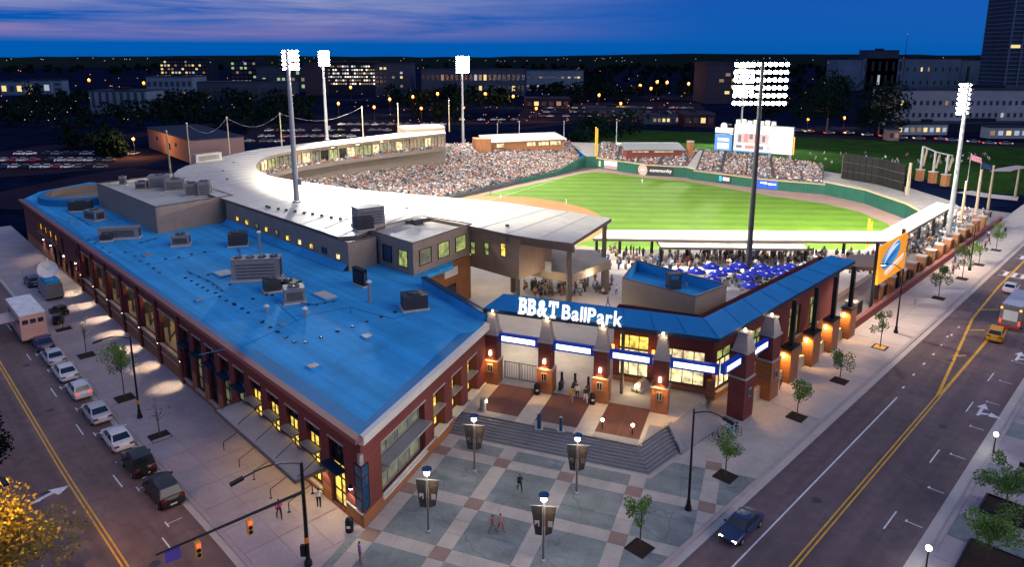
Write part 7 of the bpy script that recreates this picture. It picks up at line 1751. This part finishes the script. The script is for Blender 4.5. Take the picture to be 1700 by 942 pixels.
# ------------------------------------------------------------------ people
def make_body(pose):
    """one skinned body per pose; bones as edges, radius per joint"""
    J = {'pel': ((0, 0, .95), .135), 'bel': ((0, 0, 1.12), .13), 'che': ((0, .01, 1.34), .15), 'nek': ((0, .01, 1.5), .06), 'hea': ((0, -.01, 1.62), .095), 'top': ((0, .0, 1.73), .075)}
    sw = {'stand': .04, 'walk': .26, 'wave': .05}[pose]
    for s, n in ((-1, 'l'), (1, 'r')):
        f = sw * s
        J['hip' + n] = ((s * .10, 0, .90), .10); J['kne' + n] = ((s * .11, -f * .7 - .02, .50), .07); J['ank' + n] = ((s * .11, -f + (.12 if pose == 'walk' and s < 0 else 0), .09), .045); J['toe' + n] = ((s * .12, -f - .13, .035), .04)
        J['sho' + n] = ((s * .19, .01, 1.42), .07); 
        if pose == 'wave' and s > 0: J['elb' + n] = ((s * .32, -.15, 1.35), .05); J['wri' + n] = ((s * .26, -.32, 1.5), .035); J['han' + n] = ((s * .22, -.37, 1.56), .04)
        else: J['elb' + n] = ((s * .26, .03 + f * .4, 1.15), .05); J['wri' + n] = ((s * .25, -.06 + f * .7, .92), .035); J['han' + n] = ((s * .24, -.08 + f * .8, .82), .042)
    Ed = [('pel', 'bel'), ('bel', 'che'), ('che', 'nek'), ('nek', 'hea'), ('hea', 'top')]
    for n in 'lr': Ed += [('pel', 'hip' + n), ('hip' + n, 'kne' + n), ('kne' + n, 'ank' + n), ('ank' + n, 'toe' + n), ('che', 'sho' + n), ('sho' + n, 'elb' + n), ('elb' + n, 'wri' + n), ('wri' + n, 'han' + n)]
    names = list(J); me = bpy.data.meshes.new('person'); me.from_pydata([J[n][0] for n in names], [(names.index(a), names.index(b)) for a, b in Ed], [])
    o = bpy.data.objects.new('person', me); COL.objects.link(o); md = o.modifiers.new('s', 'SKIN'); sv_ = me.skin_vertices[0].data
    for i, n in enumerate(names): sv_[i].radius = (J[n][1], J[n][1] * (.8 if n in ('che', 'bel', 'pel') else 1)); sv_[i].use_root = (n == 'pel')
    sd = o.modifiers.new('d', 'SUBSURF'); sd.levels = 1; sd.render_levels = 1
    dg = bpy.context.evaluated_depsgraph_get(); out = bpy.data.meshes.new_from_object(o.evaluated_get(dg)); bpy.data.objects.remove(o)
    for q in ('crowd_0', 'crowd_12', 'crowd_15', 'crowd_18'): out.materials.append(M[q])
    for p in out.polygons:
        c = p.center; ax = abs(c.x)
        if c.z > 1.63 or (c.z > 1.55 and c.y > .03): m = 3
        elif c.z > 1.5: m = 2
        elif c.z < .07: m = 3
        elif c.z < .96 and ax > .2: m = 2
        elif c.z < .98: m = 1
        else: m = 0
        p.material_index = m; p.use_smooth = True
    return out
BODY = {k: make_body(k) for k in ('stand', 'walk', 'wave')}
mat('cl_purple', (.22, .10, .35), .8, .1, 2); mat('cl_magenta', (.5, .03, .2), .8, .1, 2); mat('cl_white', (.7, .69, .67), .8, .1, 2); mat('cl_yellow', (.6, .35, .03), .8, .1, 2); mat('cl_red', (.42, .05, .04), .8, .1, 2); mat('cl_blue', (.05, .12, .35), .8, .1, 2); mat('cl_black', (.015, .015, .018), .8, .1, 2); mat('cl_grey', (.2, .2, .21), .8, .1, 2); mat('cl_khaki', (.3, .22, .14), .8, .1, 2); mat('cl_pink', (.45, .2, .2), .8, .1, 2); mat('cl_rust', (.3, .09, .06), .8, .1, 2)
def person(label, P, ang, shirt, trousers, pose='stand', skin='crowd_15', hair='crowd_18', s=1.03, group=None):
    o = bpy.data.objects.new('person', BODY[pose]); COL.objects.link(o); o.location = P; o.rotation_euler = (0, 0, ang); o.scale = (s,) * 3
    tag(o, label, 'person', group)
    for i, m in enumerate((shirt, trousers, skin, hair)): o.material_slots[i].link = 'OBJECT'; o.material_slots[i].material = M[m]
    return o
def gp(u, v, z=0): return G(u, v, z)
person('person in purple shirt and rust trousers standing at the plaza edge', G(598, 936, 0), 2.0, 'cl_purple', 'cl_rust', s=1.1)
t_, o_ = GL(464, 861); person('person in magenta top walking past the bicycle rails', FL(t_, o_, LZ(t_)), .6, 'cl_magenta', 'cl_black', 'walk', s=1.05)
t_, o_ = GL(530, 842); person('person in white shirt standing under the awning end', FL(t_, min(o_, 1.6), LZ(t_)), .2, 'cl_white', 'cl_black', 'wave')
person('person in red and dark clothes walking across the plaza', G(818, 888, 0), 1.0, 'cl_rust', 'cl_grey', 'walk'); person('person in pink walking beside the dark walker on the plaza', G(831, 884, 0), 1.0, 'cl_pink', 'cl_rust', 'walk', s=.98)
person('person in dark clothes alone on the plaza below the stairs', G(863, 816, 0), .3, 'cl_black', 'cl_black', 'walk', s=.97)
person('person in yellow shirt walking into the gate', G(948, 667, UP), 3.2, 'cl_yellow', 'cl_khaki', 'walk'); person('person in white shirt and dark trousers at the gate', G(958, 663, UP), 3.0, 'cl_white', 'cl_black'); person('person in black with orange top at the gate rail', G(972, 668, UP), 3.3, 'cl_black', 'cl_white', 'walk')
person('person in red shirt on the concourse behind the letters', G(892, 499, 1.05), 0, 'cl_red', 'cl_white'); person('person in dark clothes beside the red shirt on the concourse', G(899, 501, 1.05), .5, 'cl_black', 'cl_khaki', 'walk'); person('person in blue walking past the service block', G(1009, 511, 1.05), 1, 'cl_blue', 'cl_grey', 'walk'); person('person in white leaning near the concourse column', G(1023, 490, 1.05), .5, 'cl_white', 'cl_blue', 'wave')
for k, (u, v, lab, a, b) in enumerate(((940, 339, 'fielder in white standing at the edge of the infield dirt', 'cl_white', 'cl_white'), (1066, 305, 'fielder in white alone in the outfield', 'cl_white', 'cl_white'), (831, 331, 'fielder in white at the left of the infield', 'cl_white', 'cl_white'), (815, 324, 'umpire in black near third base', 'cl_black', 'cl_grey'), (781, 323, 'coach in dark jacket near the stand rail', 'cl_black', 'cl_white'))):
    person(lab, G(u, v, FZ + .06), 1.5 + k, a, b, ['stand', 'walk', 'wave'][k % 3], group='players on the field')
RP = random.Random(17); tops_ = [('cl_red', 'red'), ('cl_white', 'white'), ('cl_blue', 'blue'), ('cl_black', 'black'), ('cl_yellow', 'yellow'), ('cl_grey', 'grey'), ('cl_rust', 'rust')]
for k in range(12):
    q = FR(74 + 4.1 * k + RP.uniform(-1, 1), RP.uniform(.8, 3.2), .01); tp = tops_[k % 7]
    person('passer-by in %s top on the far right pavement, %s along the wall' % (tp[1], ORD[k]), q, RP.uniform(0, 6), tp[0], 'cl_black', ['stand', 'walk', 'wave'][k % 3], group='passers-by on the right pavement')
for k in range(18):
    u, v = 1112 + 12 * k + RP.uniform(-3, 3), RP.uniform(424, 468); tp = tops_[(k * 3) % 7]
    person('spectator in %s top among the blue umbrellas, %s counted' % (tp[1], ORD[k]) if 0 else 'spectator in %s top standing among the blue umbrellas, %s from left' % (tp[1], ORD[k]), G(u, v, 1.05), RP.uniform(0, 6), tp[0], RP.choice(['cl_black', 'cl_khaki', 'cl_blue']), ['stand', 'walk', 'wave'][k % 3], group='spectators among the umbrellas')
for k in range(26):
    q = pA[0].lerp(pA[1], .02 + .94 * (k + RP.uniform(-.3, .3)) / 26); tp = tops_[(k * 2) % 7]
    person('spectator in %s top at the rail under the long white canopy, %s from left' % (tp[1], ORD[k]), Vector((q.x, q.y - .6, 1.05)), RP.uniform(0, 6), tp[0], RP.choice(['cl_black', 'cl_khaki', 'cl_blue']), ['stand', 'walk', 'wave'][k % 3], group='spectators at the canopy rail')
# turnstile rails at the gate
for k, (t, o_) in enumerate(((8.3, -1.0), (9.8, -1.2), (11.4, -.9))):
    o = thing('turnstile', 'dark ticket turnstile in the second gate opening, %s from the wing' % ORD[k], 'turnstile', FE(t, o_, UP), FE.ang, 'turnstiles'); mb = MB(); mb.box((0, 0, 0), (.3, 1.1, 1.0)); obj('cabinet', mb, 'hvac_dark', o); mb = MB(); mb.tube((.15, 0, .85), (.7, 0, .95), .03, .03, 5); mb.tube((.15, 0, .85), (.55, .3, .55), .03, .03, 5); obj('arms', mb, 'galv', o); mb = MB(); mb.box((0, .3, 1.0), (.26, .1, .9)); obj('reader', mb, 'dark_steel', o)
for k, (t0, t1) in enumerate(((1.4, 3.2), (3.4, 5.9))):
    o = thing('gate_leaf', 'open black railing gate in the first opening, %s leaf' % ORD[k], 'gate', FE(t0, -1.3, UP), FE.ang, 'gate leaves'); L_ = t1 - t0; mb = MB(); mb.bar((0, 0, .1), (L_, 0, .1), .06, .06); mb.bar((0, 0, 2.1), (L_, 0, 2.1), .06, .06); mb.bar((0, 0, 0), (0, 0, 2.2), .06, .06); mb.bar((L_, 0, 0), (L_, 0, 2.2), .06, .06); obj('frame', mb, 'dark_steel', o)
    for i in range(8): mb = MB(); x = L_ * (i + .5) / 8; mb.bar((x, 0, .1), (x, 0, 2.1), .03, .03); obj('rail', mb, 'dark_steel', o)
P = FE(16.8, -4.2, UP); o = thing('statue', 'pale low sculpture lit by a lamp behind the third gate opening', 'statue', P, .5); mb = MB(); mb.box((0, 0, 0), (2.6, 1.2, .35), .4); obj('plinth', mb, 'stone_pale', o); mb = MB(); mb.box((0, 0, .35), (2.2, .8, .7), .4, top=.6); obj('block', mb, 'stone_pale', o); mb = MB(); mb.lathe([(.12, 0), (.2, .2), (.1, .4)], (-1.2, -.6, .7), 8); obj('lamp', mb, 'lamp_warm', o); mb = MB(); mb.tube((-1.2, -.6, 0), (-1.2, -.6, .7), .05, .05, 6); obj('lamp_post', mb, 'dark_steel', o); point('statue_light', P + Vector((-1.5, -1.0, 1.3)), 90, (1, .8, .45), .15)
# ------------------------------------------------------------------ the city beyond
for n_, c_ in (('city_pale', (.075, .13, .22)), ('city_grey', (.028, .046, .09)), ('city_dark', (.008, .013, .032)), ('city_mauve', (.030, .028, .055)), ('city_pink', (.20, .13, .13)), ('city_brick', (.028, .011, .018)), ('city_roof', (.02, .03, .055)), ('city_white', (.17, .20, .27))): mat(n_, c_, .85, .2, .05, spec=.05)
emat('far_yellow', (1.0, .74, .28), 1.0); emat('far_white', (1.0, .92, .75), 1.5); emat('far_green', (.55, .8, .35), .6); emat('far_dim', (1.0, .62, .25), .25); emat('far_cool', (.75, .85, 1.0), .5); mat('far_glass', (.03, .04, .06), .2, 0)
emat('far_lamp_amber', (1.0, .25, .02), 3.6); emat('far_lamp_white', (1.0, .85, .6), 1.4)
RC = random.Random(31)
UNIT = None
def unit_pane():
    global UNIT
    me = bpy.data.meshes.new('window'); me.from_pydata([(-.5, -.06, 0), (.5, -.06, 0), (.5, -.06, 1), (-.5, -.06, 1), (-.5, .3, 0), (.5, .3, 0), (.5, .3, 1), (-.5, .3, 1)], [], [(0, 1, 2, 3), (1, 5, 6, 2), (4, 0, 3, 7), (3, 2, 6, 7), (4, 5, 1, 0)]); return me
PANES = {}
def pane_mesh(m):
    if m not in PANES: me = unit_pane(); me.materials.append(M[m]); PANES[m] = me
    return PANES[m]
def city(label, u0, u1, vb, vt, depth, wall='city_grey', rows=0, cols=0, lit=.3, litm='far_yellow', zones=None, roofh=.8, cat='building', name='city_building', vb1=None, base_z=GZ, wfrac=(.6, .5), darkm='far_glass', z_lo=.08, z_hi=.93):
    a, b = G(u0, vb, base_z), G(u1, vb1 or vb, base_z); f = face_frame((a.x, a.y), (b.x, b.y)); L_ = (b - a).length; h = ZT(a.lerp(b, .5), vt)
    o = thing(name, label, cat, a, f.ang)
    H_ = h - base_z
    mb = MB(); mb.box((L_ / 2, depth / 2, 0), (L_, depth, H_)); obj('wall', mb, wall, o)
    mb = MB(); mb.box((L_ / 2, depth / 2, H_), (L_ + .6, depth + .6, roofh)); obj('roof', mb, 'city_roof', o)
    mb = MB(); mb.box((L_ * RC.uniform(.3, .7), depth / 2, H_ + roofh), (L_ * .18, depth * .4, roofh * 2.2)); obj('roof_house', mb, 'city_dark', o)
    for r in range(rows):
        for c in range(cols):
            p = inst('window', pane_mesh(RC.choice([litm, litm, 'far_dim', 'far_dim', 'far_cool']) if RC.random() < lit * 1.25 else darkm), o, (L_ * (c + .5) / cols, 0, H_ * (z_lo + (z_hi - z_lo) * (r + .25) / rows)))
            p.scale = (L_ / cols * wfrac[0], 1, H_ * (z_hi - z_lo) / rows * wfrac[1])
    return o
city('dark domed hospital block with yellow windows on the skyline', 268, 348, 132, 97, 40, 'city_dark', 5, 14, .38)
city('wide pale blue-grey hall left of centre in the far city', 246, 322, 168, 128, 30, 'city_pale', 2, 8, .08)
o = city('low dark hall with a lit roof edge beyond the left trees', 318, 480, 167, 137, 30, 'city_grey', 1, 10, .15)
city('pale columned hall among the trees on the left', 152, 246, 190, 152, 25, 'city_pale', 1, 8, .1, wfrac=(.45, .8))
city('small pale house far left on the skyline slope', 2, 40, 158, 136, 14, 'city_pale', 1, 3, .3); city('pale twin-gabled house on the far left slope', 44, 86, 157, 134, 14, 'city_pale', 1, 3, .3); city('narrow pale tower on the far left', 90, 106, 162, 134, 10, 'city_pale', 3, 1, .4)
city('glass office with scattered green lights behind the first floodlight', 386, 428, 150, 98, 30, 'city_dark', 6, 6, .35, 'far_green'); city('blue-grey office with green lit floor behind the first floodlight', 428, 508, 152, 112, 30, 'city_grey', 3, 10, .35, 'far_green')
city('blank mauve slab beside the lit office', 508, 546, 158, 106, 28, 'city_mauve'); city('large office with four rows of white lit windows', 546, 624, 158, 103, 34, 'city_dark', 6, 20, .62, 'far_white', z_lo=.3, wfrac=(.7, .42)); city('dim stepped office wing right of the lit office', 624, 684, 158, 106, 30, 'city_grey', 6, 9, .12)
city('long pale low office behind the third floodlight', 700, 872, 160, 116, 30, 'city_grey', 2, 22, .12); city('long low college building with lit corner stair', 874, 968, 150, 117, 24, 'city_pale', 2, 18, .3, 'far_yellow', wfrac=(.8, .2)); city('low brick shed in front of the college building', 872, 946, 180, 164, 18, 'city_brick', 1, 6, .3, 'far_yellow')
city('grey office with a grid of dark windows left of the largest floodlight', 1170, 1262, 172, 104, 40, 'city_mauve', 5, 9, .1, wfrac=(.75, .5), z_lo=.2)
city('brown freight shed beyond left field', 1135, 1186, 210, 190, 16, 'city_brick', 1, 4, .2); city('low store with lit windows beyond left field', 1068, 1128, 206, 193, 14, 'city_grey', 1, 8, .5); city('low blue roofed shed beyond left field', 975, 1060, 192, 180, 14, 'city_roof', 1, 5, .2)
city('pale tall block at the left end of the right-hand terrace', 1388, 1427, 150, 99, 30, 'city_pale'); city('ornate pale block with roof house and lit pinnacles', 1428, 1496, 150, 97, 34, 'city_pale', 2, 6, .15, wfrac=(.35, .7)); city('upper roof house with lamps on the ornate block', 1434, 1486, 150, 84, 20, 'city_grey', name='roof_house'); city('broad blank pale block on the right skyline', 1497, 1590, 150, 98, 34, 'city_pale', 2, 8, .1, wfrac=(.25, .3)); city('pale block with arched window on the right skyline', 1591, 1662, 150, 100, 34, 'city_pale', 1, 3, .0, wfrac=(.2, .6))
city('long pale two-storey building with rows of small windows at the right', 1488, 1760, 212, 150, 30, 'city_white', 2, 26, .12, 'far_yellow', wfrac=(.45, .36), z_lo=.2, z_hi=.85); city('low yellow lit arcade under the long pale building', 1488, 1572, 224, 207, 6, 'city_white', 1, 8, .8, 'far_yellow'); city('yellow lit ground floor at the right end of the long building', 1640, 1760, 230, 212, 6, 'city_white', 1, 9, .8, 'far_yellow')
city('dark overhanging deck roof in front of the long pale building', 1485, 1760, 219, 206, 10, 'city_dark')
city('small pink kiosk by the far road', 1475, 1492, 234, 216, 5, 'city_pink', 1, 2, .3, name='kiosk')
# lattice high-rise at the top right
a = G(1664, 160, GZ); b = G(1820, 160, GZ); f = face_frame((a.x, a.y), (b.x, b.y)); L_ = (b - a).length
hr = thing('tower_block', 'glass high-rise with pale balcony lattice at the top right corner', 'building', a, f.ang); H_ = 105.0
mb = MB(); mb.box((L_ / 2, 20, 0), (L_, 40, H_)); obj('wall', mb, 'city_grey', hr)
for i in range(26): mb = MB(); mb.box((L_ / 2, 19.7, 4 * i + 2), (L_ + 1.4, 41.6, .7)); obj('floor_slab', mb, 'city_pale', hr)
for i in range(9): mb = MB(); mb.box((L_ * i / 8, -.6, 0), (.8, 1.4, H_)); obj('mullion', mb, 'city_pale', hr)
for i in range(8):
    for j in range(25):
        if RC.random() < .9: q = inst('window', pane_mesh('far_yellow' if RC.random() < .05 else 'far_glass'), hr, (L_ * (i + .5) / 8, 0, 4 * j + 2.8)); q.scale = (L_ / 8 * .8, 1, 3)
# pink-walled warehouse behind the canopy on the left
A0, A1, A2_ = G(248, 245, GZ), G(318, 272, GZ), G(332, 250, GZ)
wh = thing('warehouse', 'low warehouse with pinkish wall and flat dark roof behind the canopy', 'building', A0)
f = face_frame((A0.x, A0.y), (A1.x, A1.y)); Lw = (A1 - A0).length; hw_ = 7.0
mb = MB(); mb.prism(P2(f(0, 0), f(Lw, 0), f(Lw, -20), f(0, -20)), GZ, hw_); obj('wall', mb, 'city_pink', wh, world=True); mb = MB(); mb.prism(P2(f(-.4, .4), f(Lw + .4, .4), f(Lw + .4, -20.4), f(-.4, -20.4)), hw_, hw_ + .5); obj('roof', mb, 'city_roof', wh, world=True)
mb = MB(); mb.box(f(Lw * .55, .1, 1), (1.6, .2, 2.4), f.ang); obj('door', mb, 'city_dark', wh, world=True)
for q in (.25, .7): mb = MB(); mb.box(f(Lw * q, .1, 3.0), (1.6, .2, 1.6), f.ang); obj('window', mb, 'far_glass', wh, world=True)
# chimney mast with red lamp, crane
P = G(1500, 118, GZ); o = thing('radio_mast', 'thin dark radio mast above the right skyline', 'mast', P); mb = MB(); mb.tube((0, 0, 0), (0, 0, ZT(P, 56) - GZ), 1.2, .3, 5); obj('shaft', mb, 'city_dark', o); mb = MB(); mb.lathe([(.8, 0), (.8, 1.2)], (0, 0, ZT(P, 57) - GZ), 6); obj('beacon', mb, 'tail_red', o)
# far roads and car parks
ribbon('road', [(-40, 262), (120, 240), (310, 212), (420, 200)], 16, 'asphalt_far', GZ + .06); ribbon('road', [(-40, 345), (60, 322), (160, 300), (260, 282)], 26, 'asphalt_far', GZ + .07)
ribbon('road', [(700, 206), (860, 204), (1010, 201), (1180, 210), (1330, 224), (1500, 232), (1800, 246)], 18, 'asphalt_far', GZ + .08); ribbon('road', [(860, 214), (1000, 196), (1150, 183)], 10, 'asphalt_far', GZ + .09)
mb = MB(); mb.poly([G(u, v, GZ + .03) for u, v in ((-60, 300), (240, 275), (330, 245), (-60, 255))]); struct('car_park', mb, 'asphalt_far'); mb = MB(); mb.poly([G(u, v, GZ + .04) for u, v in ((400, 240), (720, 232), (740, 205), (420, 205))]); struct('car_park', mb, 'asphalt_far'); mb = MB(); mb.poly([G(u, v, GZ + .05) for u, v in ((850, 200), (1180, 196), (1160, 168), (880, 172))]); struct('car_park', mb, 'asphalt_far')
def far_car_mesh(col):
    mb = MB(); mb.box((0, 0, .3), (4.6, 1.8, .62), top=(.96, .94)); mb.box((-.2, 0, .92), (2.7, 1.62, .52), m=1, top=(.66, .82)); mb.box((-.2, 0, 1.44), (1.75, 1.3, .03), m=0)
    for x in (-1.45, 1.45):
        for s in (-1, 1): mb.tube((x, s * .8 - .1, .32), (x, s * .8 + .1, .32), .32, .32, 8, 2)
    me = bpy.data.meshes.new('parked_car'); me.from_pydata(mb.v, [], mb.f)
    for q in (col, 'glass_dark', 'rubber'): me.materials.append(M[q])
    me.polygons.foreach_set('material_index', mb.m); return me
FCM = {c: far_car_mesh('car_' + c) for c in ('silver', 'white', 'black', 'grey', 'red', 'navy')}
def lot(u0, u1, v0, v1, nr, nc, ang, where, group, fill=.85):
    for r in range(nr):
        v = v0 + (v1 - v0) * r / max(1, nr - 1)
        for c in range(nc):
            if RC.random() > fill: continue
            u = u0 + (u1 - u0) * (c + .5) / nc + RC.uniform(-1, 1); col = RC.choice(['silver', 'white', 'black', 'grey', 'red', 'navy', 'black', 'grey'])
            o = bpy.data.objects.new('parked_car', FCM[col]); COL.objects.link(o); o.location = G(u, v, GZ + .06); o.rotation_euler = (0, 0, ang + RC.uniform(-.05, .05)); tag(o, '%s parked car, %s place in the %s' % ({'navy': 'dark blue'}.get(col, col), ORD[c], where), 'car', 'cars in the far car parks')
lot(0, 190, 268, 268, 1, 12, .35, 'nearest left car park row', 'a'); lot(0, 175, 279, 279, 1, 10, .35, 'second left car park row', 'a'); lot(10, 230, 257, 257, 1, 14, .35, 'back left car park row', 'a')
lot(335, 470, 236, 236, 1, 11, .5, 'car park behind the canopy bend', 'b'); lot(430, 590, 228, 228, 1, 13, .5, 'front row behind the second floodlight', 'b'); lot(440, 690, 218, 218, 1, 19, .5, 'middle row behind the canopy', 'b'); lot(560, 740, 208, 208, 1, 13, .5, 'rear row behind the canopy', 'b')
lot(880, 1170, 194, 194, 1, 22, .2, 'front row beyond left field', 'c'); lot(890, 1160, 187, 187, 1, 24, .2, 'middle row beyond left field', 'c'); lot(900, 1150, 180, 180, 1, 26, .2, 'rear row beyond left field', 'c'); lot(760, 860, 200, 200, 1, 9, .2, 'row beside the concession stand', 'c')
# traffic on the far road behind the outfield, tail lamps burning
def traffic_mesh():
    me = far_car_mesh('car_grey'); bm = bmesh.new(); bm.from_mesh(me); me.materials.append(M['tail_red']); me.materials.append(M['far_lamp_white'])
    for x, m_ in ((-2.36, 3), (2.36, 4)):
        for s in (-1, 1):
            r = bmesh.ops.create_cube(bm, size=1.0)
            for v in r['verts']: v.co = Vector((x + v.co.x * .25, s * .6 + v.co.y * .6, .72 + v.co.z * .35))
            for f in {f for v in r['verts'] for f in v.link_faces}: f.material_index = m_
    bm.to_mesh(me); bm.free(); return me
TM = traffic_mesh()
for k in range(24):
    q = k / 24; u = 1000 + 700 * q + RC.uniform(-8, 8); v = 203 + 40 * (max(0, q - .15) / .85) + RC.uniform(-1.2, 1.2)
    o = bpy.data.objects.new('car', TM); COL.objects.link(o); o.location = G(u, v, GZ + .1); o.rotation_euler = (0, 0, (.55 if k % 3 else .55 + math.pi) - .9 * q); tag(o, 'small car with lit tail lamps on the far road, %s from the left' % ORD[k], 'car', 'traffic on the far road')
# far street lamps, lit amber, each a post with its head
AM = [(225, 262, 231, 5200), (563, 196, 172, 4200), (583, 165, 145, 3000), (648, 190, 165, 5200), (686, 180, 161, 4200), (727, 178, 156, 5200), (1090, 160, 136, 3800), (1106, 162, 137, 3800), (1142, 164, 139, 3800), (1062, 160, 142, 2200), (1080, 166, 147, 2200), (806, 176, 156, 3600), (852, 178, 160, 3600), (994, 176, 158, 2400), (150, 152, 133, 1500), (240, 152, 138, 1200), (700, 205, 180, 3200), (770, 200, 178, 3600), (890, 200, 180, 2600), (1030, 190, 172, 2600), (622, 200, 178, 2600), (1400, 212, 196, 2600), (1340, 214, 198, 1800)]
for k, (u, v, vt, e) in enumerate(sorted(AM)):
    P = G(u, v, GZ); h = ZT(P, vt) - GZ; h = min(h, 16.0); o = thing('far_street_lamp', 'amber street lamp burning in the far city, %s from the left' % ORD[k], 'street lamp', P, 0, 'amber street lamps in the far city')
    mb = MB(); mb.tube((0, 0, 0), (0, 0, h), .14, .09, 5); obj('pole', mb, 'dark_steel', o); s = max(.35, P.y * .0021)
    mb = MB(); mb.lathe([(s * .5, -s), (s, 0), (s * .5, s)], (0, 0, h), 8); obj('lamp', mb, 'far_lamp_amber', o)
    point('amber_light', P + Vector((0, -1.5, h + s + .4)), e * 4, (1.0, .40, .08), .5)
# countless small lights of the city
mb = MB()
def mote(u, v, z, k, m):
    P = G(u, v, z); s = P.y * k; mb.box(P, (s, s, s), 0, m)
for _ in range(90): mote(RC.uniform(0, 1650), RC.triangular(95, 105, 97), 31, .0005, 0)
for _ in range(190): mote(RC.uniform(0, 1400), RC.uniform(112, 180), 3, .0005, RC.choice([0, 1, 1]))
for _ in range(110): mote(RC.uniform(640, 1180), RC.uniform(150, 205), 2, .0006, RC.choice([1, 1, 0]))
for _ in range(60): mote(RC.uniform(0, 250), RC.uniform(140, 200), 3, .0006, RC.choice([0, 0, 1]))
o = obj('city_lights', mb, ['far_lamp_white', 'far_lamp_amber']); o['kind'] = 'stuff'; o['label'] = 'countless small lights scattered over the far city'
# woods and hills
def woods():
    rg = random.Random(44); mb = MB()
    zones = [(0, 330, 158, 216, 90), (240, 520, 168, 205, 60), (640, 860, 160, 178, 46), (880, 1180, 112, 160, 120), (900, 1060, 156, 178, 26), (1240, 1400, 120, 200, 60), (0, 1700, 110, 124, 200), (690, 760, 190, 208, 10), (960, 1060, 222, 232, 14), (1640, 1720, 122, 150, 12), (330, 470, 196, 222, 14), (100, 240, 238, 250, 10)]
    for u0, u1, v0, v1, n in zones:
        for _ in range(n):
            u, v = rg.uniform(u0, u1), rg.uniform(v0, v1); P = G(u, v, GZ); dist = P.y; h = rg.uniform(6, 12) * (1 + .0002 * dist); r = h * rg.uniform(.4, .6); s = .55 + dist * .0016
            for _ in range(46):
                q = Vector((rg.gauss(0, .5), rg.gauss(0, .5), rg.uniform(.1, 1))); c = P + Vector((q.x * r, q.y * r, q.z * h)); a = Vector((rg.gauss(0, 1), rg.gauss(0, 1), rg.gauss(0, 1))).normalized(); b = a.cross(Vector((rg.gauss(0, 1), rg.gauss(0, 1), rg.gauss(0, 1)))).normalized()
                mb.poly([c - a * s, c + b * s * .8, c + a * s, c - b * s * .8])
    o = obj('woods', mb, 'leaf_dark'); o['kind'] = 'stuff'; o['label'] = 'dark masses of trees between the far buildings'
woods()
for k, (u, v, vt, cr, lab) in enumerate(((1372, 222, 118, 14, 'large dark green tree left of the pale long building'), (1458, 224, 142, 12, 'large round tree in front of the long pale building'), (968, 238, 219, 4.5, 'bushy tree beyond the left field crowd'), (185, 262, 222, 6, 'dark tree beside the left car park'), (1668, 152, 98, 18, 'black tree mass beside the high-rise'))):
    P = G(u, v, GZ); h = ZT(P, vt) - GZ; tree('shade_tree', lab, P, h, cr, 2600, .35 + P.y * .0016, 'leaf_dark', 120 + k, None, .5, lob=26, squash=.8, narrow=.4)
def hills():
    rg = random.Random(8); mb = MB()
    for y, hm in ((2450, 16),):
        n = 160; xs = [-6500 + 13000 * k / n for k in range(n + 1)]; hs = [hm * (.45 + .3 * math.sin(x * .0011 + y) + .25 * math.sin(x * .0037 + 2 * y)) + rg.uniform(-2, 2) for x in xs]
        A = [Vector((x, y, GZ)) for x in xs]; B = [Vector((x, y + 140, GZ + 34 + h)) for x, h in zip(xs, hs)]; C_ = [Vector((x, y + 600, GZ + 10)) for x in xs]
        mb.strip(A, B); mb.strip(B, C_)
    struct('hills', mb, 'leaf_dark', 'low dark wooded hills along the skyline')
hills()
print('objects', len(bpy.data.objects))
